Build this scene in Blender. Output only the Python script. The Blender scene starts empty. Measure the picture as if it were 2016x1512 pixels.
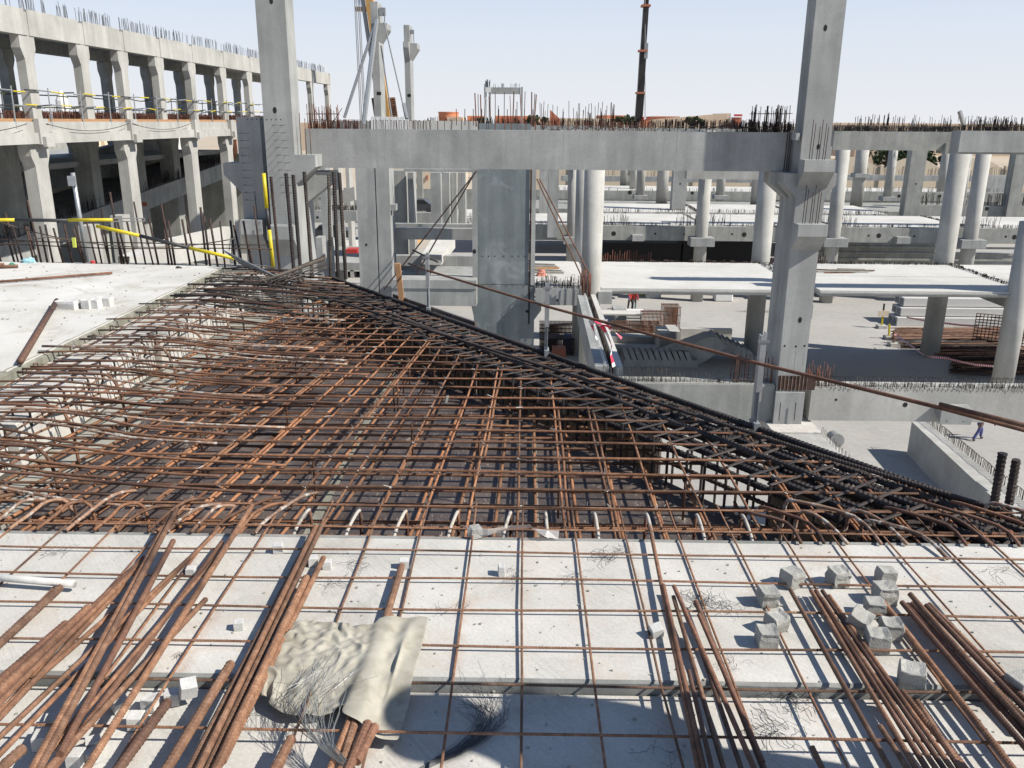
import bpy, bmesh, math, random
import numpy as np
from mathutils import Vector, Matrix, noise
random.seed(7)
R = random.Random(11)
sc = bpy.context.scene

# ---------------------------------------------------------------- camera
CF, PITCH, YAW, ROLL, CH = 1690.0, math.radians(17.0), math.radians(0.72), math.radians(0.45), 1.54
cam_data = bpy.data.cameras.new('camera')
cam_data.sensor_fit = 'HORIZONTAL'; cam_data.sensor_width = 36.0
cam_data.lens = CF / 2016.0 * 36.0
cam_data.clip_start = 0.05; cam_data.clip_end = 6000
cam = bpy.data.objects.new('camera', cam_data)
sc.collection.objects.link(cam)
_cp, _sp = math.cos(PITCH), math.sin(PITCH)
_r = Vector((1, 0, 0)); _u = Vector((0, _sp, _cp)); _f = Vector((0, _cp, -_sp))
_c, _s = math.cos(ROLL), math.sin(ROLL)
_yaw = Matrix.Rotation(YAW, 3, 'Z')
RR = _yaw @ (_c * _r + _s * _u); UU = _yaw @ (-_s * _r + _c * _u); FF = _yaw @ _f
cm = Matrix((RR, UU, -FF)).transposed().to_4x4(); cm.translation = (0, 0, CH)
cam.matrix_world = cm
sc.camera = cam

# ---------------------------------------------------------------- sky, sun, exposure
SUNV = Vector((1.0, -0.33, 0.97)).normalized()
w = bpy.data.worlds.new('World'); sc.world = w; w.use_nodes = True
wn = w.node_tree; wn.nodes.clear()
sky = wn.nodes.new('ShaderNodeTexSky'); sky.sky_type = 'NISHITA'; sky.sun_disc = False
sky.sun_elevation = math.asin(SUNV.z)
sky.sun_rotation = math.atan2(SUNV.x, SUNV.y)
sky.air_density = 1.0; sky.dust_density = 0.6; sky.ozone_density = 3.0; sky.altitude = 10
# dusty desert air: the same pale veil all round, thickest at the horizon
SKY_S = 0.10
tcw = wn.nodes.new('ShaderNodeTexCoord'); sepw = wn.nodes.new('ShaderNodeSeparateXYZ'); wn.links.new(tcw.outputs['Generated'], sepw.inputs[0])
veil = wn.nodes.new('ShaderNodeValToRGB'); wn.links.new(sepw.outputs[2], veil.inputs[0])
for k_, (p_, c_) in enumerate([(0.0, (0.80, 0.815, 0.855)), (0.10, (0.71, 0.76, 0.86)), (0.24, (0.48, 0.60, 0.82)), (0.50, (0.17, 0.27, 0.47)), (1.0, (0.07, 0.13, 0.27))]):
    e_ = veil.color_ramp.elements[k_] if k_ < 2 else veil.color_ramp.elements.new(p_)
    e_.position = p_; e_.color = c_ + (1,)
thick = wn.nodes.new('ShaderNodeValToRGB'); wn.links.new(sepw.outputs[2], thick.inputs[0])
thick.color_ramp.elements[0].position = 0.0; thick.color_ramp.elements[0].color = (0.95,) * 3 + (1,)
thick.color_ramp.elements[1].position = 1.0; thick.color_ramp.elements[1].color = (0.55,) * 3 + (1,)
e_ = thick.color_ramp.elements.new(0.22); e_.color = (0.80,) * 3 + (1,)
vs_ = wn.nodes.new('ShaderNodeVectorMath'); vs_.operation = 'SCALE'; vs_.inputs['Scale'].default_value = 0.715 / SKY_S
wn.links.new(veil.outputs[0], vs_.inputs[0])
mxw = wn.nodes.new('ShaderNodeMix'); mxw.data_type = 'RGBA'
wn.links.new(thick.outputs[0], mxw.inputs[0]); wn.links.new(sky.outputs[0], mxw.inputs[6]); wn.links.new(vs_.outputs[0], mxw.inputs[7])
bg = wn.nodes.new('ShaderNodeBackground'); bg.inputs[1].default_value = SKY_S
wo = wn.nodes.new('ShaderNodeOutputWorld')
wn.links.new(mxw.outputs[2], bg.inputs[0]); wn.links.new(bg.outputs[0], wo.inputs[0])
sl = bpy.data.lights.new('sun', 'SUN'); sl.energy = 5.0; sl.angle = math.radians(0.55); sl.color = (1.0, 0.94, 0.85)
so = bpy.data.objects.new('sun', sl); sc.collection.objects.link(so)
so.rotation_euler = SUNV.to_track_quat('Z', 'Y').to_euler(); so.location = (20, -6, 30)
sc.view_settings.view_transform = 'Standard'; sc.view_settings.look = 'None'
sc.view_settings.gamma = 1; sc.view_settings.use_curve_mapping = False
sc.view_settings.exposure = 0.55
sc.render.engine = 'CYCLES'
sc.cycles.max_bounces = 5; sc.cycles.diffuse_bounces = 3

# ---------------------------------------------------------------- helpers
def ray(px, py):
    return FF + RR * ((px - 1008) / CF) + UU * ((756 - py) / CF)
def P(px, py, X=None, Y=None, Z=None):
    """the point of the place seen at a pixel of the 2016x1512 photograph, on a plane X=, Y= or Z="""
    v = ray(px, py)
    t = (Z - CH) / v.z if Z is not None else (Y / v.y if Y is not None else X / v.x)
    return Vector((v.x * t, v.y * t, CH + v.z * t))

def tag(o, label=None, cat=None, group=None, kind=None):
    if label: o['label'] = label
    if cat: o['category'] = cat
    if group: o['group'] = group
    if kind: o['kind'] = kind
    return o
def thing(name, label, cat, loc=(0, 0, 0), group=None):
    o = bpy.data.objects.new(name, None); sc.collection.objects.link(o)
    o.location = loc; o.empty_display_size = 0.2
    return tag(o, label, cat, group)
def world_loc(o):
    l = Vector((0, 0, 0))
    while o is not None:
        l += Vector(o.location); o = o.parent
    return l

class MB:
    """collects geometry in world coordinates, links it as one mesh object"""
    def __init__(s): s.v = []; s.f = []; s.n = 0; s.m = []; s.uv = []
    def add(s, vs, fs, uvs=None, mi=0):
        vs = np.asarray(vs, dtype=float); k = s.n
        s.v.append(vs); s.uv.append(np.zeros((len(vs), 2)) if uvs is None else np.asarray(uvs))
        s.f.extend([tuple(i + k for i in f) for f in fs]); s.m.extend([mi] * len(fs)); s.n += len(vs)
        return s
    def box(s, x0, x1, y0, y1, z0, z1, b=0.0, mi=0):
        if b <= 0:
            vs = [(x, y, z) for x in (x0, x1) for y in (y0, y1) for z in (z0, z1)]
            return s.add(vs, [(0, 1, 3, 2), (4, 6, 7, 5), (0, 4, 5, 1), (2, 3, 7, 6), (0, 2, 6, 4), (1, 5, 7, 3)], mi=mi)
        bm = bmesh.new(); bmesh.ops.create_cube(bm, size=1)
        for q in bm.verts:
            q.co = Vector(((x0 + x1) / 2 + q.co.x * (x1 - x0), (y0 + y1) / 2 + q.co.y * (y1 - y0), (z0 + z1) / 2 + q.co.z * (z1 - z0)))
        bmesh.ops.bevel(bm, geom=list(bm.edges), offset=b, segments=1, affect='EDGES')
        bm.verts.ensure_lookup_table()
        s.add([q.co[:] for q in bm.verts], [[q.index for q in f.verts] for f in bm.faces], mi=mi); bm.free(); return s
    def obox(s, c, ax, ay, az, mi=0):
        """oriented box: centre and three half-axis vectors"""
        c, ax, ay, az = map(Vector, (c, ax, ay, az))
        vs = [c + i * ax + j * ay + k * az for i in (-1, 1) for j in (-1, 1) for k in (-1, 1)]
        return s.add([q[:] for q in vs], [(0, 1, 3, 2), (4, 6, 7, 5), (0, 4, 5, 1), (2, 3, 7, 6), (0, 2, 6, 4), (1, 5, 7, 3)], mi=mi)
    def prism(s, poly, axis, a0, a1, mi=0):
        """polygon extruded along axis. axis 'x': poly in (y,z); 'y': (x,z); 'z': (x,y)"""
        n = len(poly)
        mk = {'x': lambda p, a: (a, p[0], p[1]), 'y': lambda p, a: (p[0], a, p[1]), 'z': lambda p, a: (p[0], p[1], a)}[axis]
        vs = [mk(p, a0) for p in poly] + [mk(p, a1) for p in poly]
        fs = [tuple(range(n)), tuple(range(2 * n - 1, n - 1, -1))] + [(i, (i + 1) % n, n + (i + 1) % n, n + i) for i in range(n)]
        return s.add(vs, fs, mi=mi)
    def tube(s, pts, r, n=6, cap=True, rib=None, mi=0, closed=False):
        """tube along pts; rib=(pitch, height) gives real deformed-bar ribs"""
        p = np.array([tuple(q) for q in pts], dtype=float)
        seg = np.linalg.norm(np.diff(p, axis=0), axis=1); L = np.concatenate([[0], np.cumsum(seg)])
        if rib:
            m = max(3, int(L[-1] / (rib[0] / 3.0))); t = np.linspace(0, L[-1], m)
            p = np.stack([np.interp(t, L, p[:, i]) for i in range(3)], 1); L = t
        m = len(p)
        T = np.gradient(p, axis=0) if m > 2 else np.repeat((p[1] - p[0])[None], 2, 0)
        T /= np.linalg.norm(T, axis=1)[:, None] + 1e-12
        up = np.array([0, 0, 1.0]) if abs(T[0][2]) < 0.8 else np.array([0, 1.0, 0])
        N = np.zeros((m, 3)); N[0] = np.cross(T[0], up); N[0] /= np.linalg.norm(N[0])
        if rib or m == 2:
            q = up[None] * np.ones((m, 1)); N = np.cross(T, q); N /= np.linalg.norm(N, axis=1)[:, None] + 1e-12
        else:
            for i in range(1, m):
                q = N[i - 1] - T[i] * np.dot(N[i - 1], T[i]); l = np.linalg.norm(q)
                N[i] = q / l if l > 1e-6 else N[i - 1]
        B = np.cross(T, N)
        a = np.arange(n) / n * 2 * math.pi
        rr = np.full((m, n), 1.0) * (np.asarray(r).reshape(-1, 1) if np.ndim(r) else r)
        if rib:
            ph = (L[:, None] / rib[0] + 0.22 * np.cos(a)[None] * np.sign(np.sin(a) + 1e-3)[None]) % 1.0
            rr = rr + rib[1] * (ph < 0.40)
        vs = p[:, None] + N[:, None] * (np.cos(a)[None, :, None] * rr[..., None]) + B[:, None] * (np.sin(a)[None, :, None] * rr[..., None])
        uv = np.stack([np.broadcast_to(a[None] / 6.283, (m, n)), np.broadcast_to(L[:, None], (m, n))], -1)
        fs = []
        for i in range(m - 1):
            k = i * n
            for j in range(n):
                j2 = (j + 1) % n
                fs.append((k + j, k + j2, k + n + j2, k + n + j))
        if cap: fs.append(tuple(range(n - 1, -1, -1))); fs.append(tuple(range((m - 1) * n, m * n)))
        return s.add(vs.reshape(-1, 3), fs, uv.reshape(-1, 2), mi=mi)
    def build(s, name, mats, parent=None, smooth=False, kind=None, label=None, cat=None, group=None):
        org = world_loc(parent) if parent is not None else Vector((0, 0, 0))
        v = np.concatenate(s.v) - np.array(org)[None]; uv = np.concatenate(s.uv)
        me = bpy.data.meshes.new(name); me.from_pydata(v.tolist(), [], s.f)
        if not isinstance(mats, (list, tuple)): mats = [mats]
        for m in mats: me.materials.append(m)
        if len(mats) > 1: me.polygons.foreach_set('material_index', s.m)
        if np.any(uv):
            ul = me.uv_layers.new(name='UVMap'); idx = np.empty(len(me.loops), dtype=np.int32)
            me.loops.foreach_get('vertex_index', idx); ul.data.foreach_set('uv', uv[idx].astype(np.float32).ravel())
        if smooth: me.polygons.foreach_set('use_smooth', [True] * len(me.polygons))
        if len(s.f) < 420:
            bm_ = bmesh.new(); bm_.from_mesh(me); bmesh.ops.recalc_face_normals(bm_, faces=bm_.faces); bm_.to_mesh(me); bm_.free()
        me.update()
        o = bpy.data.objects.new(name, me); sc.collection.objects.link(o)
        if parent is not None: o.parent = parent
        return tag(o, label, cat, group, kind)
def inst(src, loc, parent=None, rot=None, scale=None, label=None):
    o = src.copy(); sc.collection.objects.link(o); o.location = loc
    if parent is not None: o.parent = parent
    if rot is not None: o.rotation_euler = rot
    if scale is not None: o.scale = scale
    if label: o['label'] = label
    return o

# ---------------------------------------------------------------- materials
def mat(name, build):
    m = bpy.data.materials.new(name); m.use_nodes = True; nt = m.node_tree
    b = nt.nodes['Principled BSDF']; build(nt, b); return m
def N(nt, t, **k):
    n = nt.nodes.new(t)
    for a, v in k.items():
        if a.startswith('i_'):
            key = a[2:]; key = int(key) if key.isdigit() else key
            n.inputs[key].default_value = v
        else: setattr(n, a, v)
    return n
def ramp(nt, stops, src, interp='LINEAR'):
    r = nt.nodes.new('ShaderNodeValToRGB'); r.color_ramp.interpolation = interp
    e = r.color_ramp.elements
    while len(e) < len(stops): e.new(0.5)
    for i, (p, c) in enumerate(stops):
        e[i].position = p; e[i].color = tuple(c) + (1,) if len(c) == 3 else c
    nt.links.new(src, r.inputs[0]); return r
def mix(nt, a, b, fac, mode='MIX'):
    n = nt.nodes.new('ShaderNodeMix'); n.data_type = 'RGBA'; n.blend_type = mode
    for s, v in ((6, a), (7, b), (0, fac)):
        if hasattr(v, 'is_linked') or hasattr(v, 'links'): nt.links.new(v, n.inputs[s])
        elif s == 0: n.inputs[0].default_value = v
        else: n.inputs[s].default_value = tuple(v) + (1,)
    return n.outputs[2]
def noise_tex(nt, scale, detail=5, rough=0.6, vec=None, dist=0.0):
    n = N(nt, 'ShaderNodeTexNoise'); n.inputs['Scale'].default_value = scale
    n.inputs['Detail'].default_value = detail; n.inputs['Roughness'].default_value = rough; n.inputs['Distortion'].default_value = dist
    if vec is not None: nt.links.new(vec, n.inputs['Vector'])
    return n
def mapped(nt, sc3):
    g = N(nt, 'ShaderNodeNewGeometry'); mp = N(nt, 'ShaderNodeMapping')
    mp.inputs['Scale'].default_value = sc3; nt.links.new(g.outputs['Position'], mp.inputs['Vector']); return mp.outputs[0]
def bump(nt, b, src, strength, dist):
    n = N(nt, 'ShaderNodeBump'); n.inputs['Strength'].default_value = strength; n.inputs['Distance'].default_value = dist
    nt.links.new(src, n.inputs['Height']); nt.links.new(n.outputs[0], b.inputs['Normal']); return n

def concrete(name, lo, hi, s=0.8, streak=0.25, fine=40, bstr=0.35, bdist=0.002, warm=None, rough=0.85, scratch=False, pits=0.3):
    lo = tuple(x * 0.76 for x in lo); hi = tuple(x * 0.76 for x in hi); warm = tuple(x * 0.76 for x in warm) if warm else None
    def f(nt, b):
        pos = mapped(nt, (s, s, s)); n1 = noise_tex(nt, 1.0, 7, 0.62, pos, 0.4)
        c = ramp(nt, [(0.30, lo), (0.70, hi)], n1.outputs[0]).outputs[0]
        n2 = noise_tex(nt, 1.0, 4, 0.6, mapped(nt, (s * 3.2, s * 3.2, s * 0.25)), 0.3)      # vertical run marks
        d = ramp(nt, [(0.42, (1 - streak,) * 3), (0.60, (1, 1, 1))], n2.outputs[0]).outputs[0]
        c = mix(nt, c, d, 1.0, 'MULTIPLY')
        n3 = noise_tex(nt, fine, 3, 0.7, mapped(nt, (1, 1, 1)))
        d3 = ramp(nt, [(0.25, (0.86,) * 3), (0.75, (1.08,) * 3)], n3.outputs[0]).outputs[0]
        c = mix(nt, c, d3, 1.0, 'MULTIPLY')
        vo = N(nt, 'ShaderNodeTexVoronoi'); vo.inputs['Scale'].default_value = fine * 0.3
        nt.links.new(mapped(nt, (1, 1, 1)), vo.inputs['Vector'])
        dp = ramp(nt, [(0.02, (1 - pits,) * 3), (0.09, (1, 1, 1))], vo.outputs['Distance']).outputs[0]
        c = mix(nt, c, dp, 1.0, 'MULTIPLY')
        if warm:
            n4 = noise_tex(nt, 1.0, 6, 0.65, mapped(nt, (s * 1.7,) * 3), 0.8)
            m4 = ramp(nt, [(0.54, (0, 0, 0)), (0.74, (1, 1, 1))], n4.outputs[0]).outputs[0]
            c = mix(nt, c, warm, m4)
        h = n3.outputs[0]
        if scratch:
            g = N(nt, 'ShaderNodeNewGeometry'); m0 = N(nt, 'ShaderNodeMapping'); m0.inputs['Rotation'].default_value = (0, 0, math.radians(52))
            mp = N(nt, 'ShaderNodeMapping'); mp.inputs['Scale'].default_value = (5.0, 110, 5)
            nt.links.new(g.outputs['Position'], m0.inputs['Vector']); nt.links.new(m0.outputs[0], mp.inputs['Vector']); n5 = noise_tex(nt, 1.0, 4, 0.7, mp.outputs[0])
            d5 = ramp(nt, [(0.36, (0.80,) * 3), (0.54, (1.0,) * 3)], n5.outputs[0]).outputs[0]
            n8 = noise_tex(nt, 1.0, 3, 0.6, mapped(nt, (2.2, 2.2, 2.2)), .5); f8 = ramp(nt, [(0.42, (0.10,) * 3), (0.66, (0.85,) * 3)], n8.outputs[0]).outputs[0]
            c = mix(nt, c, d5, f8, 'MULTIPLY')
            mm = N(nt, 'ShaderNodeMath', operation='MULTIPLY_ADD'); mm.inputs[1].default_value = 0.9
            nt.links.new(n5.outputs[0], mm.inputs[0]); nt.links.new(n3.outputs[0], mm.inputs[2]); h = mm.outputs[0]
            # rust stains bled from the mesh bars lying on the slab
            gx = N(nt, 'ShaderNodeNewGeometry'); sx = N(nt, 'ShaderNodeSeparateXYZ'); nt.links.new(gx.outputs['Position'], sx.inputs[0])
            ax = N(nt, 'ShaderNodeMath', operation='ADD'); ax.inputs[1].default_value = 20.088; nt.links.new(sx.outputs[0], ax.inputs[0])
            mx = N(nt, 'ShaderNodeMath', operation='PINGPONG'); mx.inputs[1].default_value = 0.1; nt.links.new(ax.outputs[0], mx.inputs[0])
            rx = ramp(nt, [(0.068, (0, 0, 0)), (0.0985, (1, 1, 1))], mx.outputs[0])
            n9 = noise_tex(nt, 1.0, 5, 0.7, mapped(nt, (6, 6, 6)), .6); f9 = ramp(nt, [(0.44, (0, 0, 0)), (0.72, (0.55,) * 3)], n9.outputs[0]).outputs[0]
            ml = N(nt, 'ShaderNodeMath', operation='MULTIPLY'); nt.links.new(rx.outputs[0], ml.inputs[0]); nt.links.new(f9, ml.inputs[1])
            c = mix(nt, c, (0.33, 0.21, 0.15), ml.outputs[0])
            n10 = noise_tex(nt, 1.0, 6, 0.75, mapped(nt, (1.3, 1.3, 1.3)), 1.2); f10 = ramp(nt, [(0.52, (1, 1, 1)), (0.68, (0.80, 0.79, 0.77))], n10.outputs[0]).outputs[0]
            c = mix(nt, c, f10, 1.0, 'MULTIPLY')
        nt.links.new(c, b.inputs['Base Color']); b.inputs['Roughness'].default_value = rough
        b.inputs['Specular IOR Level'].default_value = 0.25
        bump(nt, b, h, bstr, bdist)
    return mat(name, f)
M = {}
M['slab'] = concrete('precast_plank_top', (0.56, 0.545, 0.50), (0.74, 0.725, 0.68), s=1.6, streak=0.06, fine=90, bstr=0.5, warm=(0.58, 0.50, 0.42), scratch=True)
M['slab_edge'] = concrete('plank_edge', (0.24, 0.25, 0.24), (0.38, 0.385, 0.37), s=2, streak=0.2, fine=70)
M['deck'] = concrete('cast_deck', (0.62, 0.61, 0.56), (0.80, 0.785, 0.74), s=1.1, streak=0.05, fine=60, bstr=0.5, warm=(0.44, 0.41, 0.34))
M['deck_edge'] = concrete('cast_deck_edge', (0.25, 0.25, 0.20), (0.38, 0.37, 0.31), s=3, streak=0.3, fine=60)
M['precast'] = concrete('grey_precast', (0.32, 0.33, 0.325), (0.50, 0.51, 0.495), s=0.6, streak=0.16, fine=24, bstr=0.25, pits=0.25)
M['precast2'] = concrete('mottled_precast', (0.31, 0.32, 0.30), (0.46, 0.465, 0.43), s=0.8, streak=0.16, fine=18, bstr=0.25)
M['precast_warm'] = concrete('warm_precast', (0.43, 0.425, 0.395), (0.60, 0.595, 0.56), s=0.5, streak=0.12, fine=16, bstr=0.2)
M['steel_panel'] = concrete('blue_grey_panel', (0.17, 0.205, 0.22), (0.28, 0.315, 0.325), s=0.45, streak=0.2, fine=14, bstr=0.15, rough=0.55, pits=0.1, warm=(0.36, 0.40, 0.41))
M['white_slab'] = concrete('white_slab_top', (0.58, 0.57, 0.53), (0.74, 0.73, 0.69), s=0.25, streak=0.05, fine=8, bstr=0.1, pits=0.1)
M['site'] = concrete('site_floor', (0.40, 0.39, 0.365), (0.52, 0.505, 0.48), s=0.09, streak=0.05, fine=3, bstr=0.05, warm=(0.46, 0.43, 0.38), pits=0.05)
M['rough_block'] = concrete('rough_block', (0.36, 0.36, 0.33), (0.58, 0.57, 0.53), s=18, streak=0.1, fine=180, bstr=1.0, bdist=0.004, pits=0.45)
M['cover_block'] = concrete('cover_block', (0.58, 0.58, 0.56), (0.74, 0.735, 0.71), s=12, streak=0.05, fine=150, bstr=0.4)
M['ledge'] = concrete('ledge', (0.34, 0.33, 0.29), (0.5, 0.49, 0.44), s=2, streak=0.1, fine=50)

def rust(name, a, b_, c_, dark=0.5, ribs=True, pitch=0.012, splash=0.0):
    a, b_, c_ = (tuple(x * 0.80 for x in q) for q in (a, b_, c_))
    def f(nt, b):
        oi = N(nt, 'ShaderNodeObjectInfo')
        n1 = noise_tex(nt, 1.0, 6, 0.75, mapped(nt, (34, 34, 34)), 0.6)
        c = ramp(nt, [(0.28, a), (0.52, b_), (0.75, c_)], n1.outputs[0]).outputs[0]
        v = ramp(nt, [(0.0, (0.62, 0.64, 0.66)), (0.35, (0.92, 0.92, 0.92)), (0.7, (1.12, 1.02, 0.94)), (1.0, (1.30, 1.22, 1.12))], oi.outputs['Random']).outputs[0]
        c = mix(nt, c, v, 1.0, 'MULTIPLY')
        n6 = noise_tex(nt, 1.0, 3, 0.6, mapped(nt, (2.4, 2.4, 2.4)))
        g6 = ramp(nt, [(0.5, (0, 0, 0)), (0.68, (1, 1, 1))], n6.outputs[0]).outputs[0]
        c = mix(nt, c, tuple(x * 0.55 for x in a), g6)
        h = n1.outputs[0]
        if ribs:
            uv = N(nt, 'ShaderNodeUVMap'); sp = N(nt, 'ShaderNodeSeparateXYZ'); nt.links.new(uv.outputs[0], sp.inputs[0])
            m1 = N(nt, 'ShaderNodeMath', operation='MULTIPLY'); m1.inputs[1].default_value = 6.2832 / pitch; nt.links.new(sp.outputs[1], m1.inputs[0])
            m2 = N(nt, 'ShaderNodeMath', operation='MULTIPLY_ADD'); m2.inputs[1].default_value = 6.2832 * 1.0
            nt.links.new(sp.outputs[0], m2.inputs[0]); nt.links.new(m1.outputs[0], m2.inputs[2])
            m3 = N(nt, 'ShaderNodeMath', operation='SINE'); nt.links.new(m2.outputs[0], m3.inputs[0])
            r3 = ramp(nt, [(0.35, (0, 0, 0)), (0.6, (1, 1, 1))], m3.outputs[0]); h = r3.outputs[0]
        if splash:
            n7 = noise_tex(nt, 1.0, 4, 0.6, mapped(nt, (26, 26, 26)))
            g7 = ramp(nt, [(0.62 - splash, (0, 0, 0)), (0.70 - splash, (1, 1, 1))], n7.outputs[0]).outputs[0]
            c = mix(nt, c, (0.40, 0.375, 0.335), g7)
        nt.links.new(c, b.inputs['Base Color']); b.inputs['Roughness'].default_value = 0.72
        b.inputs['Specular IOR Level'].default_value = 0.3
        bump(nt, b, h, 0.6, 0.0015)
    return mat(name, f)
M['rust'] = rust('rusty_rebar', (0.11, 0.055, 0.034), (0.225, 0.118, 0.070), (0.36, 0.215, 0.135), pitch=0.011)
M['rust_orange'] = rust('orange_rebar', (0.17, 0.080, 0.045), (0.34, 0.170, 0.092), (0.48, 0.285, 0.17), pitch=0.011)
M['rust_near'] = rust('rusty_rebar_near', (0.12, 0.066, 0.043), (0.25, 0.140, 0.088), (0.41, 0.265, 0.18), ribs=False)
M['rust_dark'] = rust('dark_rebar', (0.028, 0.024, 0.024), (0.055, 0.047, 0.046), (0.105, 0.090, 0.085), pitch=0.014)
M['rust_brown'] = rust('brown_rebar', (0.11, 0.060, 0.043), (0.20, 0.108, 0.073), (0.30, 0.175, 0.12), pitch=0.012)
M['rust_splash'] = rust('splashed_rebar', (0.20, 0.12, 0.085), (0.32, 0.205, 0.145), (0.44, 0.33, 0.25), pitch=0.012, splash=0.10)
M['rust_white'] = rust('cement_covered_rebar', (0.30, 0.25, 0.20), (0.46, 0.42, 0.36), (0.58, 0.55, 0.50), pitch=0.014, splash=0.2)
M['starter'] = rust('starter_rebar', (0.026, 0.018, 0.016), (0.055, 0.035, 0.030), (0.10, 0.068, 0.055), ribs=False)
M['starter_red'] = rust('starter_rebar_red', (0.10, 0.045, 0.03), (0.19, 0.08, 0.055), (0.28, 0.14, 0.10), ribs=False)
M['stirrup_grey'] = rust('grey_stirrup', (0.06, 0.052, 0.045), (0.12, 0.105, 0.09), (0.22, 0.20, 0.175), ribs=False)

def plain(name, col, rough=0.6, metal=0.0, var=0.12, s=6, bs=0.0, spec=0.4):
    col = tuple(x * 0.80 for x in col)
    def f(nt, b):
        n1 = noise_tex(nt, s, 5, 0.6, mapped(nt, (1, 1, 1)))
        c = ramp(nt, [(0.3, tuple(x * (1 - var) for x in col)), (0.7, tuple(min(1, x * (1 + var)) for x in col))], n1.outputs[0]).outputs[0]
        nt.links.new(c, b.inputs['Base Color']); b.inputs['Roughness'].default_value = rough
        b.inputs['Metallic'].default_value = metal; b.inputs['Specular IOR Level'].default_value = spec
        if bs: bump(nt, b, n1.outputs[0], bs, 0.01)
    return mat(name, f)
M['yellow'] = plain('yellow_paint', (0.62, 0.50, 0.02), 0.45, s=20)
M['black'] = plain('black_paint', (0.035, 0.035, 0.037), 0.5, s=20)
M['galv'] = plain('galvanised_steel', (0.42, 0.44, 0.45), 0.42, 0.5, 0.15, s=14)
M['alu'] = plain('dull_steel', (0.30, 0.31, 0.32), 0.5, 0.4, 0.2, s=10)
M['dark_hole'] = plain('hole_shade_joint_dark', (0.02, 0.02, 0.02), 0.9)  # near-black: shade inside holes put into colour, and the dark panel joint
M['wire'] = plain('tie_wire', (0.10, 0.105, 0.11), 0.45, 0.6, 0.3, s=30)
M['wire_grey'] = plain('bright_tie_wire', (0.26, 0.27, 0.27), 0.45, 0.3, 0.3, s=30)
M['wood'] = plain('timber', (0.42, 0.24, 0.12), 0.8, var=0.25, s=9)
M['orange'] = plain('orange_render', (0.60, 0.235, 0.12), 0.85, var=0.06, s=0.2)
M['orange_dark'] = plain('dark_orange_render', (0.42, 0.15, 0.09), 0.85, var=0.06, s=0.2)
M['tan'] = plain('tan_render', (0.60, 0.48, 0.36), 0.9, var=0.05, s=0.2)
M['cream'] = plain('cream_render', (0.68, 0.58, 0.44), 0.9, var=0.05, s=0.2)
M['white'] = plain('white_paint', (0.74, 0.74, 0.72), 0.6, var=0.05)
M['pink'] = plain('pink_print', (0.62, 0.25, 0.19), 0.8, var=0.05)
M['red'] = plain('red_plastic', (0.50, 0.045, 0.04), 0.5)
M['blue_dark'] = plain('blue_overalls', (0.09, 0.10, 0.26), 0.8, s=8, var=0.25)
M['blue_helmet'] = plain('blue_helmet', (0.03, 0.045, 0.40), 0.4)
M['skin'] = plain('skin', (0.20, 0.115, 0.075), 0.6)
M['redvest'] = plain('red_vest', (0.55, 0.07, 0.055), 0.8)
M['trousers'] = plain('dark_trousers', (0.055, 0.045, 0.045), 0.85)
M['teal'] = plain('teal_trousers', (0.20, 0.30, 0.29), 0.85)
M['hivis'] = plain('yellow_vest', (0.55, 0.62, 0.10), 0.7)
M['cyan'] = plain('cyan_plastic', (0.35, 0.60, 0.68), 0.4)
M['green'] = plain('green_plastic', (0.08, 0.32, 0.20), 0.4)
M['crane_yellow'] = plain('crane_yellow', (0.62, 0.37, 0.13), 0.5, var=0.2, s=1.5)
M['leaf'] = plain('foliage', (0.055, 0.085, 0.035), 0.8, var=0.5, s=3)
M['bark'] = plain('bark', (0.12, 0.09, 0.06), 0.9)
M['sand'] = plain('sand', (0.50, 0.42, 0.32), 0.95, var=0.1, s=0.02)
M['asphalt'] = plain('car_paint_dark', (0.05, 0.055, 0.06), 0.35)
M['glass'] = plain('dark_glass', (0.02, 0.025, 0.03), 0.1)
M['blue_tarp'] = plain('blue_tarp', (0.05, 0.10, 0.26), 0.7)

def _tape(nt, b):
    g = N(nt, 'ShaderNodeUVMap'); sp = N(nt, 'ShaderNodeSeparateXYZ'); nt.links.new(g.outputs[0], sp.inputs[0])
    m = N(nt, 'ShaderNodeMath', operation='PINGPONG'); m.inputs[1].default_value = 0.5; nt.links.new(sp.outputs[1], m.inputs[0])
    c = ramp(nt, [(0.0, (0.72, 0.70, 0.68)), (0.25, (0.62, 0.03, 0.08))], m.outputs[0], 'CONSTANT').outputs[0]
    nt.links.new(c, b.inputs['Base Color']); b.inputs['Roughness'].default_value = 0.45
M['tape'] = mat('red_white_tape', _tape)
def _ply(nt, b):
    n1 = noise_tex(nt, 1.0, 6, 0.7, mapped(nt, (5, 5, 5)), 0.8)
    c = ramp(nt, [(0.3, (0.040, 0.031, 0.028)), (0.55, (0.085, 0.068, 0.060)), (0.8, (0.17, 0.148, 0.132))], n1.outputs[0]).outputs[0]
    n2 = noise_tex(nt, 1.0, 3, 0.8, mapped(nt, (55, 12, 30)), 1.5)
    m2 = ramp(nt, [(0.63, (0, 0, 0)), (0.66, (1, 1, 1))], n2.outputs[0]).outputs[0]
    c = mix(nt, c, (0.34, 0.30, 0.26), m2)
    nt.links.new(c, b.inputs['Base Color']); b.inputs['Roughness'].default_value = 0.45
M['ply'] = mat('film_faced_plywood', _ply)
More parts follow.
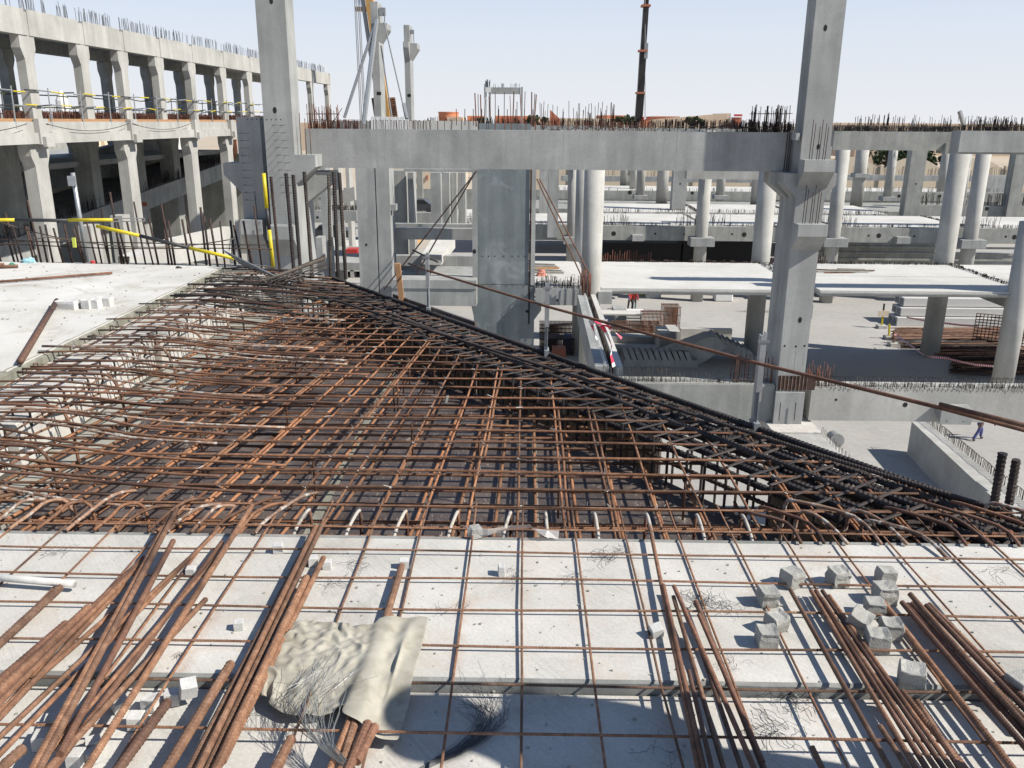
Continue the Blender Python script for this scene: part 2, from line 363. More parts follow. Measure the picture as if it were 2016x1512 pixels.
def _cloth(nt, b):
    n1 = noise_tex(nt, 1.0, 5, 0.6, mapped(nt, (9, 9, 9)), 0.5)
    c = ramp(nt, [(0.3, (0.25, 0.235, 0.19)), (0.65, (0.38, 0.36, 0.30))], n1.outputs[0]).outputs[0]
    n2 = noise_tex(nt, 1.0, 3, 0.6, mapped(nt, (14, 14, 14)))
    m2 = ramp(nt, [(0.50, (0, 0, 0)), (0.72, (0.65,) * 3)], n2.outputs[0]).outputs[0]
    c = mix(nt, c, (0.17, 0.145, 0.105), m2)
    nt.links.new(c, b.inputs['Base Color']); b.inputs['Roughness'].default_value = 0.95
    n3 = noise_tex(nt, 1.0, 2, 0.5, mapped(nt, (500, 500, 500))); bump(nt, b, n3.outputs[0], 0.25, 0.001)
M['cloth'] = mat('beige_canvas', _cloth)
def _film(nt, b):
    b.inputs['Base Color'].default_value = (0.80, 0.78, 0.74, 1); b.inputs['Roughness'].default_value = 0.25
    b.inputs['Alpha'].default_value = 0.55; b.inputs['Transmission Weight'].default_value = 0.2
M['film'] = mat('clear_plastic_film', _film)
# ================================================================ ground, site floor
g = MB().box(-2500, 2500, -60, 5000, -12.9, -12.32).build('ground', M['sand'], kind='structure')
s_ = MB().box(-60, 75, 5, 128, -12.6, -12.3).build('site_floor', M['site'], kind='structure')

# ================================================================ near deck: precast planks
deck = thing('plank_deck', 'pale precast concrete plank deck in the foreground under the wire mesh', 'deck', (0, 2, 0))
def plank(x0, x1, y0, y1, z0, z1, m=None):
    b = MB()
    # top sheet with ragged front lip, body below
    b.box(x0, x1, y0, y1, z0, z1, 0.004)
    return b.build('plank', [m or M['slab']], deck)
p1 = plank(-6.2, 6.2, 2.118, 2.985, -0.22, 0.0)
p2 = plank(-6.2, 6.2, 0.80, 2.106, -0.27, -0.036)
plank(-6.2, 6.2, -1.2, 0.79, -0.27, -0.036)
# cut face of the far plank: darker vertical edge, slightly chipped
def ragged(x0, x1, y, z0, z1, mname, n=160, amp=0.004, nm='plank_lip'):
    b = MB(); vs = []; fs = []
    for i in range(n + 1):
        x = x0 + (x1 - x0) * i / n
        a = amp * (noise.noise((x * 9, 3, y)) + 0.6 * noise.noise((x * 40, 1, y)))
        vs += [(x, y + a * 0.6, z0), (x, y + a, z1 - 0.004), (x, y + 0.012, z1 + 0.0015)]
    for i in range(n):
        k = 3 * i; fs += [(k, k + 3, k + 4, k + 1), (k + 1, k + 4, k + 5, k + 2)]
    return b.add(vs, fs).build(nm, M[mname], deck)
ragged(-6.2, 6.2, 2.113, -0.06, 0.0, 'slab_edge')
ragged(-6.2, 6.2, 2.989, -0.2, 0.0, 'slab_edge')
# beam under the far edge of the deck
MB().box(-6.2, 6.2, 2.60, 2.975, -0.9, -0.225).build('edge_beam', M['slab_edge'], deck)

# ================================================================ wire mesh on the planks
mesh = thing('wire_mesh', 'light rusty square reinforcement mesh lying flat on the pale planks', 'reinforcement mesh', (0, 2.3, 0))
for i in range(-15, 16):
    x = 0.012 + i * 0.2 + R.uniform(-0.006, 0.006)
    y1 = 3.30 + R.uniform(-0.03, 0.03)
    pts = [(x + R.uniform(-.004, .004), y, 0.012 + (0.004 * math.sin(y * 3 + i))) for y in (0.9, 1.3, 1.7, 2.1, 2.5, 2.9, y1)]
    MB().tube(pts, 0.0036, 6, rib=(0.010, 0.0006)).build('mesh_bar', M['rust_near'], mesh)
for j, y in enumerate([1.27, 1.467, 1.665, 1.866, 2.068, 2.256, 2.458, 2.650, 2.846, 3.035, 3.235]):
    pts = [(x, y + 0.004 * math.sin(x * 2.1 + j), 0.020 + 0.003 * math.sin(x * 3 + j * 2)) for x in np.linspace(-3.6, 3.6, 25)]
    MB().tube(pts, 0.0036, 6, rib=(0.010, 0.0006)).build('mesh_bar', M['rust_near'], mesh)

# ================================================================ pit formwork
def edgeY(x): return 9.03 - 1.367 * (x + 2.11)          # outer diagonal edge
def edgeX(y): return -2.11 + (9.03 - y) / 1.367
DG = Vector((1, -1.367, 0)).normalized(); DN = Vector((1.367, 1, 0)).normalized()   # along / outward
ZB = -0.29
form = thing('pit_formwork', 'dark film faced plywood formwork at the bottom of the reinforced joint', 'formwork', (0, 5, ZB))
def clip_poly(poly, a, b_, c):     # keep a*x+b*y<=c
    out = []
    for i in range(len(poly)):
        p, q = poly[i], poly[(i + 1) % len(poly)]
        dp, dq = a * p[0] + b_ * p[1] - c, a * q[0] + b_ * q[1] - c
        if dp <= 0: out.append(p)
        if dp * dq < 0:
            t = dp / (dp - dq); out.append((p[0] + t * (q[0] - p[0]), p[1] + t * (q[1] - p[1])))
    return out
a_, b2_ = 1.367, 1.0
cc = a_ * -2.11 + b2_ * 9.03 - 0.50 * math.hypot(1.367, 1)
k = 0
xs = [-2.41, -1.9, -0.98, 0.065, 1.10, 2.12]
ys = [3.0, 4.9, 6.6, 8.4, 9.2]
for i in range(len(xs) - 1):
    for j in range(len(ys) - 1):
        pl = clip_poly([(xs[i] + .012, ys[j]), (xs[i + 1] - .012, ys[j]), (xs[i + 1] - .012, ys[j + 1] - .006), (xs[i], ys[j + 1] - .006)], a_, b2_, cc)
        if len(pl) >= 3:
            MB().prism(pl, 'z', ZB - 0.02, ZB + R.uniform(-.002, .002)).build('plywood_sheet', M['ply'], form)
for x in (-0.98, 0.065, 1.10):     # pale joint strips
    y1 = (cc - a_ * x) / b2_ - 0.02
    MB().box(x - .022, x + .022, 3.0, y1, ZB - .018, ZB + .006).build('joint_strip', M['deck_edge'], form)
pl = clip_poly([(-2.72, 3.0), (-2.42, 3.0), (-2.42, 9.0), (-2.72, 9.0)], a_, b2_, cc)
MB().prism(pl, 'z', ZB - 0.12, ZB + 0.01).build('concrete_ledge', M['ledge'], form)
# side board standing at the far part of the diagonal edge
def along(x, off=0.0, z=0.0):
    return Vector((x, edgeY(x), z)) + DN * off
b = MB(); p0, p1_ = along(-1.25, .05), along(-0.42, .05)
c = (p0 + p1_) / 2
b.obox((c.x, c.y, -0.14), (p1_ - p0) / 2, DN * 0.010, (0, 0, .135)); b.build('side_board', M['ply'], form)
for s0, s1 in ((.2, 1.5), (1.52, 2.9), (2.92, 5.0), (5.85, 6.9)):
    q0 = Vector((-2.11, 9.03, 0)) + DG * s0 + DN * .03; q1 = Vector((-2.11, 9.03, 0)) + DG * s1 + DN * .03; c = (q0 + q1) / 2
    MB().obox((c.x, c.y, -.50), (q1 - q0) / 2, DN * .009, (0, 0, .37)).build('outer_board', M['ply'], form)
    c2 = c - DN * .3; MB().obox((c2.x, c2.y, -.87), (q1 - q0) / 2, DN * .33, (0, 0, .01)).build('cage_soffit', M['ply'], form)
for xa, xb in ((-2.0, -1.3), (-0.40, 0.35), (0.38, 1.2)):
    p0, p1_ = along(xa, .04), along(xb, .04); c = (p0 + p1_) / 2
    MB().obox((c.x, c.y, -0.80), (p1_ - p0) / 2, DN * 0.02, (0, 0, .03)).build('ledger_batten', M['wood'], form)
MB().prism([(1.0, 3.4), (2.6, 1.7), (3.2, 2.2), (1.5, 4.2)], 'z', -0.95, -0.9).build('cage_soffit', M['ply'], form)

# ================================================================ top and bottom bar mats
top = thing('top_bar_mat', 'rusty upper mat of ribbed bars tied in a grid over the pit', 'reinforcement mat', (0, 5, -0.05))
bot = thing('bottom_bar_mat', 'rusty lower mat of ribbed bars close above the dark plywood', 'reinforcement mat', (0, 5, ZB + .05))
def wob(p, q, n=7, a=0.006, seed=0):
    p, q = Vector(p), Vector(q); out = []
    for i in range(n):
        t = i / (n - 1); v = p.lerp(q, t)
        v.z += a * noise.noise((t * 3 + seed, seed * 1.7, 0.3)); v.y += a * noise.noise((seed, t * 3, 5.1)); v.x += a * noise.noise((2.2, seed, t * 3))
        out.append(v)
    return out
ties = MB()
def tie(x, y, z):
    a = R.uniform(0, 3.14); r = 0.012
    pts = [(x + r * math.cos(a + t), y + r * math.sin(a + t), z + 0.010 + 0.004 * math.sin(2 * t)) for t in np.linspace(0, 4.5, 5)]
    pts.append((x + R.uniform(-.03, .03), y + R.uniform(-.03, .03), z + R.uniform(.012, .03)))
    ties.tube(pts, 0.0013, 3, cap=False)
ZT = -0.045
yrow = []; y = 3.16; i = 0
while y < 8.9:
    yrow.append(y); y += 0.188 + R.uniform(-0.012, 0.012)
for i, y in enumerate(yrow):
    xe = edgeX(y) - 0.02 + R.uniform(-.04, .04); x0 = -2.55 + R.uniform(-.2, .15)
    if xe > 3.4: xe = 3.4
    pts = wob((x0, y, ZT + .008), (xe - .03, y + R.uniform(-.015, .015), ZT + .008), 9, 0.012, i)
    if xe < 3.3: pts += [Vector((xe, pts[-1].y, ZT)), Vector((xe + .012, pts[-1].y, ZT - .035)), Vector((xe + .012, pts[-1].y, ZT - .16))]
    near = y < 4.9
    MB().tube(pts, 0.0062, 8 if near else 6, rib=(0.011, 0.0012) if near else None).build('mat_bar', M['rust'], top, smooth=not near)
    # lower layer, offset
    yb = y + 0.07
    xb = edgeX(yb) - 0.30
    if xb > 3.2: xb = 3.2
    if yb < 8.3:
        pts = wob((-2.1 + R.uniform(-.35, .25), yb, ZB + .045), (xb, yb, ZB + .045), 7, 0.01, i + 50)
        MB().tube(pts, 0.0080, 6, rib=(0.014, 0.0014) if near else None).build('mat_bar', M['rust'], bot, smooth=not near)
xcol = [-3.02 + 0.2 * i for i in range(27)]
def ylean(x): return max(0.0, .03 - (x + .3) * .08)      # the bars fan out towards the left
for i, x in enumerate(xcol):
    sl_ = ylean(x) + R.uniform(-.006, .006)
    ye = (9.03 - 1.367 * (x - 3.06 * sl_ + 2.11)) / (1 + 1.367 * sl_) - 0.03
    if ye < 3.2: continue
    ye = min(ye, 8.75); y0 = 3.06 + R.uniform(-.05, .03)
    X_ = lambda yy, dx=0.0: x + dx + sl_ * (yy - 3.06)
    pts = wob((X_(y0), y0, ZT - .008), (X_(ye), ye, ZT - .008), 8, 0.012, i + 100)
    MB().tube(pts, 0.0062, 6, rib=(0.011, 0.001) if ye < 5 else None).build('mat_bar', M['rust_orange'], top, smooth=True)
    if R.random() < 0.5:                                     # doubled laps
        a0 = R.uniform(3.1, max(3.2, ye - 2.2)); a1 = min(ye, a0 + R.uniform(1.2, 2.2))
        MB().tube(wob((X_(a0, .02), a0, ZT - .006), (X_(a1, .026), a1, ZT - .006), 5, .01, i), 0.0070, 6).build('mat_bar', M['rust_orange'], top, smooth=True)
    for yy in yrow:
        if yy < ye - .1 and R.random() < 0.8: tie(X_(yy), yy, ZT)
    xb = x + 0.085; ye2 = ye - 0.85
    if ye2 > 3.3:
        MB().tube(wob((X_(3.05, .085), 3.05, ZB + .028), (X_(min(ye2, 8.4), .085), min(ye2, 8.4), ZB + .028), 6, .01, i + 200), 0.0090, 6).build('mat_bar', M['rust_orange'], bot, smooth=True)
ties.build('tie_wires', M['wire_grey'], top, kind='stuff')
# litter of cut tie wire on the plywood
lit = MB()
for i in range(520):
    x = R.uniform(-2.0, 2.0); y = R.uniform(3.05, 8.0)
    if y > edgeY(x) - 0.9: continue
    a = R.uniform(0, 3.14); l = R.uniform(.01, .04)
    lit.tube([(x, y, ZB + .006), (x + l * math.cos(a), y + l * math.sin(a), ZB + .012), (x + 1.6 * l * math.cos(a + .5), y + 1.6 * l * math.sin(a + .5), ZB + .007)], 0.0014, 3)
tag(lit.build('tie_wire_litter', M['wire_grey']), 'cut tie wire scraps littering the plywood under the mats', 'wire scraps', kind='stuff')
# vertical spacer legs between the two mats
for i in range(46):
    x = R.choice(xcol[5:22]) + R.uniform(-.02, .02); y = R.choice(yrow[:24])
    if y > edgeY(x) - 0.9: continue
    b = MB(); h = R.choice((-1, 1)) * R.uniform(.12, .22)
    pts = [(x, y, ZB + .02), (x, y, ZT - .03), (x + .015 * (1 if h > 0 else -1), y, ZT - .012), (x + h, y + .01, ZT - .01)]
    b.tube(pts, 0.0055, 6); b.build('spacer_leg', M['rust_brown'], top, smooth=True)

# dense edge bars along the deck side of the pit
for k, (y, z, r) in enumerate(((3.045, -.30, .011), (3.075, -.20, .011), (3.05, -.115, .010), (3.11, -.29, .010), (3.17, -.24, .009), (3.045, -.045, .0085), (3.15, -.14, .008), (3.23, -.30, .010), (3.10, -.06, .007))):
    MB().tube(wob((-3.3, y, z), (3.3, y + R.uniform(-.03, .03), z), 9, .012, k + 300), r, 6, rib=(0.014, .0012)).build('mat_bar', M['rust'], bot)

# ================================================================ bent splice bars
fanL = thing('bent_splice_bars', 'rusty splice bars reaching from the left planks down into the mat, tips bent', 'splice bars', (-2.8, 5, 0))
def bentbar(parent, pts, r, m, n=6, rib=None, name='splice_bar'):
    # smooth a polyline
    pts = [Vector(p) for p in pts]; out = []
    for i in range(len(pts) - 1):
        p0 = pts[max(i - 1, 0)]; p1 = pts[i]; p2 = pts[i + 1]; p3 = pts[min(i + 2, len(pts) - 1)]
        for t in (0, .33, .66):
            out.append(0.5 * ((2 * p1) + (p2 - p0) * t + (2 * p0 - 5 * p1 + 4 * p2 - p3) * t * t + (3 * p1 - p0 - 3 * p2 + p3) * t ** 3))
    out.append(pts[-1])
    return MB().tube(out, r, n, rib=rib).build(name, m, parent, smooth=rib is None)
y = 3.25; k = 0
while y < 8.95:
    dens = 0.072 if y < 7 else 0.085
    y += dens * R.uniform(.75, 1.25); k += 1
    xr = min(-1.5 + R.uniform(-.75, .55), edgeX(y) - .1); dy = R.uniform(-.055, .03) * (0.5 + (xr + 3.1))
    xl = -3.12 + R.uniform(-.12, .35)
    m = M['rust_splash'] if R.random() < .35 else M[R.choice(('rust', 'rust_brown', 'rust_brown'))]
    if y > 7.0 and R.random() < .7: m = M['rust_dark'] if R.random() < .6 else M['stirrup_grey']
    zl = 0.03 + R.uniform(0, .035)
    if k % 8 == 0:      # hooks that turn down
        xr2 = -2.45 + R.uniform(-.1, .25)
        bentbar(fanL, [(xl, y, zl + .02), (xr2 - .18, y - .04, zl + .03), (xr2 - .05, y - .05, zl + .01), (xr2, y - .05, -.06), (xr2 + .01, y - .05, ZB + .02)], .0085, m)
    else:
        bentbar(fanL, [(xl, y, zl), ((xl * 2 + xr) / 3, y + dy * .3, zl + .012), ((xl + 2 * xr) / 3, y + dy * .7, .005), (xr, y + dy, -.015)], .0066, m)
# loops and hook tips along the deck edge on the left
for i in range(30):
    y = 4.35 + i * 0.155
    if y > 8.9: break
    m = M['starter'] if R.random() < .6 else M['rust_brown']
    if R.random() < .3: continue
    y += R.uniform(-.03, .03); b = MB(); x = -3.165
    b.tube([(x + .02, y, -.02), (x + .02, y, .020), (x + .035, y, .026), (x + .5 + R.uniform(-.1, .3), y + R.uniform(-.02, .02), .02)], .0028, 5)
    b.tube([(x + .02, y + .045, -.02), (x + .02, y + .045, .02), (x + .02, y, .028)], .0028, 5)
    b.build('edge_loop', m, fanL, smooth=True)
# thin bars running along the planks
for i, x in enumerate((-3.08, -2.93, -2.80, -2.60)):
    MB().tube(wob((x, 3.2, .012), (x + .03, 8.7, .012), 9, .012, i + 400), .0055, 5).build('edge_bar', M['rust'], fanL, smooth=True)

# bars along the deck front edge: cement covered stubs, curved ones to the sides
fanF = thing('front_splice_bars', 'short bent splice bars along the near edge of the pit, many cement covered', 'splice bars', (0, 3.1, 0))
for i in range(-6, 7):
    x = 0.115 + i * 0.2 + R.uniform(-.015, .015)
    if abs(x) > 1.05: continue
    lean = -0.03 * (1 if x < 0 else -.2)
    bentbar(fanF, [(x, 3.005, -.04), (x - lean * .2, 3.06, -.005), (x - lean * .8 , 3.15, .022), (x - lean, 3.19, .018)], .0072, M['rust_white'])
    MB().tube([(x - lean, 3.19, .014), (x - lean, 3.205, -.03), (x - lean, 3.205, -.25)], .0068, 6).build('splice_bar', M['rust_brown'], fanF, smooth=True)
x = 0.98
while x < 2.75:
    x += R.uniform(.075, .135); l = R.uniform(.26, .46)
    m = M['rust_splash'] if R.random() < .4 else M['rust_brown']
    x2 = x - l * R.uniform(.25, .5)
    y0 = 2.97 if R.random() < .85 else 2.86
    hook = R.random() < .5
    pts = [(x, y0, .012), (x - .02, y0 + .12, .035), (x2, y0 + l * .75, .035), (x2 - .03, y0 + l, .01)]
    if hook: pts = [(x, y0, .012), (x - .03, y0 + l * .45, .028), (x2, y0 + l * .72, .035), (x2 - .03, y0 + l * .84, -.01), (x2 - .035, y0 + l * .85, -.20)]
    bentbar(fanF, pts, .0074, m)
x = -0.95
while x > -3.0:
    x -= R.uniform(.07, .13); l = R.uniform(.22, .38)
    m = M['rust_splash'] if R.random() < .55 else M['rust']
    x2 = x + l * R.uniform(.1, .4); y0 = 2.99
    pts = [(x, y0, .012), (x + .02, y0 + .10, .024), (x2, y0 + l * .75, .036), (x2 + .05, y0 + l, .015)]
    if R.random() < .45: pts = [(x, y0, .015), (x + .02, y0 + l * .35, .024), (x2, y0 + l * .62, .036), (x2 + .07, y0 + l * .7, .015), (x2 + .08, y0 + l * .7, -.15)]
    bentbar(fanF, pts, .0074, m)

# ================================================================ the dark cage along the diagonal
cage = thing('edge_beam_cage', 'dark heavy beam cage of thick bars and stirrups along the diagonal right edge', 'beam cage', (0, 6, -.3))
def dpt(s, off, z):     # s metres from the far apex along the diagonal
    p = Vector((-2.11, 9.03, 0)) + DG * s - DN * off
    return Vector((p.x, p.y, z))
LD = 10.2
for off, z, r in ((.04, -.020, .015), (.09, -.045, .016), (.15, -.060, .016), (.21, -.050, .016), (.33, -.035, .017), (.40, -.065, .015), (.46, -.055, .018), (.52, -.085, .016), (.27, -.085, .016), (-.03, -.06, .014), (.05, -.42, .012), (.52, -.42, .012), (.55, -.60, .012),
                  (.06, -.78, .016), (.20, -.79, .016), (.34, -.78, .016), (.48, -.79, .016)):
    near = z > -.15
    MB().tube([dpt(.15 + R.uniform(0, .3), off, z), dpt(LD, off + R.uniform(-.02, .02), z)], r, 8, rib=(0.024, 0.0032) if near else (0.03, .003)).build('main_bar', M['rust_dark'], cage)
s = .25
while s < LD:
    o0, o1 = .03, .57; z0, z1 = -.81, -.035
    c = [(o0, z1), (o1, z1), (o1, z0), (o0, z0), (o0, z1)]
    jj = R.uniform(-.03, .03)
    MB().tube([dpt(s + (jj if a == o0 else 0), a, z) for a, z in c], .0085, 6, cap=False).build('stirrup', M['rust_dark'], cage)
    s += 0.125 * R.uniform(.85, 1.15)
for i in range(170):                                   # cross links and lapped hairpins on top
    s = R.uniform(.3, LD - .3); o0 = R.uniform(-.02, .12); o1 = o0 + R.uniform(.14, .40)
    ds = R.choice((-1, 1)) * R.uniform(.06, .20); z = R.uniform(-.095, -.045)
    pr = [dpt(s, o0, z), dpt(s + ds, o1, z + R.uniform(-.02, .012))]
    b = MB(); b.tube(pr, R.choice((.0075, .009, .0105)), 6)
    if R.random() < .6: b.tube([q + DG * .024 + Vector((0, 0, .002)) for q in pr], .0085, 6)
    if R.random() < .5: b.tube([dpt(s, o0, z), dpt(s, o0 - .005, z - .02), dpt(s, o0 - .005, z - .14)], .0105, 6)
    b.build('cross_link', M['rust_dark'] if R.random() < .8 else M['stirrup_grey'], cage)
# long dark bar lying over the mat
p0 = P(640, 586, Z=.0); p1_ = P(1990, 1014, Z=-.01)
tag(MB().tube(wob(p0, p1_, 8, .02, 77), .0095, 8, rib=(.016, .0018)).build('long_bar', M['rust_dark']), 'long dark ribbed bar lying on the mat parallel to the dark cage', 'steel bar')
# ================================================================ left cast deck
ld = MB().prism([(-3.17, 5.02), (-3.17, 8.95), (-3.35, 9.02), (-9.0, 9.40), (-9.0, 5.02)], 'z', -0.30, 0.05).build('cast_deck', [M['deck']])
ldt = tag(ld, 'pale cast concrete deck on the left with a straight raised edge', 'deck')
b = MB(); vs = []; fs = []; n = 130
for i in range(n + 1):
    y = 4.9 + 4.06 * i / n; a = .014 * noise.noise((y * 7, 2, 1)) + .008 * noise.noise((y * 30, 2, 1))
    vs += [(-3.150, y, -.04), (-3.150, y, .035 + a * .5), (-3.185 - abs(a), y, .053)]
for i in range(n):
    k = 3 * i; fs += [(k, k + 3, k + 4, k + 1), (k + 1, k + 4, k + 5, k + 2)]
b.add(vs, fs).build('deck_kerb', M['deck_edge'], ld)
MB().prism([(-3.17, 3.0), (-3.17, 5.02), (-9, 5.02), (-9, 3.0)], 'z', -.3, -.012).build('lower_landing', M['slab'], ld)
# white planks between deck and pit
for i, (ya, yb) in enumerate([(3.0, 3.62), (3.64, 4.22), (4.24, 4.86), (4.88, 5.5), (5.52, 6.12), (6.14, 6.76), (6.78, 7.4), (7.42, 8.04), (8.06, 8.9)]):
    if ya < 3.2: continue
    o = MB().box(-3.15, -2.70 + R.uniform(-.03, .03), ya, yb, -.26, -.012 + R.uniform(-.006, .004), .006).build('end_plank', M['slab'], ld)
    for q in range(3):      # lifting hooks at the plank ends
        y = ya + .12 + q * .18; x = -2.70
        MB().tube([(x - .06, y, -.01), (x - .06, y, .03), (x - .01, y, .055), (x + .035, y, .02), (x + .03, y + .01, -.06), (x + .01, y + .03, -.08)], .007, 5).build('hook', M['rust_dark'], ld, smooth=True)

# ================================================================ loose bars
def loose(ps, label, z=0.024, r=.0125, m='rust_near', group=None, rib=True, name='loose_bar', dz=0.0):
    r *= .74 if r < .0135 else .84
    a = P(ps[0], ps[1], Z=z); b_ = P(ps[2], ps[3], Z=z + dz)
    o = MB().tube([a, b_], r, 10, rib=(r * 1.15, r * .10) if rib else None).build(name, M[m], smooth=not rib)
    return tag(o, label, 'steel bar', group)
ORD = ['first', 'second', 'third', 'fourth', 'fifth', 'sixth', 'seventh', 'eighth', 'ninth', 'tenth', 'eleventh', 'twelfth']
G1 = 'loose bars crossing on the left of the deck'
loose((118, 1157, -12, 1277), 'fat rusty ribbed bar ending just below the white pipe', .030, .0155, 'rust_near', G1)
loose((174, 1196, -12, 1372), 'fat dusty ribbed bar second below the white pipe', .034, .015, 'rust_near', G1)
loose((130, 1228, -12, 1350), 'fat brown bar whose blunt tip rests beside the dusty one below the pipe', .030, .015, 'rust_brown', G1)
loose((341, 1065, 118, 1485), 'dull purple-brown bar with toothed ribs standing proud of the left pile', .060, .0125, 'rust_brown', G1)
loose((348, 1003, 74, 1520), 'long rusty bar with its tip inside the pit, steepest of the left pile', .085, .0125, 'rust_near', G1, dz=-.02)
loose((339, 1010, 60, 1520), 'long rusty bar laid tight against the steepest bar of the left pile', .070, .012, 'rust_near', G1)
loose((496, 996, 166, 1520), 'long straight rusty bar from the pit, outermost right of the left pile', .062, .0130, 'rust_near', G1)
loose((437, 1068, 100, 1520), 'brown ribbed bar passing just left of the outermost long bar of the pile', .036, .012, 'rust_brown', G1)
loose((500, 1010, 92, 1490), 'thin rusty bar rising from the pit among the left pile', .044, .008, 'rust_near', G1)
loose((372, 1099, -12, 1462), 'thin rusty bar with a free tip near the small grey block on the mesh', .050, .009, 'rust_near', G1)
loose((432, 1040, -12, 1497), 'thin rusty bar with its tip over the pit edge, reaching the left frame', .040, .009, 'rust_near', G1)
loose((300, 1088, -12, 1395), 'rusty bar running to the left frame over the lower end of the pile', .042, .011, 'rust_near', G1)
loose((283, 1098, -12, 1380), 'darker rusty bar hugging another one in the left pile', .030, .011, 'rust_brown', G1)
loose((246, 1150, -12, 1425), 'short-tipped rusty bar beneath the left pile', .026, .011, 'rust_near', G1)
loose((240, 1190, -12, 1410), 'red-brown bar lowest in the left pile', .024, .010, 'rust_near', G1)
loose((330, 1382, 226, 1524), 'fat smooth brown bar with its tip against a white block', .030, .0155, 'rust_brown', G1)
loose((454, 1307, 322, 1524), 'fat ribbed bar lying alone between the pile and the four-bar bundle', .030, .0155, 'rust_near', G1)
loose((45, 1474, -12, 1524), 'short stub of rusty bar at the bottom left corner', .030, .0155, 'rust_near', G1)
loose((405, 1180, 85, 1524), 'rusty bar whose tip hides under the outermost long bar', .046, .0115, 'rust_near', G1)
G2 = 'bars of the bundle left of the canvas'
for i, q in enumerate([(613, 1052, 368, 1524), (622, 1036, 386, 1524), (634, 1034, 403, 1524), (603, 1137, 421, 1524), (637, 1098, 438, 1500)]):
    loose(q, ORD[i] + ' bar from the left in the ribbed bundle left of the crumpled canvas', (.034, .052, .038, .052, .034)[i], (.0115, .0115, .0115, .014, .0125)[i], 'rust_near', G2)
G3 = 'bars half hidden by the canvas'
loose((791, 1114, 668, 1524), 'rusty ribbed bar running from a small block under the crumpled canvas', .026, .0135, 'rust_near', G3)
loose((770, 1212, 646, 1524), 'short-tipped bar entering under the top edge of the canvas', .026, .012, 'rust_near', G3)
loose((724, 1424, 682, 1524), 'dark ribbed bar coming out below the canvas beside the grey wire bundle', .032, .0145, 'rust_brown', G3)
loose((738, 1430, 702, 1500), 'brown bar nearest the photographer shadow below the canvas', .030, .014, 'rust_brown', G3)
loose((574, 1454, 536, 1524), 'stub of rusty bar left of the grey wire bundle at the bottom edge', .030, .0145, 'rust_near', G3)
G4 = 'bars of the bundle right of centre'
for i, q in enumerate([(1279, 1036, 1377, 1524), (1306, 1152, 1388, 1524), (1356, 1321, 1404, 1524), (1326, 1175, 1428, 1524), (1367, 1240, 1463, 1524), (1327, 1154, 1490, 1524), (1370, 1184, 1508, 1524), (1376, 1210, 1502, 1500)]):
    loose(q, ORD[i] + ' bar from the left in the loose bundle right of centre', .032 + .006 * (i % 3), (.0095, .0095, .0085, .009, .0085, .0095, .011, .0085)[i], 'rust_brown' if i % 3 else 'rust_near', G4)
G5 = 'bars of the tight bundle below the concrete cubes'
for i, q in enumerate([(1556, 1161, 1758, 1524), (1597, 1163, 1810, 1524), (1606, 1163, 1832, 1524), (1618, 1178, 1850, 1524), (1619, 1163, 1866, 1524), (1632, 1173, 1882, 1524), (1776, 1362, 1908, 1524), (1805, 1381, 1898, 1524), (1733, 1430, 1794, 1524), (1599, 1472, 1624, 1524)]):
    lab = ['single rusty bar lying just left of the tight bundle below the cubes', None, None, None, None, None, 'dusty ribbed bar starting beside the lowest right end of the tight bundle', 'rusty bar starting right of the dusty one by the tight bundle', 'short rusty bar with its tip left of the tight bundle near the bottom', 'short bar stub at the bottom edge left of the tight bundle'][i]
    loose(q, lab or (ORD[i - 1] + ' bar from the left in the tight ribbed bundle below the cubes'), .030 + .004 * (i % 2), (.0095, .0095, .0095, .0092, .0092, .0092, .0125, .0115, .0095, .010)[i], 'rust_brown' if i in (2, 4) else 'rust_near', G5)
G6 = 'bars of the dark bundle at the right frame'
for i, q in enumerate([(1738, 1184, 2003, 1524), (1776, 1186, 2060, 1520), (1792, 1170, 2060, 1475), (1786, 1190, 2060, 1492), (1796, 1188, 2060, 1460), (1824, 1192, 2060, 1440), (1829, 1190, 2060, 1420)]):
    lab = 'single ribbed bar running from the cubes down to the bottom right' if i == 0 else ORD[i - 1] + ' bar from the left in the dark bundle at the right frame'
    loose(q, lab, .032 + .009 * (i % 3), .0115, ('rust_near', 'rust_brown')[i % 2], G6)

# ================================================================ concrete cubes
def cube(px, py, s, rot, label, tilt=(0, 0), z0=0.0, groove=True, m='rough_block', name='concrete_cube', cat='concrete cube', group='rough concrete spacer cubes', sz=None):
    s *= .86
    c = P(px, py, Z=z0 + s * .5)
    bm = bmesh.new(); bmesh.ops.create_cube(bm, size=1.0)
    bmesh.ops.subdivide_edges(bm, edges=list(bm.edges), cuts=3 if s > .05 else 1, use_grid_fill=True)
    sx, sy, szz = sz or (s, s * R.uniform(.9, 1.05), s)
    sd = px * .37
    for v in bm.verts:
        q = Vector((v.co.x * sx, v.co.y * sy, v.co.z * szz))
        if groove and abs(v.co.x) < .3 and v.co.z > .3: q.z -= s * .07
        l = v.co.length
        if l > .75: q *= .965 if s > .05 else .985
        q += Vector((noise.noise((q.x * 60 + sd, q.y * 60, q.z * 60)), noise.noise((q.y * 60, q.z * 60 + sd, 1)), noise.noise((q.z * 60, sd, q.x * 60)))) * s * .075
        v.co = q
    bmesh.ops.bevel(bm, geom=[e for e in bm.edges if len(e.link_faces) == 2 and e.calc_face_angle(0) > 1.0], offset=s * .03, segments=1, affect='EDGES')
    me = bpy.data.meshes.new(name); bm.to_mesh(me); bm.free(); me.materials.append(M[m])
    o = bpy.data.objects.new(name, me); sc.collection.objects.link(o)
    o.location = c; o.rotation_euler = (tilt[0], tilt[1], rot)
    return tag(o, label, cat, group)
cube(1559, 1137, .072, .5, 'rough concrete cube upper left of the group, touching the mesh line')
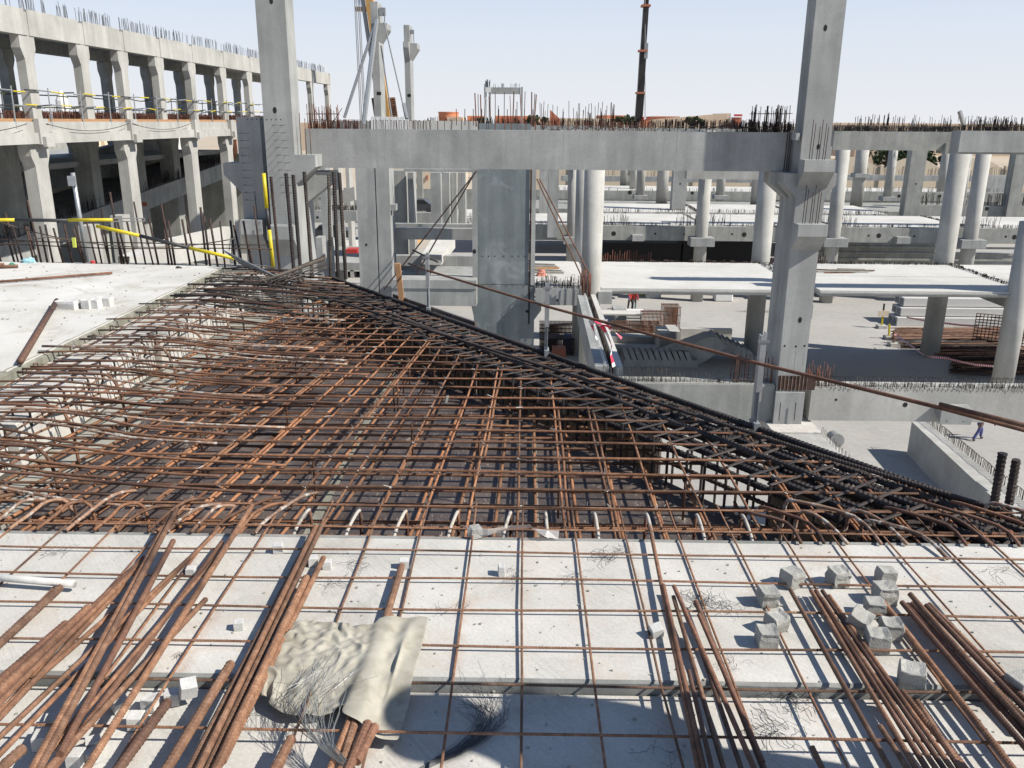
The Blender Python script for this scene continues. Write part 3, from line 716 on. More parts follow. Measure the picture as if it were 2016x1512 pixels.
cube(1650, 1135, .072, .25, 'rough warm-toned concrete cube standing alone in the top row', tilt=(.05, 0))
cube(1744, 1133, .066, .1, 'rough concrete cube with a slot, furthest right in the top row', tilt=(0, .06))
cube(1742, 1168, .078, .05, 'rough concrete cube directly in front of the slotted one')
cube(1721, 1196, .066, -.1, 'flat-topped concrete cube in the middle of the right cluster')
cube(1692, 1221, .074, -.6, 'tipped concrete cube leaning on the left of the right cluster', tilt=(.25, .35), z0=.01)
cube(1754, 1237, .070, -.1, 'grooved concrete cube at the right side of the right cluster')
cube(1727, 1260, .076, -.15, 'grooved concrete cube nearest the viewer in the right cluster')
cube(1512, 1174, .070, .12, 'concrete cube at the back of the left row of three', tilt=(.05, 0))
cube(1528, 1224, .070, .5, 'turned concrete cube in the middle of the left row of three', tilt=(.1, 0))
cube(1510, 1253, .070, .0, 'squarely set concrete cube at the front of the left row of three', z0=.0)
cube(1795, 1332, .080, -.35, 'concrete cube standing alone beside the single ribbed bar')
cube(2010, 1350, .074, .3, 'concrete cube cut off by the right frame')
cb = dict(m='cover_block', name='cover_block', cat='spacer block', group='small white cover blocks', groove=False)
cube(370, 1355, .052, .5, 'small white block with slanted top beside the plank step', tilt=(.2, .1), **cb)
cube(340, 1372, .046, .2, 'small white block touching the tip of the fat smooth bar', z0=-.032, **cb)
cube(296, 1383, .046, -.1, 'small white block left of the fat smooth bar', z0=-.032, **cb)
cube(268, 1418, .044, .1, 'small white block in front of the others by the fat bar', z0=-.032, **cb)
cube(235, 1384, .046, .8, 'small white block with a pin hole, tilted by the long bar', z0=-.032, tilt=(.3, 0), **cb)
cube(103, 1421, .040, .3, 'small white block half behind the left pile', z0=-.032, **cb)
cube(84, 1452, .050, .15, 'small white block lying lowest left of the pile', z0=-.032, sz=(.036, .062, .04), **cb)
cube(184, 1466, .042, .5, 'small white block between two long bars near the bottom', z0=-.032, **cb)
cube(150, 1493, .046, .0, 'small white block nearest the bottom edge on the left', z0=-.032, **cb)
cube(182, 1488, .038, .9, 'small grey block fragment wedged by the bottom white block', z0=-.032, **cb)
cube(376, 1125, .036, .1, 'tiny grey block among the pile in the second mesh row', **cb)
cube(470, 1230, .034, .2, 'tiny grey block alone between the pile and the bundle', **cb)
cube(548, 1079, .040, .1, 'pale block near the pit edge left of the bundle', **cb)
cube(616, 1104, .040, .3, 'grey block under the bundle, left of a free bar tip', **cb)
cube(644, 1111, .036, .1, 'grey block right of the free bar tip by the bundle', **cb)
cube(795, 1109, .038, .15, 'grey block at the tip of the bar that runs under the canvas', **cb)
cube(987, 1123, .040, .1, 'narrow upright grey block beside the centre mesh line', sz=(.022, .034, .045), **cb)
cube(1292, 1242, .044, .3, 'white wedge-shaped block left of the loose bundle', tilt=(.25, -.2), **cb)
# cover blocks on the left deck
gb = dict(m='cover_block', name='cover_block', cat='spacer block', group='pale blocks in a row on the left deck', groove=True, z0=.05)
for i, (px, py, sx) in enumerate(((132, 602, .16), (153, 598, .09), (173, 600, .07), (189, 599, .07), (207, 595, .11))):
    cube(px, py, .07, R.uniform(-.1, .1), ORD[i] + ' pale block from the left in the row on the cast deck', sz=(sx, .08, .09), **gb)

# ================================================================ pipes and bars on the left deck
a = P(0, 1137, Z=.035); c = P(147, 1150, Z=.03)
pv = MB().tube([a + (a - c) * .6, c], .0125, 12).build('plastic_pipe', M['cover_block'], smooth=True)
tag(pv, 'white plastic pipe lying on the mesh at the left frame', 'pipe')
MB().tube([c + (a - c).normalized() * .001, c + (c - a).normalized() * .0012], .0085, 12).build('pipe_bore', M['ledge'], pv)
a = P(112, 592, Z=.10); c = P(40, 712, Z=.078)
tag(MB().tube([a, c], .021, 12).build('steel_pipe', M['rust_brown'], smooth=True), 'rusty brown pipe leaning across the edge of the left deck', 'pipe')
tag(MB().tube([P(-20, 556, Z=.07), P(221, 537, Z=.07)], .012, 8).build('loose_bar', M['rust_brown'], smooth=True), 'long rusty bar lying flat across the left deck', 'steel bar')
tag(MB().tube([P(-20, 526, Z=.07), P(35, 524, Z=.07)], .018, 8).build('loose_bar', M['rust_brown'], smooth=True), 'fat bar stub at the left frame on the cast deck', 'steel bar')
tag(MB().tube([P(-20, 521, Z=.07), P(8, 520, Z=.07)], .014, 8).build('loose_bar', M['rust_brown'], smooth=True), 'shortest bar stub at the left frame behind the fat one', 'steel bar')
def crumple(px, py, z, sx, sy, h, m, name, label, cat, seed=1):
    bm = bmesh.new(); bmesh.ops.create_icosphere(bm, subdivisions=3, radius=1)
    for v in bm.verts:
        f = 1 + .45 * noise.noise(v.co * 1.8 + Vector((seed, 0, 0))) + .2 * noise.noise(v.co * 5 + Vector((seed, 0, 0)))
        v.co = Vector((v.co.x * sx * f, v.co.y * sy * f, max(-.1, v.co.z) * h * f))
    me = bpy.data.meshes.new(name); bm.to_mesh(me); bm.free(); me.materials.append(M[m])
    o = bpy.data.objects.new(name, me); sc.collection.objects.link(o); o.location = P(px, py, Z=z)
    return tag(o, label, cat)
crumple(55, 517, .05, .085, .04, .05, 'cyan', 'plastic_bag', 'pale blue plastic bag at the back of the left deck', 'bag', 3)
crumple(24, 521, .05, .03, .02, .02, 'green', 'plastic_scrap', 'small green plastic scrap beside the blue bag', 'scrap', 5)
crumple(183, 518, .05, .028, .02, .028, 'red', 'plastic_cup', 'red crumpled cup at the back edge of the left deck', 'cup', 8)
crumple(352, 528, .05, .035, .02, .02, 'stirrup_grey', 'wire_scrap', 'small grey scrap near the far corner of the left deck', 'scrap', 9)
# debris crumbs on slabs (uncountable)
cr = MB()
for i in range(900):
    if R.random() < .62: x, y, z = R.uniform(-2.4, 2.4), R.uniform(1.6, 2.95), None
    else: x, y, z = R.uniform(-6.5, -3.25), R.uniform(5.1, 8.9), .05
    if z is None: z = 0.0 if y > 2.125 else -.036
    s = R.uniform(.0012, .0045) * (2.0 if z == .05 else 1); a = R.uniform(0, 3)
    cr.obox((x, y, z + s * .5), (s * math.cos(a), s * math.sin(a), 0), (-s * .7 * math.sin(a), s * .7 * math.cos(a), 0), (0, 0, s * .6))
tag(cr.build('debris_crumbs', M['ledge']), 'scattered concrete crumbs on the pale planks and left deck', 'debris', kind='stuff')

# ================================================================ starter bars behind the left deck
sw = thing('starter_wall', 'dark row of upright starter bars in the wall head behind the left deck', 'starter bars', (-4.5, 9.5, 0))
MB().box(-9, -2.9, 9.28, 9.62, -3.2, -.02).build('wall_head', M['ledge'], sw)
x = -6.4
while x < -2.95:
    x += R.choice((.052, .065, .085, .105)); y = 9.36 + R.choice((0, .14)) + R.uniform(-.02, .02)
    h = R.uniform(.36, .56) + (.22 if R.random() < .12 else 0) + (.1 if x > -3.8 and R.random() < .3 else 0)
    MB().tube([(x, y, -.05), (x - R.uniform(.01, .07), y + R.uniform(-.02, .02), h)], R.choice((.010, .0125, .0125)), 6).build('starter_bar', M['starter'], sw, smooth=True)
for z, m in ((.20, 'starter'), (.255, 'starter')):
    MB().tube(wob((-6.6, 9.33, z + .02), (-2.75, 9.33, z - .02), 9, .03, z * 100), .006, 5).build('tie_bar', M[m], sw, smooth=True)
MB().tube([(-6.5, 9.34, .06), (-5.2, 9.33, .30), (-4.9, 9.33, .26)], .006, 5).build('tie_bar', M['stirrup_grey'], sw)
# cables sagging in front of the starter bars
a = P(0, 437, Y=9.2); c = P(460, 470, Y=9.2)
pts = [a.lerp(c, t) + Vector((0, 0, -.42 * t * (1 - t) * 1.6)) for t in np.linspace(0, 1, 24)]
tag(MB().tube(pts, .006, 5).build('sagging_cable', M['stirrup_grey'], smooth=True), 'thin grey cable sagging across the starter bars', 'cable')
# striped tubes
def striped(pts_cols, r, label, cat='tube', name='striped_tube'):
    t = thing(name, label, cat, pts_cols[0][0])
    for (a, b_, c_) in pts_cols: MB().tube([a, b_], r, 10).build('yellow_band' if c_ == 'yellow' else ('black_band' if c_ == 'black' else 'scaffold_tube'), M[c_], t, smooth=True)
    return t
Q = lambda px, py, y=9.15: P(px, py, Y=y)
striped([(Q(-60, 433), Q(30, 433), 'yellow'), (Q(30, 433), Q(134, 434), 'black'), (Q(134, 433), Q(222, 433), 'yellow')], .018, 'level yellow and black handrail tube in front of the starter bars')
tag(MB().tube([Q(218, 430), Q(285, 430), Q(285, 435), Q(218, 436)], .006, 5).build('rail_fork', M['galv']), 'forked galvanised end of the level handrail', 'rail end')
striped([(Q(190, 445, 9.1), Q(275, 464, 9.1), 'yellow'), (Q(275, 464, 9.1), Q(373, 488, 9.1), 'black'), (Q(373, 488, 9.1), Q(463, 509, 9.1), 'yellow')], .019, 'sloping yellow and black tube falling to the corner of the left deck')
striped([(P(519, 341, Y=9.35), P(525, 410, Y=9.35), 'yellow'), (P(525, 410, Y=9.35), P(530, 452, Y=9.35), 'black'), (P(530, 452, Y=9.35), P(538, 525, Y=9.35), 'yellow')], .021, 'upright yellow and black post at the far corner of the pit', 'post', 'striped_post')
t = thing('scaffold_pole', 'grey scaffold pole with a coupler rising behind the starter bars', 'pole', P(165, 500, Y=9.9))
MB().tube([P(172, 520, Y=9.9), P(143, 340, Y=9.9)], .024, 10).build('pole_tube', M['galv'], t, smooth=True)
a = P(145, 355, Y=9.9); MB().box(a.x - .05, a.x + .04, a.y - .04, a.y - .02, a.z - .06, a.z + .05).build('coupler', M['galv'], t)
tag(MB().box(*[v for v in (Q(142, 470).x, Q(148, 470).x)], 9.14, 9.16, Q(145, 487).z, Q(145, 468).z).build('site_tag', M['hivis']), 'small pale yellow tag hanging from the level handrail', 'tag')

# tall thick bars at the far corner
ac = thing('corner_bars', 'tall thick ribbed column starter bars at the far corner of the pit', 'starter bars', (-2.3, 9.4, 0))
for (tx, ty, bx_, by, r, m) in ((533, 348, 551, 530, .0135, 'starter'), (563, 341, 578, 525, .019, 'rust_dark'), (577, 344, 591, 520, .019, 'rust_dark'), (599, 338, 614, 530, .018, 'rust_dark'), (647, 343, 650, 530, .0165, 'stirrup_grey'), (657, 339, 665, 532, .019, 'rust_dark'), (668, 340, 680, 532, .019, 'rust_dark')):
    MB().tube([P(bx_, by, Y=9.45) - Vector((0, 0, .1)), P(tx, ty, Y=9.45)], r, 8, rib=(.028, .0042)).build('starter_bar', M[m], ac)
# crossing loose bundles at the apex
cb_ = thing('crossed_bar_sheaf', 'sheaf of grey slim bars crossing at the far corner of the pit', 'bar sheaf', (-2.7, 8.9, .1))
for i in range(10):
    a = P(645 - R.uniform(0, 6), 503 + i * 3.0, Y=9.0); c = P(505 + i * 7, 560 - R.uniform(0, 8), Y=8.0)
    MB().tube([a, c], .0065, 6).build('sheaf_bar', M['stirrup_grey'] if i % 3 else M['rust_dark'], cb_, smooth=True)
for i in range(8):
    a = P(438 + i * 6, 492 + i * 4.6, Y=8.9); c = P(575 + i * 6, 560 + i * 3, Y=8.1)
    MB().tube([a, c], .0065, 6).build('sheaf_bar', M['stirrup_grey'] if i % 2 else M['galv'], cb_, smooth=True)
for i in range(16):
    a = P(410 + R.uniform(-25, 30), 540 + i * 4, Z=.03); c = P(600 + R.uniform(-30, 40), 552 + i * 4.2, Z=.03)
    MB().tube(wob(a, c, 5, .02, i), .0065, 5).build('sheaf_bar', M['rust_dark'] if i % 2 else M['stirrup_grey'], cb_, smooth=True)

# ================================================================ edge posts and guard bar
def post(px, py, ztop, label, zb=-.15):
    c = P(px, py, Z=0.0)
    t = thing('edge_post', label, 'edge post', (c.x, c.y, zb))
    m = M['galv']; x, y = c.x, c.y
    MB().box(x - .010, x + .006, y, y + .04, zb, ztop * .52).box(x + .006, x + .010, y - .02, y + .04, zb, ztop * .5).build('lower_channel', m, t)
    b = MB(); b.box(x - .004, x + .016, y - .030, y - .026, ztop * .36, ztop); b.box(x + .012, x + .016, y - .026, y + .02, ztop * .36, ztop); b.box(x - .014, x - .004, y - .03, y + .02, ztop * .36, ztop * .97)
    b.build('upper_channel', m, t)
    MB().box(x - .03, x + .03, y - .034, y - .031, ztop * .9, ztop * .93).build('clamp', M['alu'], t)
    MB().box(x - .012, x + .020, y - .05, y + .06, zb, zb + .16).build('foot', M['galv'], t)
    return t
post(843, 606, .48, 'galvanised edge post furthest away on the diagonal edge')
post(1075, 690, .49, 'galvanised edge post in the middle of the diagonal edge, in front of the wall panel')
post(1485, 832, .50, 'galvanised edge post nearest the viewer, left of the right column')
c = P(788, 585, Z=0)
tag(MB().obox((c.x, c.y, .12), (.024, 0, 0), (0, .018, 0), (-.016, 0, .19)).build('timber_stub', M['wood']), 'upright orange timber stub on the diagonal edge beside the first post', 'timber')
ga = [P(805, 519, Y=7.8), P(843, 533, Y=7.2), P(1075, 603, Y=5.80), P(1300, 664, Y=4.93), P(1487, 714, Y=4.34), P(1860, 805, Y=3.5), P(2040, 853, Y=3.2)]
tag(MB().tube(ga, .0098, 8).build('guard_bar', M['rust_brown'], smooth=True), 'long rusty bar tied across the edge posts as a guard rail', 'guard rail')
tag(MB().tube([P(1850, 796, Y=3.46), P(2040, 843, Y=3.14)], .0105, 8).build('guard_bar', M['rust_brown'], smooth=True), 'shorter rusty bar lapped onto the guard rail at the right frame', 'guard rail')
for (a0, a1, r, lab) in ((( 938, 338, 25.0), (792, 522, 8.3), .007, 'first'), ((934, 348, 25.0), (842, 500, 8.0), .007, 'second')):
    pass
# rod rail behind the first post
tag(MB().tube([P(812, 492, Y=7.9), P(862, 516, Y=7.6)], .008, 6).build('short_rod', M['stirrup_grey'], smooth=True), 'short grey rod crossing behind the furthest edge post', 'rod')
# red white tape on the guard bar
def ribbon(pts, w_, name, label, cat, mt='tape', twist=3.0):
    pts = [Vector(p) for p in pts]; vs = []; fs = []; uv = []; L = 0
    n = len(pts)
    for i, p in enumerate(pts):
        if i: L += (p - pts[i - 1]).length
        T = (pts[min(i + 1, n - 1)] - pts[max(i - 1, 0)]).normalized()
        a = twist * i / n; S = T.cross(Vector((math.sin(a), math.cos(a), .3))).normalized() * w_ * (0.6 + .4 * abs(math.cos(a * 2)))
        vs += [p - S, p + S]; uv += [(0, L / .11), (1, L / .11)]
    for i in range(n - 1): k = 2 * i; fs.append((k, k + 1, k + 3, k + 2))
    return tag(MB().add([v[:] for v in vs], fs, uv).build(name, M[mt]), label, cat)
Yt = 5.45
def TP(*l): return [P(x, y, Y=Yt) for x, y in l]
ribbon(TP((1166, 632), (1165, 640), (1170, 655), (1176, 668)), .022, 'warning_tape', 'short red and white tape end hanging left on the guard rail', 'tape')
ribbon(TP((1183, 634), (1200, 644), (1212, 655), (1224, 666)), .018, 'warning_tape', 'red and white tape end blown to the right of the guard rail', 'tape')
ribbon(TP((1178, 634), (1188, 646), (1196, 660), (1204, 680), (1203, 700), (1209, 722)), .020, 'warning_tape', 'longest red and white tape hanging from the guard rail down to the cage', 'tape')
ribbon(TP((1160, 630), (1175, 634), (1196, 634)), .020, 'warning_tape', 'knot of red and white tape wrapped round the guard rail', 'tape', twist=5)
# thick bars at the right frame
for i, (tx, ty, bx_, by, lab) in enumerate(((1974, 892, 1958, 1000, 'fat upright ribbed bar stub near the right frame'), (2001, 905, 1988, 1000, 'second fat upright ribbed bar stub, closer to the right frame'))):
    c = P(bx_, by, Z=-.02); top_ = P(tx, ty, Y=c.y)
    tag(MB().tube([c - Vector((0, 0, .3)), top_], .0165, 10, rib=(.02, .003)).build('bar_stub', M['rust_dark']), lab, 'steel bar', 'fat upright bar stubs')

# ================================================================ plastic film scrap at the edge
ribbon([P(920, 1046, Z=.03), P(960, 1048, Z=.03), P(1010, 1038, Z=.035), P(1045, 1036, Z=.04), P(1075, 1050, Z=.03), P(1100, 1053, Z=.02)], .022, 'plastic_film', 'clear plastic film scrap caught on the bars at the pit edge', 'plastic film', 'film')
cube(936, 1047, .05, .4, 'dusty lump wrapped in film at the pit edge', m='rough_block', name='mortar_lump', cat='lump', group=None, groove=False)
for px, py, h in ((877, 783, .05), (1080, 820, .03), (636, 722, .045), (575, 780, .04)):
    c = P(px, py, Z=ZB + .05)
tag(MB().obox(P(880, 786, Z=ZT + .03), (.007, 0, .002), (0, .003, .004), (.004, .003, .017)).build('paper_scrap', M['ledge']), 'tiny white scrap standing on the bar mat', 'scrap')
# ================================================================ crumpled canvas
def flat(v): return Vector((v.x, v.y, 0))
UB = [(flat(P(791, 1114, Z=.026)), flat(P(668, 1524, Z=.026))), (flat(P(770, 1212, Z=.026)), flat(P(646, 1524, Z=.026)))]
# the fallen shape of the canvas, x, y, z in millimetres, row by row
CLOTH = [
    -506,-163,8, -493,-174,20, -483,-167,19, -466,-168,9, -454,-170,8, -465,-175,13, -465,-201,18, -441,-207,7, -419,-219,5, -395,-229,6, -372,-234,15, -348,-230,5, -330,-227,21, -309,-223,17, -292,-220,6, -268,-217,6, -250,-213,17, -233,-209,10, -227,-210,32, -215,-200,41, -196,-215,45, -190,-235,35, -198,-234,11, -191,-256,10, -171,-270,8, -149,-281,9, -125,-289,7, -100,-294,6, -75,-299,9, -50,-300,13, -25,-300,14, 0,-300,15,
    -506,-143,21, -486,-154,30, -489,-150,5, -469,-150,17, -451,-155,20, -458,-170,32, -454,-186,28, -432,-199,22, -416,-206,13, -392,-211,7, -365,-214,7, -347,-213,16, -331,-212,16, -310,-207,6, -294,-205,16, -272,-202,6, -260,-192,17, -238,-198,26, -231,-197,25, -217,-198,30, -197,-205,31, -189,-218,26, -191,-232,8, -175,-243,6, -161,-250,8, -141,-260,13, -119,-266,9, -96,-272,10, -74,-276,6, -50,-277,12, -25,-277,14, 0,-277,15,
    -498,-132,11, -482,-132,31, -488,-128,12, -465,-131,6, -466,-140,24, -460,-154,41, -443,-165,27, -433,-176,14, -411,-184,7, -387,-189,7, -364,-191,6, -352,-194,10, -331,-189,17, -318,-189,16, -297,-186,7, -277,-179,8, -259,-185,18, -240,-176,31, -220,-177,20, -211,-178,20, -189,-187,28, -192,-198,14, -178,-213,8, -164,-223,6, -152,-229,6, -132,-239,16, -114,-244,11, -90,-250,11, -73,-253,5, -50,-254,12, -25,-254,14, 0,-254,15,
    -494,-111,7, -491,-120,25, -484,-110,12, -464,-108,14, -463,-120,36, -457,-137,27, -435,-144,27, -426,-155,6, -405,-160,8, -385,-167,15, -363,-168,5, -347,-171,8, -336,-171,8, -315,-166,14, -298,-169,16, -277,-170,5, -255,-169,14, -233,-166,11, -227,-166,12, -207,-165,21, -199,-178,9, -184,-181,7, -172,-195,19, -153,-203,5, -141,-209,6, -123,-218,17, -109,-222,13, -85,-227,14, -73,-230,5, -50,-231,13, -25,-231,14, 0,-231,15,
    -502,-96,11, -501,-105,30, -492,-92,26, -468,-94,31, -455,-111,38, -451,-115,21, -438,-128,16, -419,-133,5, -399,-138,15, -379,-144,18, -364,-150,15, -342,-149,7, -337,-148,10, -317,-146,8, -300,-151,7, -275,-146,6, -255,-149,6, -236,-147,19, -226,-147,14, -213,-155,11, -191,-160,12, -182,-170,6, -161,-175,19, -151,-183,14, -129,-189,8, -117,-195,17, -104,-199,15, -80,-206,13, -72,-207,6, -50,-208,10, -25,-208,11, 0,-208,13,
    -500,-82,6, -500,-85,33, -497,-90,45, -474,-87,53, -452,-88,38, -443,-97,25, -432,-110,5, -418,-114,6, -394,-116,12, -380,-125,11, -360,-127,17, -344,-126,7, -335,-132,17, -314,-132,25, -298,-128,6, -277,-132,6, -265,-136,23, -247,-138,5, -230,-130,8, -208,-134,9, -198,-148,25, -178,-148,10, -157,-153,14, -143,-162,17, -126,-167,13, -114,-173,14, -98,-177,15, -80,-184,20, -73,-184,8, -49,-185,7, -25,-185,8, 0,-185,10,
    -519,-76,5, -519,-76,32, -502,-78,40, -478,-73,37, -472,-82,32, -459,-93,11, -439,-92,16, -416,-91,9, -399,-98,20, -381,-104,9, -364,-105,14, -349,-108,18, -329,-110,15, -317,-111,19, -298,-112,5, -279,-115,18, -260,-114,19, -247,-118,17, -227,-120,6, -216,-121,20, -198,-129,19, -182,-133,16, -161,-136,13, -136,-140,16, -125,-145,19, -113,-150,10, -90,-155,14, -77,-161,22, -72,-161,11, -48,-162,6, -25,-162,7, 0,-162,7,
    -530,-55,7, -523,-55,26, -506,-70,17, -481,-67,16, -464,-65,20, -460,-74,12, -438,-78,17, -419,-77,6, -402,-81,5, -385,-86,22, -370,-92,16, -347,-92,9, -325,-87,14, -312,-89,19, -300,-95,16, -281,-97,7, -257,-97,6, -238,-101,11, -220,-110,18, -199,-112,15, -188,-109,16, -175,-112,18, -157,-116,10, -134,-117,11, -120,-123,22, -106,-129,8, -88,-136,16, -75,-138,25, -70,-138,13, -47,-139,6, -25,-139,7, 0,-139,6,
    -541,-37,15, -529,-44,13, -507,-50,12, -488,-47,14, -476,-46,14, -455,-61,16, -439,-65,20, -423,-61,5, -406,-63,19, -388,-70,6, -364,-76,6, -350,-69,10, -333,-66,17, -316,-69,9, -295,-73,15, -280,-80,16, -257,-79,19, -236,-84,14, -223,-93,17, -200,-93,16, -186,-87,14, -174,-91,13, -154,-94,13, -135,-99,14, -112,-102,21, -98,-111,6, -86,-113,18, -73,-115,26, -69,-115,16, -47,-115,6, -25,-115,7, 0,-115,6,
    -549,-19,14, -530,-25,12, -511,-29,5, -493,-29,8, -473,-35,15, -450,-39,16, -438,-42,21, -422,-39,12, -400,-43,8, -384,-53,15, -362,-53,6, -349,-52,23, -332,-47,6, -315,-53,16, -294,-56,9, -280,-58,13, -262,-67,11, -243,-69,14, -224,-75,13, -205,-71,21, -193,-67,17, -176,-71,13, -160,-79,14, -137,-78,23, -118,-85,7, -94,-89,13, -84,-90,18, -71,-92,28, -66,-92,17, -48,-92,9, -25,-92,8, 0,-92,7,
    -549,1,5, -528,-3,18, -506,-6,5, -489,-13,21, -468,-16,7, -450,-18,8, -434,-19,20, -415,-26,6, -401,-28,22, -387,-33,6, -363,-29,6, -348,-30,17, -327,-25,14, -309,-32,22, -297,-42,6, -277,-44,5, -263,-45,18, -244,-53,11, -225,-53,7, -209,-49,23, -191,-51,6, -178,-52,9, -157,-58,16, -134,-59,11, -112,-62,6, -92,-67,15, -82,-67,18, -69,-69,29, -63,-69,17, -49,-70,13, -25,-69,8, 0,-69,9,
    -550,23,15, -527,19,13, -507,13,13, -493,6,10, -472,2,14, -450,4,9, -434,0,14, -419,-8,15, -405,-13,11, -386,-16,19, -365,-13,17, -346,-11,5, -332,-7,18, -314,-20,5, -295,-25,18, -274,-23,13, -264,-30,7, -243,-31,17, -226,-30,6, -218,-36,11, -199,-32,16, -176,-36,8, -154,-35,13, -134,-40,12, -111,-43,6, -90,-44,16, -79,-44,17, -68,-46,31, -61,-46,18, -50,-46,14, -25,-46,10, 0,-46,11,
    -550,44,15, -531,37,11, -512,30,16, -498,22,15, -479,22,6, -458,17,15, -443,12,16, -424,6,12, -401,6,12, -385,3,17, -366,3,8, -351,1,19, -333,6,13, -314,-3,7, -289,-10,6, -276,-7,26, -262,-6,5, -242,-8,17, -229,-11,15, -211,-14,7, -196,-16,5, -175,-17,7, -152,-15,13, -131,-18,17, -112,-20,8, -89,-21,16, -76,-21,16, -67,-23,32, -59,-23,18, -50,-23,14, -25,-23,14, 0,-23,15,
    -550,63,6, -528,56,15, -514,45,12, -493,37,5, -478,33,6, -459,30,14, -439,29,7, -417,24,12, -399,22,20, -374,23,18, -364,21,15, -344,19,7, -329,24,12, -305,18,15, -282,13,7, -275,13,16, -259,13,5, -239,14,16, -226,11,17, -209,9,6, -191,6,5, -173,5,16, -150,5,5, -133,2,10, -115,1,17, -92,-1,6, -70,-1,9, -67,0,33, -58,0,18, -50,0,15, -25,0,14, 0,0,15,
    -545,85,12, -525,72,5, -507,67,12, -488,53,18, -470,55,5, -455,50,23, -434,43,18, -414,43,6, -396,45,18, -376,38,6, -362,38,5, -347,38,20, -327,38,16, -304,39,5, -280,37,9, -271,31,29, -257,35,12, -242,33,6, -220,34,15, -209,27,18, -189,29,7, -174,25,7, -153,25,15, -131,24,6, -115,21,9, -94,20,15, -72,22,8, -67,23,32, -58,23,18, -50,23,15, -25,23,15, 0,23,15,
    -530,100,12, -514,87,7, -502,80,25, -484,70,13, -463,66,12, -445,66,20, -432,60,8, -412,58,17, -393,60,6, -374,53,17, -361,53,17, -342,52,7, -324,57,20, -309,47,18, -287,47,28, -264,50,21, -259,45,5, -242,47,19, -224,51,5, -204,45,13, -193,43,6, -172,44,15, -151,44,7, -134,43,17, -114,43,5, -93,43,16, -74,44,10, -67,46,29, -58,46,19, -50,46,15, -25,46,11, 0,46,11,
    -522,115,15, -508,107,15, -490,96,20, -471,88,17, -459,85,15, -444,79,6, -428,74,6, -407,75,20, -386,72,6, -371,74,26, -353,74,18, -345,74,14, -322,70,5, -300,67,18, -284,63,22, -275,67,16, -256,61,16, -238,67,8, -221,63,17, -204,57,19, -190,66,9, -174,64,6, -149,67,6, -129,66,19, -112,66,7, -97,65,11, -77,66,14, -68,68,26, -59,69,19, -49,69,14, -25,69,8, 0,69,8,
    -505,120,27, -501,113,9, -477,107,13, -467,106,7, -452,103,5, -429,94,11, -420,90,20, -403,96,13, -383,95,6, -374,89,9, -352,85,18, -340,87,12, -317,92,13, -300,84,23, -289,74,6, -269,79,12, -256,84,18, -236,81,5, -214,82,18, -206,73,32, -194,81,14, -172,81,13, -152,86,5, -129,89,16, -117,86,16, -101,87,7, -78,89,15, -69,91,24, -60,92,19, -49,92,13, -25,92,7, 0,92,6,
    -490,129,36, -483,120,20, -473,124,14, -461,115,19, -448,115,20, -431,106,9, -415,110,28, -400,115,14, -391,115,14, -370,110,11, -352,108,24, -338,102,16, -319,109,9, -304,98,6, -286,91,17, -271,98,7, -252,101,14, -236,97,15, -226,97,29, -206,88,23, -186,95,21, -172,98,14, -153,109,9, -137,107,6, -120,108,21, -102,110,5, -79,112,16, -69,114,22, -59,115,19, -49,115,13, -25,115,6, 0,115,6,
    -482,141,38, -487,141,20, -471,141,12, -462,135,31, -441,135,20, -429,128,6, -415,125,12, -410,129,8, -393,121,14, -372,123,24, -353,123,8, -338,122,5, -326,124,6, -307,117,14, -297,108,12, -279,111,19, -258,117,11, -241,109,26, -228,101,9, -211,104,19, -198,111,13, -175,115,5, -160,127,16, -139,130,9, -121,130,17, -102,131,13, -82,135,15, -70,137,20, -60,138,19, -49,138,13, -25,139,6, 0,139,6,
    -497,152,34, -499,157,13, -474,153,15, -464,153,22, -454,150,12, -435,141,19, -416,147,6, -401,150,8, -385,139,5, -370,140,14, -348,138,24, -338,142,16, -326,137,22, -308,134,28, -294,127,17, -277,127,5, -265,132,20, -245,129,14, -226,124,14, -218,125,18, -198,133,16, -178,137,5, -156,143,5, -139,148,11, -128,149,8, -106,154,14, -86,157,14, -71,160,18, -61,162,18, -49,162,13, -25,162,7, 0,162,7,
    -504,157,13, -499,174,26, -484,173,10, -466,169,5, -444,168,11, -431,160,16, -422,160,19, -407,164,10, -383,162,6, -371,161,24, -348,156,19, -337,154,13, -328,155,18, -312,148,13, -289,146,8, -276,143,23, -262,147,6, -245,143,7, -225,147,17, -216,148,19, -201,150,9, -181,150,23, -160,159,16, -143,170,8, -129,172,6, -112,173,6, -90,180,13, -75,183,17, -61,185,18, -49,185,13, -25,185,9, 0,185,10,
    -514,176,18, -498,179,7, -482,189,20, -470,182,19, -453,183,26, -441,179,9, -418,177,10, -400,179,6, -386,175,21, -367,174,6, -348,178,21, -333,176,18, -326,177,15, -306,168,9, -293,166,15, -282,161,21, -265,158,8, -248,158,22, -235,161,6, -218,165,10, -203,164,5, -178,167,7, -162,176,19, -145,186,18, -132,193,9, -115,196,6, -98,199,6, -76,206,15, -63,208,18, -50,208,14, -25,208,12, 0,208,13,
    -528,193,10, -504,201,10, -482,206,15, -466,202,26, -457,205,19, -435,200,7, -421,198,7, -402,202,7, -383,194,8, -365,192,14, -356,189,17, -337,194,14, -316,195,5, -318,182,22, -297,181,28, -280,182,17, -266,181,6, -251,175,7, -232,183,12, -222,178,16, -206,181,18, -184,184,8, -166,198,13, -159,204,14, -140,211,16, -121,218,9, -103,221,5, -80,227,13, -64,231,17, -50,231,14, -25,231,14, 0,231,15,
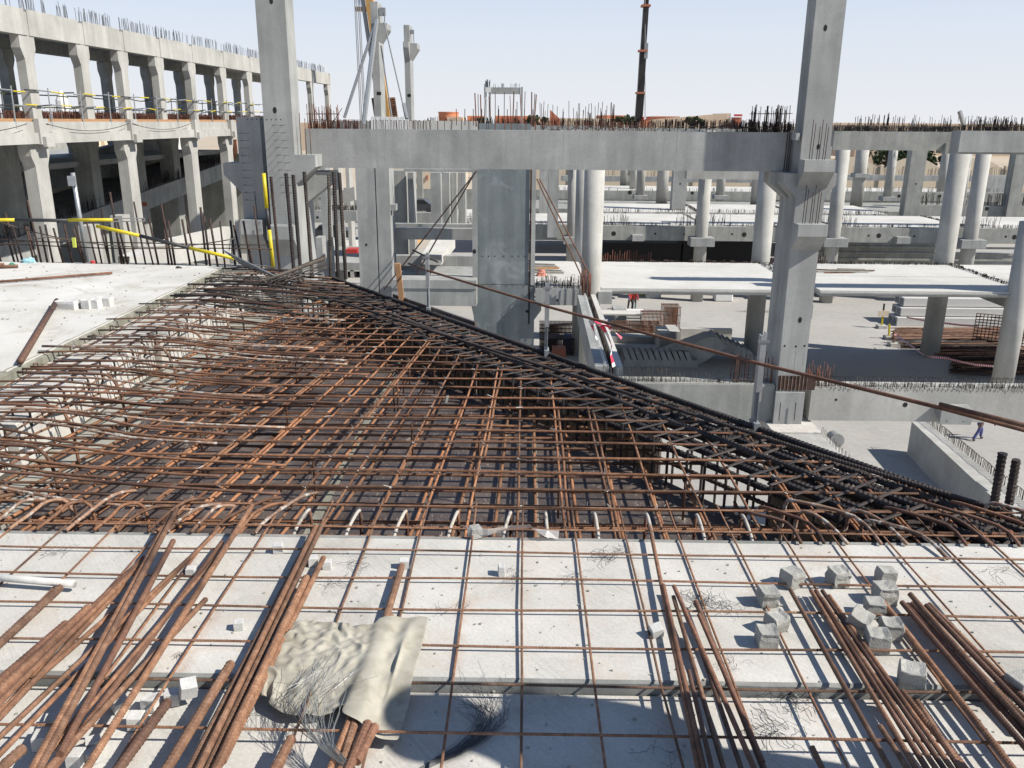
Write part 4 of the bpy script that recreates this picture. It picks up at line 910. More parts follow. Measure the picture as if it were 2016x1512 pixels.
    -536,214,7, -511,222,10, -492,223,26, -467,225,23, -461,219,5, -442,215,9, -424,215,17, -402,220,5, -388,213,8, -365,214,10, -345,209,23, -335,209,5, -315,215,16, -315,200,32, -295,193,19, -284,196,9, -260,193,17, -252,195,17, -245,195,21, -230,199,13, -212,199,8, -192,205,14, -180,210,19, -166,225,18, -148,228,7, -130,236,16, -110,243,8, -87,249,10, -67,254,16, -50,254,14, -25,254,14, 0,254,15,
    -542,236,6, -519,242,17, -495,241,12, -474,247,20, -455,242,7, -437,237,14, -423,233,5, -408,233,20, -386,226,21, -371,231,22, -352,230,19, -341,229,13, -332,228,22, -308,220,24, -297,208,13, -283,205,28, -276,206,6, -260,216,21, -250,217,19, -233,217,25, -211,221,17, -200,222,20, -183,233,18, -173,237,15, -158,249,5, -137,258,14, -117,264,11, -93,271,9, -72,275,9, -50,277,14, -25,277,14, 0,277,15,
    -548,258,5, -522,262,6, -496,262,5, -475,259,5, -450,257,5, -432,256,16, -425,255,7, -400,251,8, -391,242,5, -374,246,5, -358,248,12, -342,238,5, -318,242,9, -315,234,10, -299,231,18, -285,225,17, -287,226,7, -271,231,6, -252,235,5, -235,232,10, -220,231,12, -196,231,17, -190,248,18, -186,256,16, -169,268,9, -147,277,8, -124,286,7, -100,293,9, -75,297,10, -50,300,14, -25,300,15, 0,300,15,
]
cnx, cny = 32, 27
cq = np.array(CLOTH).reshape(-1, 3) / 1000.0
cR, cL = P(828, 1330, Z=.03), P(516, 1320, Z=.03)
ccx = cR.x - .018; ccy = P(680, 1322, Z=.03).y + .035; sx_ = (cR.x - cL.x) / .55
vs = []
for q in cq:
    x, y = q[0] * sx_, q[1] * .84
    # the near corner droops towards the viewer, the far left side is drawn in
    u = -q[0] / .55
    y += -.035 * (1 - u) * (1 if q[1] < 0 else .2) + .02 * u - .05 * max(0, u - .6) * (q[1] / .3)
    X, Y_ = ccx + x + .04 * q[1], ccy + y
    base = .022 if Y_ > 2.12 else .022 - .032 * min(1, (2.12 - Y_) / .10)
    zz = base + q[2] * 1.05
    for (ba, bb) in UB:
        d_ = (bb - ba).normalized(); w_ = Vector((X, Y_, 0)) - ba; dd = abs(w_.x * d_.y - w_.y * d_.x)
        zz = max(zz, .048 * math.exp(-(max(0, dd - .012) / .035) ** 2))
    if abs(Y_ - 2.068) < .03: zz = max(zz, .034)
    vs.append((X, Y_, zz))
fs = [(j * cnx + i, j * cnx + i + 1, (j + 1) * cnx + i + 1, (j + 1) * cnx + i) for j in range(cny - 1) for i in range(cnx - 1)]
cl = tag(MB().add(vs, fs).build('canvas_sheet', M['cloth'], smooth=True), 'crumpled beige canvas sheet thrown over the bars in the foreground', 'cloth')
sm = cl.modifiers.new('thickness', 'SOLIDIFY'); sm.thickness = .0018; sm.offset = -1
sb = cl.modifiers.new('smooth', 'SUBSURF'); sb.levels = 2; sb.render_levels = 2

# ================================================================ tie wire bundles
def wires(name, label, path, n, spread0, spread1, r, m, curl=.03, seed=0, zb=.0):
    q = random.Random(seed); b = MB()
    for i in range(n):
        a0, a1 = q.uniform(0, 6.28), q.uniform(0, 6.28); s0, s1 = q.random() ** .6, q.random() ** .7
        pts = []
        L = len(path); ext = q.uniform(.80, 1.12)
        for k, p in enumerate(path):
            t = k / (L - 1) * ext
            s = spread0 + (spread1 - spread0) * t ** 1.6
            o = Vector((math.cos(a0) * s * s0, math.sin(a0) * s * s0, 0))
            c_ = curl * t * t
            o += Vector((c_ * noise.noise((i * 3.1, t * 3, 1)), c_ * noise.noise((i * 2.3, t * 3, 5)), 0))
            pp = path[0].lerp(p, 1) + o; pp.z = max(zb + .004, p.z + abs(math.sin(a0)) * s * s0 * .5 + c_ * .5 * noise.noise((i * 1.3, t * 2, 9)))
            pts.append(pp)
        b.tube(pts, r, 3, cap=False)
    return tag(b.build(name, M[m]), label, 'tie wire')
pth = [P(710, 1530, Z=.03), P(672, 1500, Z=.035), P(640, 1470, Z=.04), P(625, 1445, Z=.05), P(618, 1415, Z=.065), P(612, 1385, Z=.075), P(622, 1350, Z=.075), P(650, 1318, Z=.07)]
wires('wire_bundle', 'bundle of pale grey tie wires fanning out over the lower left of the canvas', pth, 40, .007, .10, .0006, 'wire_grey', .11, 3)
pth = [P(622, 1460, Z=.03), P(600, 1440, Z=.03), P(580, 1420, Z=.02), P(560, 1400, Z=.0), P(550, 1380, Z=.0)]
wires('wire_bundle', 'loose dark curls of tie wire beside the lower left of the canvas', pth, 26, .01, .10, .0004, 'wire', .14, 4, -.05)
pth = [P(815, 1525, Z=-.035), P(860, 1500, Z=-.035), P(905, 1478, Z=-.03), P(945, 1450, Z=-.03), P(965, 1425, Z=-.02), P(962, 1400, Z=-.01), P(940, 1382, Z=-.01)]
wires('wire_bundle', 'bundle of dark tie wires lying in the shadow right of the canvas', pth, 80, .007, .075, .0005, 'wire', .10, 5, -.05)
for i, (px, py, n, ln, lab) in enumerate((
        (1205, 1095, 16, .06, 'spray of tie wire on the first mesh row near the centre'), (1130, 1135, 9, .05, 'curled wire scraps left of the spray near the centre'),
        (1380, 1190, 24, .05, 'knot of tie wire tangled on the loose bundle right of centre'), (1425, 1190, 14, .06, 'dark wire curls right of the loose bundle right of centre'),
        (1550, 1370, 26, .07, 'long curls of wire hanging over the plank step on the right'), (1535, 1440, 18, .07, 'looped wire coil on the near plank on the right'),
        (1010, 1140, 10, .05, 'thin wire curls beside the narrow upright block'), (700, 1110, 10, .07, 'faint wire strands right of the free bar tip'),
        (655, 1150, 8, .06, 'wire strands between the bundle and the canvas bar'), (105, 1090, 8, .05, 'thin wire curls near the left frame on the planks'),
        (350, 1292, 6, .02, 'little twist of wire above the plank step on the left'), (1445, 1310, 8, .03, 'single hooked wire curl left of the concrete cubes'),
        (1300, 1480, 6, .06, 'wire strands in the shadow near the bottom'), (900, 1200, 6, .04, 'thin wire pieces right of the canvas top corner'),
        (1960, 1130, 8, .06, 'wire strands at the right frame near the pit edge'), (1660, 1290, 10, .05, 'thin wire strands lying over the tight bundle'))):
    q = random.Random(60 + i); b = MB(); z = 0.0 if py < 1360 else -.036
    c = P(px, py, Z=z)
    for k in range(n):
        p = c + Vector((q.uniform(-.03, .03), q.uniform(-.02, .02), .004)); a = q.uniform(0, 6.28); pts = [p.copy()]
        da = q.uniform(-.5, .5)
        for s in range(7):
            a += da + q.uniform(-.25, .25); p = p + Vector((math.cos(a), math.sin(a), 0)) * ln * q.uniform(.12, .3); p.z = z + .004 + q.uniform(0, .012) + (.02 if n > 20 and s == 3 else 0); pts.append(p.copy())
        b.tube(pts, .0006 if n < 15 else .0008, 3, cap=False)
    tag(b.build('wire_scraps', M['wire']), lab, 'tie wire')
# ================================================================ precast frame helpers
ZG, ZL1, ZL2 = -12.3, -6.5, 1.25
def fr(px0, px1, pyt, pyb, Y):
    """world x0,x1,z0,z1 of a front face seen between pixel columns / rows at distance Y"""
    ym = (pyt + pyb) / 2; xm = (px0 + px1) / 2
    return P(px0, ym, Y=Y).x, P(px1, ym, Y=Y).x, P(xm, pyb, Y=Y).z, P(xm, pyt, Y=Y).z
def hole(parent, px, py, Y, r=.05, sz=1.3, m='dark_hole', name='hole_disc'):
    c = P(px, py, Y=Y); n = 10
    pl = [(c.x + r * math.cos(a), c.z + r * sz * math.sin(a)) for a in np.linspace(0, 6.283, n, endpoint=False)]
    for ch in parent.children:
        if ch.name.split('.')[0] in ('front_shaft', 'shaft', 'beam_body', 'panel_face'): parent = ch; break
    return MB().prism(pl, 'y', Y - .004, Y + .02).build(name, M[m], parent)  # thin proud disc; its dark colour stands for the shade of an open hole
def stirrup_src(w_=.25, h=.28, r=.008, m='stirrup_grey', ax='y', name='stirrup'):
    b = MB(); d = (lambda u, z: (0, u, z)) if ax == 'y' else (lambda u, z: (u, 0, z))
    b.tube([d(-w_ / 2, -.03), d(-w_ / 2, h - .03), d(-w_ / 2 + .03, h), d(w_ / 2 - .03, h), d(w_ / 2, h - .03), d(w_ / 2, -.03)], r, 4, cap=False)
    me = b.build(name, M[m]); sc.collection.objects.unlink(me); return me
STI = {}
def put_stirrup(parent, key, loc, rz=0.0):
    w_, h, r, m, ax = key
    if key not in STI: STI[key] = stirrup_src(w_, h, r, m, ax)
    o = STI[key].copy(); sc.collection.objects.link(o); o.parent = parent; o.location = Vector(loc) - world_loc(parent)
    o.rotation_euler = (R.uniform(-.06, .06), R.uniform(-.08, .08), rz + R.uniform(-.15, .15)); return o
def fuzz(parent, x0, x1, y0, y1, z, n, h, r, m, name='projecting_bars', seed=0, hair=True, lean=.1):
    """a mass of small projecting bars too small to pick apart"""
    q = random.Random(seed); b = MB()
    for i in range(n):
        x, y = q.uniform(x0, x1), q.uniform(y0, y1); hh = h * q.uniform(.6, 1.1); l = q.uniform(-lean, lean) * hh
        if hair and q.random() < .6:
            d = q.uniform(.10, .28); a = q.choice((0, 1.57)) ; dx, dy = d * math.cos(a), d * math.sin(a)
            b.tube([(x, y, z), (x + l, y, z + hh), (x + dx + l, y + dy, z + hh), (x + dx, y + dy, z)], r, 3, cap=False)
        else: b.tube([(x, y, z), (x + l, y + q.uniform(-lean, lean) * hh, z + hh)], r, 3, cap=False)
    return b.build(name, M[m], parent, kind='stuff')
def lattice(parent, x0, x1, y, z, seed=0, m='stirrup_grey', r=.012, h=.17, n=None, w_=.35):
    """lattice girder bars on a beam top: zigzag plus top chord"""
    q = random.Random(seed); b = MB(); L = x1 - x0; n = n or int(L / .22)
    for k, yy in enumerate((y, y + w_)):
        pts = [(x0 + L * i / n, yy + q.uniform(-.01, .01), z + (h if i % 2 else .01)) for i in range(n + 1)]
        b.tube(pts, r * .8, 3, cap=False); b.tube([(x0, yy, z + h), (x1, yy, z + h)], r, 3)
    return b.build('lattice_bars', M[m], parent, kind='stuff')

# ================================================================ right main column (twin)
YF = 27.0
cx0, cx1 = 8.34, 9.21
rc = thing('precast_column', 'tall twin grey precast column with four brackets, right of centre', 'column', (8.8, 27.4, -8.0))
def side_corbel_profile(x0, x1, zb, zt, lefts=(), rights=()):
    """lefts/rights: (ztop, projection, face height, slope height)"""
    pr = [(x0, zb)]
    for zt_, p, hf, hs in sorted(lefts): pr += [(x0, zt_ - hf - hs), (x0 - p, zt_ - hf), (x0 - p, zt_), (x0, zt_)]
    pr += [(x0, zt), (x1, zt)]
    for zt_, p, hf, hs in sorted(rights, reverse=True): pr += [(x1, zt_), (x1 + p, zt_), (x1 + p, zt_ - hf), (x1, zt_ - hf - hs)]
    pr += [(x1, zb)]
    return pr
zc = P(1560, 341, Y=YF).z
MB().prism(side_corbel_profile(cx0, cx1, -7.95, 9.5, [(zc, .42, .32, .42)], [(zc, .30, .34, .38)]), 'y', YF, YF + .83).build('front_shaft', M['precast'], rc)
MB().prism(side_corbel_profile(cx0 + .004, cx1 - .004, -7.95, .05, [(zc - .01, .60, .34, .48)]), 'y', YF + .86, YF + 1.72).build('rear_shaft', M['precast'], rc)
def front_corbel(parent, x0, x1, y, zt, p=.55, hf=.32, hs=.42, m='precast'):
    return MB().prism([(y, zt), (y - p, zt), (y - p, zt - hf), (y, zt - hf - hs)], 'x', x0, x1).build('bracket', M[m], parent)
zt = P(1608, 315, Y=YF - .5).z; front_corbel(rc, cx0 - .02, cx1 + .03, YF - .002, zt, .55, .34, .5)
zt2 = P(1592, 442, Y=YF - .5).z; front_corbel(rc, cx0 - .01, cx1 + .02, YF - .002, zt2, .55, .36, .5)
for zz in (zt, zt2):
    for i, dx in enumerate((.20, .25, .42, .46, .60, .64)):
        MB().tube([(cx0 + dx, YF - .22 - .08 * (i % 2), zz - .02), (cx0 + dx + .02, YF - .22 - .08 * (i % 2), zz + 1.15 - .10 * (i % 3))], .011, 5).build('starter_bar', M['starter'], rc, smooth=True)
a = P(1573, 269, Y=YF - .15); MB().box(a.x - .09, a.x + .02, YF - .16, YF + .3, a.z - .1, a.z + .1).build('bearing_block', M['precast'], rc)
MB().box(cx1, cx1 + .12, YF + .2, YF + .6, P(1640, 315, Y=YF).z, P(1640, 289, Y=YF).z).build('side_block', M['precast'], rc)
MB().box(cx1, cx1 + .13, YF + .3, YF + .7, P(1650, 632, Y=YF).z, P(1650, 604, Y=YF).z).build('side_block', M['precast'], rc)
for px, py, r in ((1625, 55, .055), (1611, 289, .05), (1587, 436, .05), (1575, 630, .06), (1545, 681, .032), (1567, 682, .035), (1584, 681, .035), (1553, 825, .05)):
    if py in (436,): continue
    hole(rc, px, py, YF, r, 1.7 if r > .045 else 1.1)
for px, py, l in ((1567, 690, 0.75), (1584, 690, .5)):     # rust runs below the holes
    c = P(px, py, Y=YF); MB().box(c.x - .006, c.x + .006, YF - .0025, YF, c.z - l, c.z).build('stain', M['alu'], rc)
# grout joint and base
zg0, zg1 = P(1580, 767, Y=YF).z, P(1580, 740, Y=YF).z
b = MB(); b.box(cx0 + .03, cx1 + .35, YF - .055, YF - .002, zg0, zg1); b.build('grout_joint', M['starter'], rc)
for i in range(8): MB().tube([(cx0 + .1 + i * .12, YF - .065, zg0 - .04), (cx0 + .1 + i * .12, YF - .065, zg1 + .03)], .008, 5).build('joint_bar', M['rust_splash'], rc)
MB().box(cx0 - .05, cx1 + .03, YF - .12, YF - .003, -7.95, zg0 - .06, .01).build('lower_cladding', M['precast'], rc)
for px in (1535, 1565):
    c = P(px, 830, Y=YF - .3); MB().tube([(c.x, YF - .2, c.z), (c.x, YF - .2, c.z + .62)], .014, 6).build('dowel', M['starter'], rc)
MB().box(cx0 - .25, cx1 + .45, YF - .9, YF + 1.7, -8.25, -7.95, .01).build('base_pad', M['slab'], rc)

# lower podium level: beam carrying the base pad, going towards the viewer
pb = thing('podium_beam', 'pale beam below the right column base with short stirrups along its edge', 'beam', (9.3, 24, -8.3))
MB().box(8.0, 9.75, 14, 26.09, -9.4, -8.0).build('beam_body', M['precast_warm'], pb)
for i in range(46):
    y = 14.3 + i * .26; put_stirrup(pb, (.10, .26, .007, 'stirrup_grey', 'y'), (9.62, y, -8.0), 0)

# ================================================================ left main column (twin) and its neighbour
lc = thing('precast_column', 'tallest twin grey precast column left of centre with a bracket carrying the long beam', 'column', (-7.4, 27.5, -8.0))
lx0, lx1 = -7.90, -7.03
zb = P(600, 305, Y=YF).z
MB().prism(side_corbel_profile(lx0, lx1, -12.3, 9.5, [], [(zb, .62, .36, .50)]), 'y', YF, YF + .95).build('front_shaft', M['precast'], lc)
MB().prism(side_corbel_profile(lx0 + .004, lx1 + .02, -12.3, -.1, [], [(zb - .55, .80, .38, .60)]), 'y', YF + .98, YF + 1.95).build('rear_shaft', M['precast'], lc)
hole(lc, 534, 2, YF, .055, 1.6); hole(lc, 541, 217, YF, .06, 1.6)
for i in range(4): hole(lc, 525 + i * 9.3, 235.5, YF, .018, 1)
zq = P(560, 445, Y=YF - .5).z
front_corbel(lc, lx0 + .02, lx1 - .02, YF - .002, zq, .6, .40, .6)
for i in range(10):       # bent tie bars sticking out of the face
    z = P(540, 247 + i * 14.6, Y=YF).z
    for xx in (lx0 + .30, lx1 - .32):
        x = xx + .015 * i
        MB().tube([(x, YF, z), (x + .02, YF - .30, z + .01), (x + .20, YF - .30, z + .02)] if xx < -7.5 else [(x, YF, z), (x, YF - .34, z), (x + .2, YF - .36, z + .02)], .006, 4).build('tie_bar', M['stirrup_grey'], lc)
for dx in (.12, .28, .42): MB().tube([(lx1 + dx, YF + .35, zb - .02), (lx1 + dx + .01, YF + .35, zb + 1.35 - dx)], .012, 5).build('starter_bar', M['starter_red'], lc, smooth=True)
MB().tube([(lx0 + .62, YF - .35, zq), (lx0 + .6, YF - .35, zq + .95)], .012, 5).build('starter_bar', M['galv'], lc)
YN = 27.6
n0, n1, nz0, nz1 = fr(475, 521, 230, 500, YN)
nc = thing('precast_column', 'shorter grey column with pointed left bracket standing in shade beside the tallest column', 'column', (-8.7, 28, -8))
znc = P(450, 321, Y=YN).z
MB().prism(side_corbel_profile(n0, n1 + .0, -12.3, nz1, [(znc, .52, .36, .55)], []), 'y', YN, YN + .9).build('shaft', M['precast'], nc)
for i in range(4): hole(nc, 487 + i * 9.2, 235, YN, .018, 1)
for i in range(10):
    z = P(490, 262 + i * 14.5, Y=YN).z
    MB().tube([(n0 + .15, YN, z), (n0 + .15, YN - .28, z), (n0 + .45, YN - .30, z)], .0055, 4).build('tie_bar', M['stirrup_grey'], nc)
    if i < 9: hole(nc, 489 + i * 1.2, 246 + i * 14.6, YN, .022, 1, 'alu')
front_corbel(nc, n0 + .05, n1 - .02, YN - .002, P(500, 433, Y=YN - .5).z, .55, .45, .6)
MB().tube([(n0 + .52, YN - .3, P(500, 433, Y=YN).z), (n0 + .5, YN - .3, P(500, 375, Y=YN).z)], .012, 5).build('starter_bar', M['starter'], nc)

# ================================================================ long main beam
YB = 27.90
bx0 = P(601, 290, Y=YB).x; bx1 = 8.95
bz1 = P(1075, 257, Y=YB).z; bz0 = P(1075, 334, Y=YB).z
mb = thing('main_beam', 'long grey precast beam spanning between the two tall columns', 'beam', (0, 27.6, bz0))
MB().prism([(bx0, bz1), (bx1, bz1), (bx1, bz0), (bx0 + .55, bz0), (bx0 + .5, bz0 + .02), (bx0, bz0 + .22)], 'y', YB, YB + .85).build('beam_body', M['precast'], mb)
for x in (-1.3, 1.2, 4.35, 4.75):
    MB().box(x - .006, x + .006, YB - .002, YB, bz0 + .03, bz1 - .02).build('mould_seam', M['precast2'], mb)
x = bx0 + .5
while x < bx1 - .5:
    near = .10 if x < -3 else (.26 if x < 1.8 else .10 if x < 4 else .24)
    put_stirrup(mb, (.30, .27, .0085, 'starter' if x > 4 or x < -1 else 'starter_red', 'y'), (x, YB + .30, bz1 + (.0)), R.uniform(-.2, .2)); x += near * R.uniform(.8, 1.3)
q = random.Random(5)
def bar_cluster(parent, x0, x1, y0, y1, z, n, h0, h1, r, m, lean=.03, name='column_bar', seed=1, ties_=2):
    q = random.Random(seed)
    for i in range(n):
        x, y = q.uniform(x0, x1), q.uniform(y0, y1); h = q.uniform(h0, h1)
        l = q.uniform(-lean, lean) * (4 if q.random() < .08 else 1)
        MB().tube([(x, y, z), (x + l, y, z + h)], r, 5).build(name, M[m], parent, smooth=True)
    for k in range(ties_):
        zz = z + h0 * (.12 + .8 * k / max(1, ties_ - 1)) if ties_ > 1 else z + .15
        MB().tube([(x0, y0, zz), (x1, y0, zz + .02), (x1, y1, zz), (x0, y1, zz), (x0, y0, zz)], r * .6, 4, cap=False).build('tie_ring', M[m], parent)
bar_cluster(mb, bx0 + .02, bx0 + 1.0, YB + .2, YB + .7, bz1 - .02, 34, .50, .80, .011, 'starter_red', seed=3)
fuzz(mb, bx0 + .05, bx0 + 1.6, YB + .1, YB + .8, bz1, 70, .26, .009, 'starter_red', seed=4)
bar_cluster(mb, 7.1, 8.28, YB + .1, YB + .75, bz1 - .02, 44, .62, .86, .011, 'starter', seed=6)
fuzz(mb, 6.7, 8.28, YB + .1, YB + .8, bz1, 90, .30, .010, 'starter', seed=7)
for x in (8.20, 8.26, 8.13): MB().tube([(x, YB - .04, bz0 - .05), (x + .02, YB - .04, bz1 + .25)], .013, 5).build('column_bar', M['starter'], mb, smooth=True)
for s in (-1, 1): MB().tube([(bx0 + .75, YB + .1, bz1), (bx0 + .75 + s * .45, YB + .1, bz1 + .62)], .010, 5).build('column_bar', M['starter'], mb)
lattice(mb, 0.5, bx1 - .4, YB + .12, bz1, 3, 'stirrup_grey', .009, .15)
MB().tube([(bx1 - 1.7, YB + .3, bz1 + .08), (bx1 - 2.6, YB + .3, bz1 + .2), (bx1 - 3.2, YB + .3, bz1 + .1)], .02, 6).build('loose_hose', M['starter'], mb)

# ================================================================ lower right beam at the first level, same frame
lb = thing('lower_beam', 'warm grey lower beam with rows of stirrups to the right of the right column', 'beam', (12, 27.4, -7.6))
z0_, z1_ = P(1800, 830, Y=YF + .1).z, P(1800, 767, Y=YF + .1).z
MB().box(cx1 + .31, 19.5, YF + .1, YF + .95, z0_, z1_).build('beam_body', M['precast_warm'], lb)
xx0, xx1, zz0, zz1 = fr(1852, 1914, 806, 836, YF - .35)
MB().prism([(YF + .095, zz1 + .04), (YF - .35, zz1 + .0), (YF - .35, zz0), (YF + .095, zz0 + .28)], 'x', xx0, xx1).build('bracket', M['precast'], lb)
for px, py in ((1864, 833), (1897, 834)): hole(lb, px, py - 4, YF - .352, .018, 1)
for px, py, r in ((1646, 787, .045), (1782, 797, .085), (1795, 790, .05)): hole(lb, px, py, YF + .1, r, 1.0)
x = cx1 + .9
while x < 19:
    put_stirrup(lb, (.34, .36, .009, 'stirrup_grey', 'y'), (x, YF + .25, z1_), .2); x += .145 * R.uniform(.8, 1.2)
fuzz(lb, cx1 + .4, 19.2, YF + .15, YF + .3, z1_, 330, .17, .007, 'stirrup_grey', seed=12)
MB().box(cx1 + .31, 19.4, YF + .13, YF + .26, z1_ + .0, z1_ + .035).build('rough_top', M['rough_block'], lb)
bar_cluster(lb, cx1 + .05, cx1 + 1.0, YF + .1, YF + .8, z1_, 40, .45, .85, .010, 'starter_red', seed=13, ties_=0)
lb2 = thing('lower_beam', 'grey lower beam left of the right column behind the bar cage, stirrups on top', 'beam', (5, 27.4, -7.6))
z0_, z1_ = P(1380, 828, Y=YF + .1).z, P(1380, 757, Y=YF + .1).z
MB().box(2.5, cx0 - .03, YF + .1, YF + .95, z0_, z1_).build('beam_body', M['precast2'], lb2)
x = 2.7
while x < 7.4:
    put_stirrup(lb2, (.30, .50 if x < 5 else .34, .010, 'stirrup_grey', 'y'), (x, YF + .35, z1_), .3); x += (.15 if x < 5.2 else .42) * R.uniform(.9, 1.15)
fuzz(lb2, 2.6, cx0 - .6, YF + .15, YF + .3, z1_, 120, .17, .007, 'stirrup_grey', seed=14)
MB().box(2.55, cx0 - .05, YF + .13, YF + .3, z1_, z1_ + .04).build('rough_top', M['rough_block'], lb2)
bar_cluster(lb2, 6.95, cx0 - .1, YF + .2, YF + .8, z1_, 26, .7, 1.05, .011, 'starter_red', seed=15, ties_=1)

# ================================================================ wall panel column in the centre
YW = 42.5
wx0, wx1, _, _ = fr(930, 1052, 335, 560, YW)
wp = thing('wall_panel', 'wide blue-grey wall panel column in the centre, row of small holes across it', 'wall panel', ((wx0 + wx1) / 2, 43, ZG))
zj = P(990, 560, Y=YW).z
px_ = lambda p, y=450: P(p, y, Y=YW).x
MB().box(px_(941), px_(1042), YW, YW + .6, zj, 1.45).build('panel_face', M['steel_panel'], wp)
MB().box(px_(930), px_(940.4), YW - .10, YW + .6, zj, .9).build('left_post', M['precast'], wp)
MB().box(px_(1046), px_(1054), YW - .10, YW + .6, zj, .9).build('right_post', M['precast'], wp)
MB().box(px_(1042.6), px_(1045.6), YW - .04, YW + .1, zj, .9).build('joint_strip', M['rust_brown'], wp)
b0, b1 = px_(933, 600), px_(1046, 600)
zk = P(950, 590, Y=YW).z
MB().prism(side_corbel_profile(b0, px_(1052, 600), ZG, zj - .03, [(zk, .18, .02, .9)], [(zk - .1, .35, .4, .5)]), 'y', YW - .06, YW + .7).build('lower_panel', M['steel_panel'], wp)
MB().box(px_(1040, 600), px_(1043, 600), YW - .07, YW - .06, zj - 2.0, zj - .05).build('panel_joint', M['dark_hole'], wp)
for px in (949, 962, 974, 991, 1008, 1021, 1033): hole(wp, px, 504.5, YW, .035, 1.0)
hole(wp, 934, 495, YW - .1, .09, 1.3); hole(wp, 1038, 613, YW - .06, .10, .8)
for i in range(9):    # projecting bars whose shadows rake the lower face
    x = b0 + .3 + i * .28
    MB().tube([(x, YW - .05, zj - .06), (x, YW - .95, zj - .06)], .009, 4).build('dowel_bar', M['stirrup_grey'], wp)
fuzz(wp, px_(941), px_(1042), YW - .08, YW - .03, zj - .04, 40, .12, .01, 'rough_block', 'grout_lumps', 5, hair=False)
for i in range(10):
    x = px_(900) + i * (px_(1046) - px_(900)) / 9
    MB().tube([(x, YW + .3, 1.35), (x, YW + .3, 2.1)], .018, 5).build('starter_bar', M['starter'], wp)
tall = [(935, 183), (941, 185), (946, 186), (956, 195), (963, 190), (975, 182), (1012, 180), (1034, 180), (1047, 181), (1053, 184), (1056, 186), (993, 182), (1024, 184), (968, 230), (981, 208), (1018, 200), (1004, 188)]
for i, (px, py) in enumerate(tall):
    y = YW + .2 + (i % 3) * .4; a = P(px, py, Y=y)
    MB().tube([(a.x + R.uniform(-.1, .1), y, 1.3), a], .03 if i < 11 and i % 2 == 0 else .018, 5).build('tall_bar', M['starter_red'] if i % 2 == 0 else M['starter'], wp)
# diagonal props bracing the panel
pr = thing('bracing_props', 'pair of slim dark push-pull props bracing the wall panel on its left', 'props', (-4, 41, -5))
for a, c, r in (((938, 337, 42.3), (792, 524, 41), .035), ((932, 345, 42.3), (842, 502, 41), .035)):
    MB().tube([P(a[0], a[1], Y=a[2]), P(c[0], c[1], Y=c[2]), P(c[0], c[1], Y=c[2]) + (P(c[0], c[1], Y=c[2]) - P(a[0], a[1], Y=a[2])) * .25], r, 6).build('prop_tube', M['starter'], pr)
pr = thing('bracing_props', 'pair of slim rusty push-pull props bracing the wall panel on its right', 'props', (4, 41, -5))
for a, c, r in (((1057, 352, 43.2), (1150, 555, 42.0), .035), ((1062, 352, 43.2), (1163, 545, 42.2), .035)):
    MB().tube([P(a[0], a[1], Y=a[2]), P(c[0], c[1], Y=c[2])], r, 6).build('prop_tube', M['rust_brown'], pr)

# ================================================================ columns left of the panel (x 705-770)
YC = 43.0
def column(x0p, x1p, ytp, ybp, Y, label, zb=ZG, zt=None, depth=.9, m='precast', rights=(), lefts=(), name='precast_column', group=None, holes=()):
    x0, x1, z0, z1 = fr(x0p, x1p, ytp, ybp, Y)
    z1 = zt if zt is not None else z1
    t = thing(name, label, 'column', ((x0 + x1) / 2, Y + depth / 2, zb), group)
    L = [(P(x0p, a, Y=Y).z, b_, c_, d_) for a, b_, c_, d_ in lefts]; Rr = [(P(x1p, a, Y=Y).z, b_, c_, d_) for a, b_, c_, d_ in rights]
    MB().prism(side_corbel_profile(x0, x1, zb, z1, L, Rr), 'y', Y, Y + depth).build('shaft', M[m], t)
    for px, py, r in holes: hole(t, px, py, Y, r, 1.2)
    return t, x0, x1, z1
t, a0, a1, _ = column(704, 741, 333, 550, YC, 'grey column left of the narrow joint, between the tallest column and the wall panel', zt=.9, depth=1.0, holes=((721, 482, .06),))
t2, b0_, b1_, _ = column(743, 769, 333, 550, YC, 'grey column right of the narrow joint with a sunlit side and small bracket', zt=.95, depth=1.6)
MB().box(b1_, b1_ + .28, YC + .1, YC + .6, P(775, 415, Y=YC).z, P(775, 403, Y=YC).z).build('side_block', M['precast'], t2)
# beam on the left of the panel at first level
def beam(x0p, x1p, ytp, ybp, Y, label, depth=.7, m='precast', holes=(), brackets=(), fz=None, lat=None, name='precast_beam', ledge=None, x0=None, x1=None):
    X0, X1, z0, z1 = fr(x0p, x1p, ytp, ybp, Y)
    X0 = x0 if x0 is not None else X0; X1 = x1 if x1 is not None else X1
    t = thing(name, label, 'beam', ((X0 + X1) / 2, Y + depth / 2, z0))
    MB().box(X0, X1, Y, Y + depth, z0, z1).build('beam_body', M[m], t)
    for px, py, r in holes: hole(t, px, py, Y, r, 1.0)
    for bx0_, bx1_, byt, byb, pj in brackets:
        q0, q1, qz0, qz1 = fr(bx0_, bx1_, byt, byb, Y - pj)
        MB().box(q0, q1, Y - pj, Y - .002, qz0, qz1, .01).build('bracket', M['precast'], t)
    if fz: fuzz(t, X0, X1, Y + .02, Y + depth, z1, *fz)
    if lat: lattice(t, X0, X1, Y + .1, z1, *lat)
    if ledge: MB().box(X0, X1, Y - .001 - ledge[0], Y - .001, z1 - ledge[1], z1 - .004).build('ledge', M[m], t)
    return t, X0, X1, z0, z1
beam(771, 938, 551, 602, 41.6, 'grey beam joining the columns to the left side of the wall panel', ledge=(.06, .42), depth=1.2, holes=())
beam(1054, 1149, 569, 601, 41.8, 'short grey beam right of the wall panel with lattice bars on top', holes=((1097, 591, .06),), fz=(90, .35, .012, 'stirrup_grey', 'projecting_bars', 21), depth=.8)
beam(772, 938, 450, 472, 44.5, 'pale upper tie beam between the columns and wall panel at mid height', depth=.5, ledge=None)
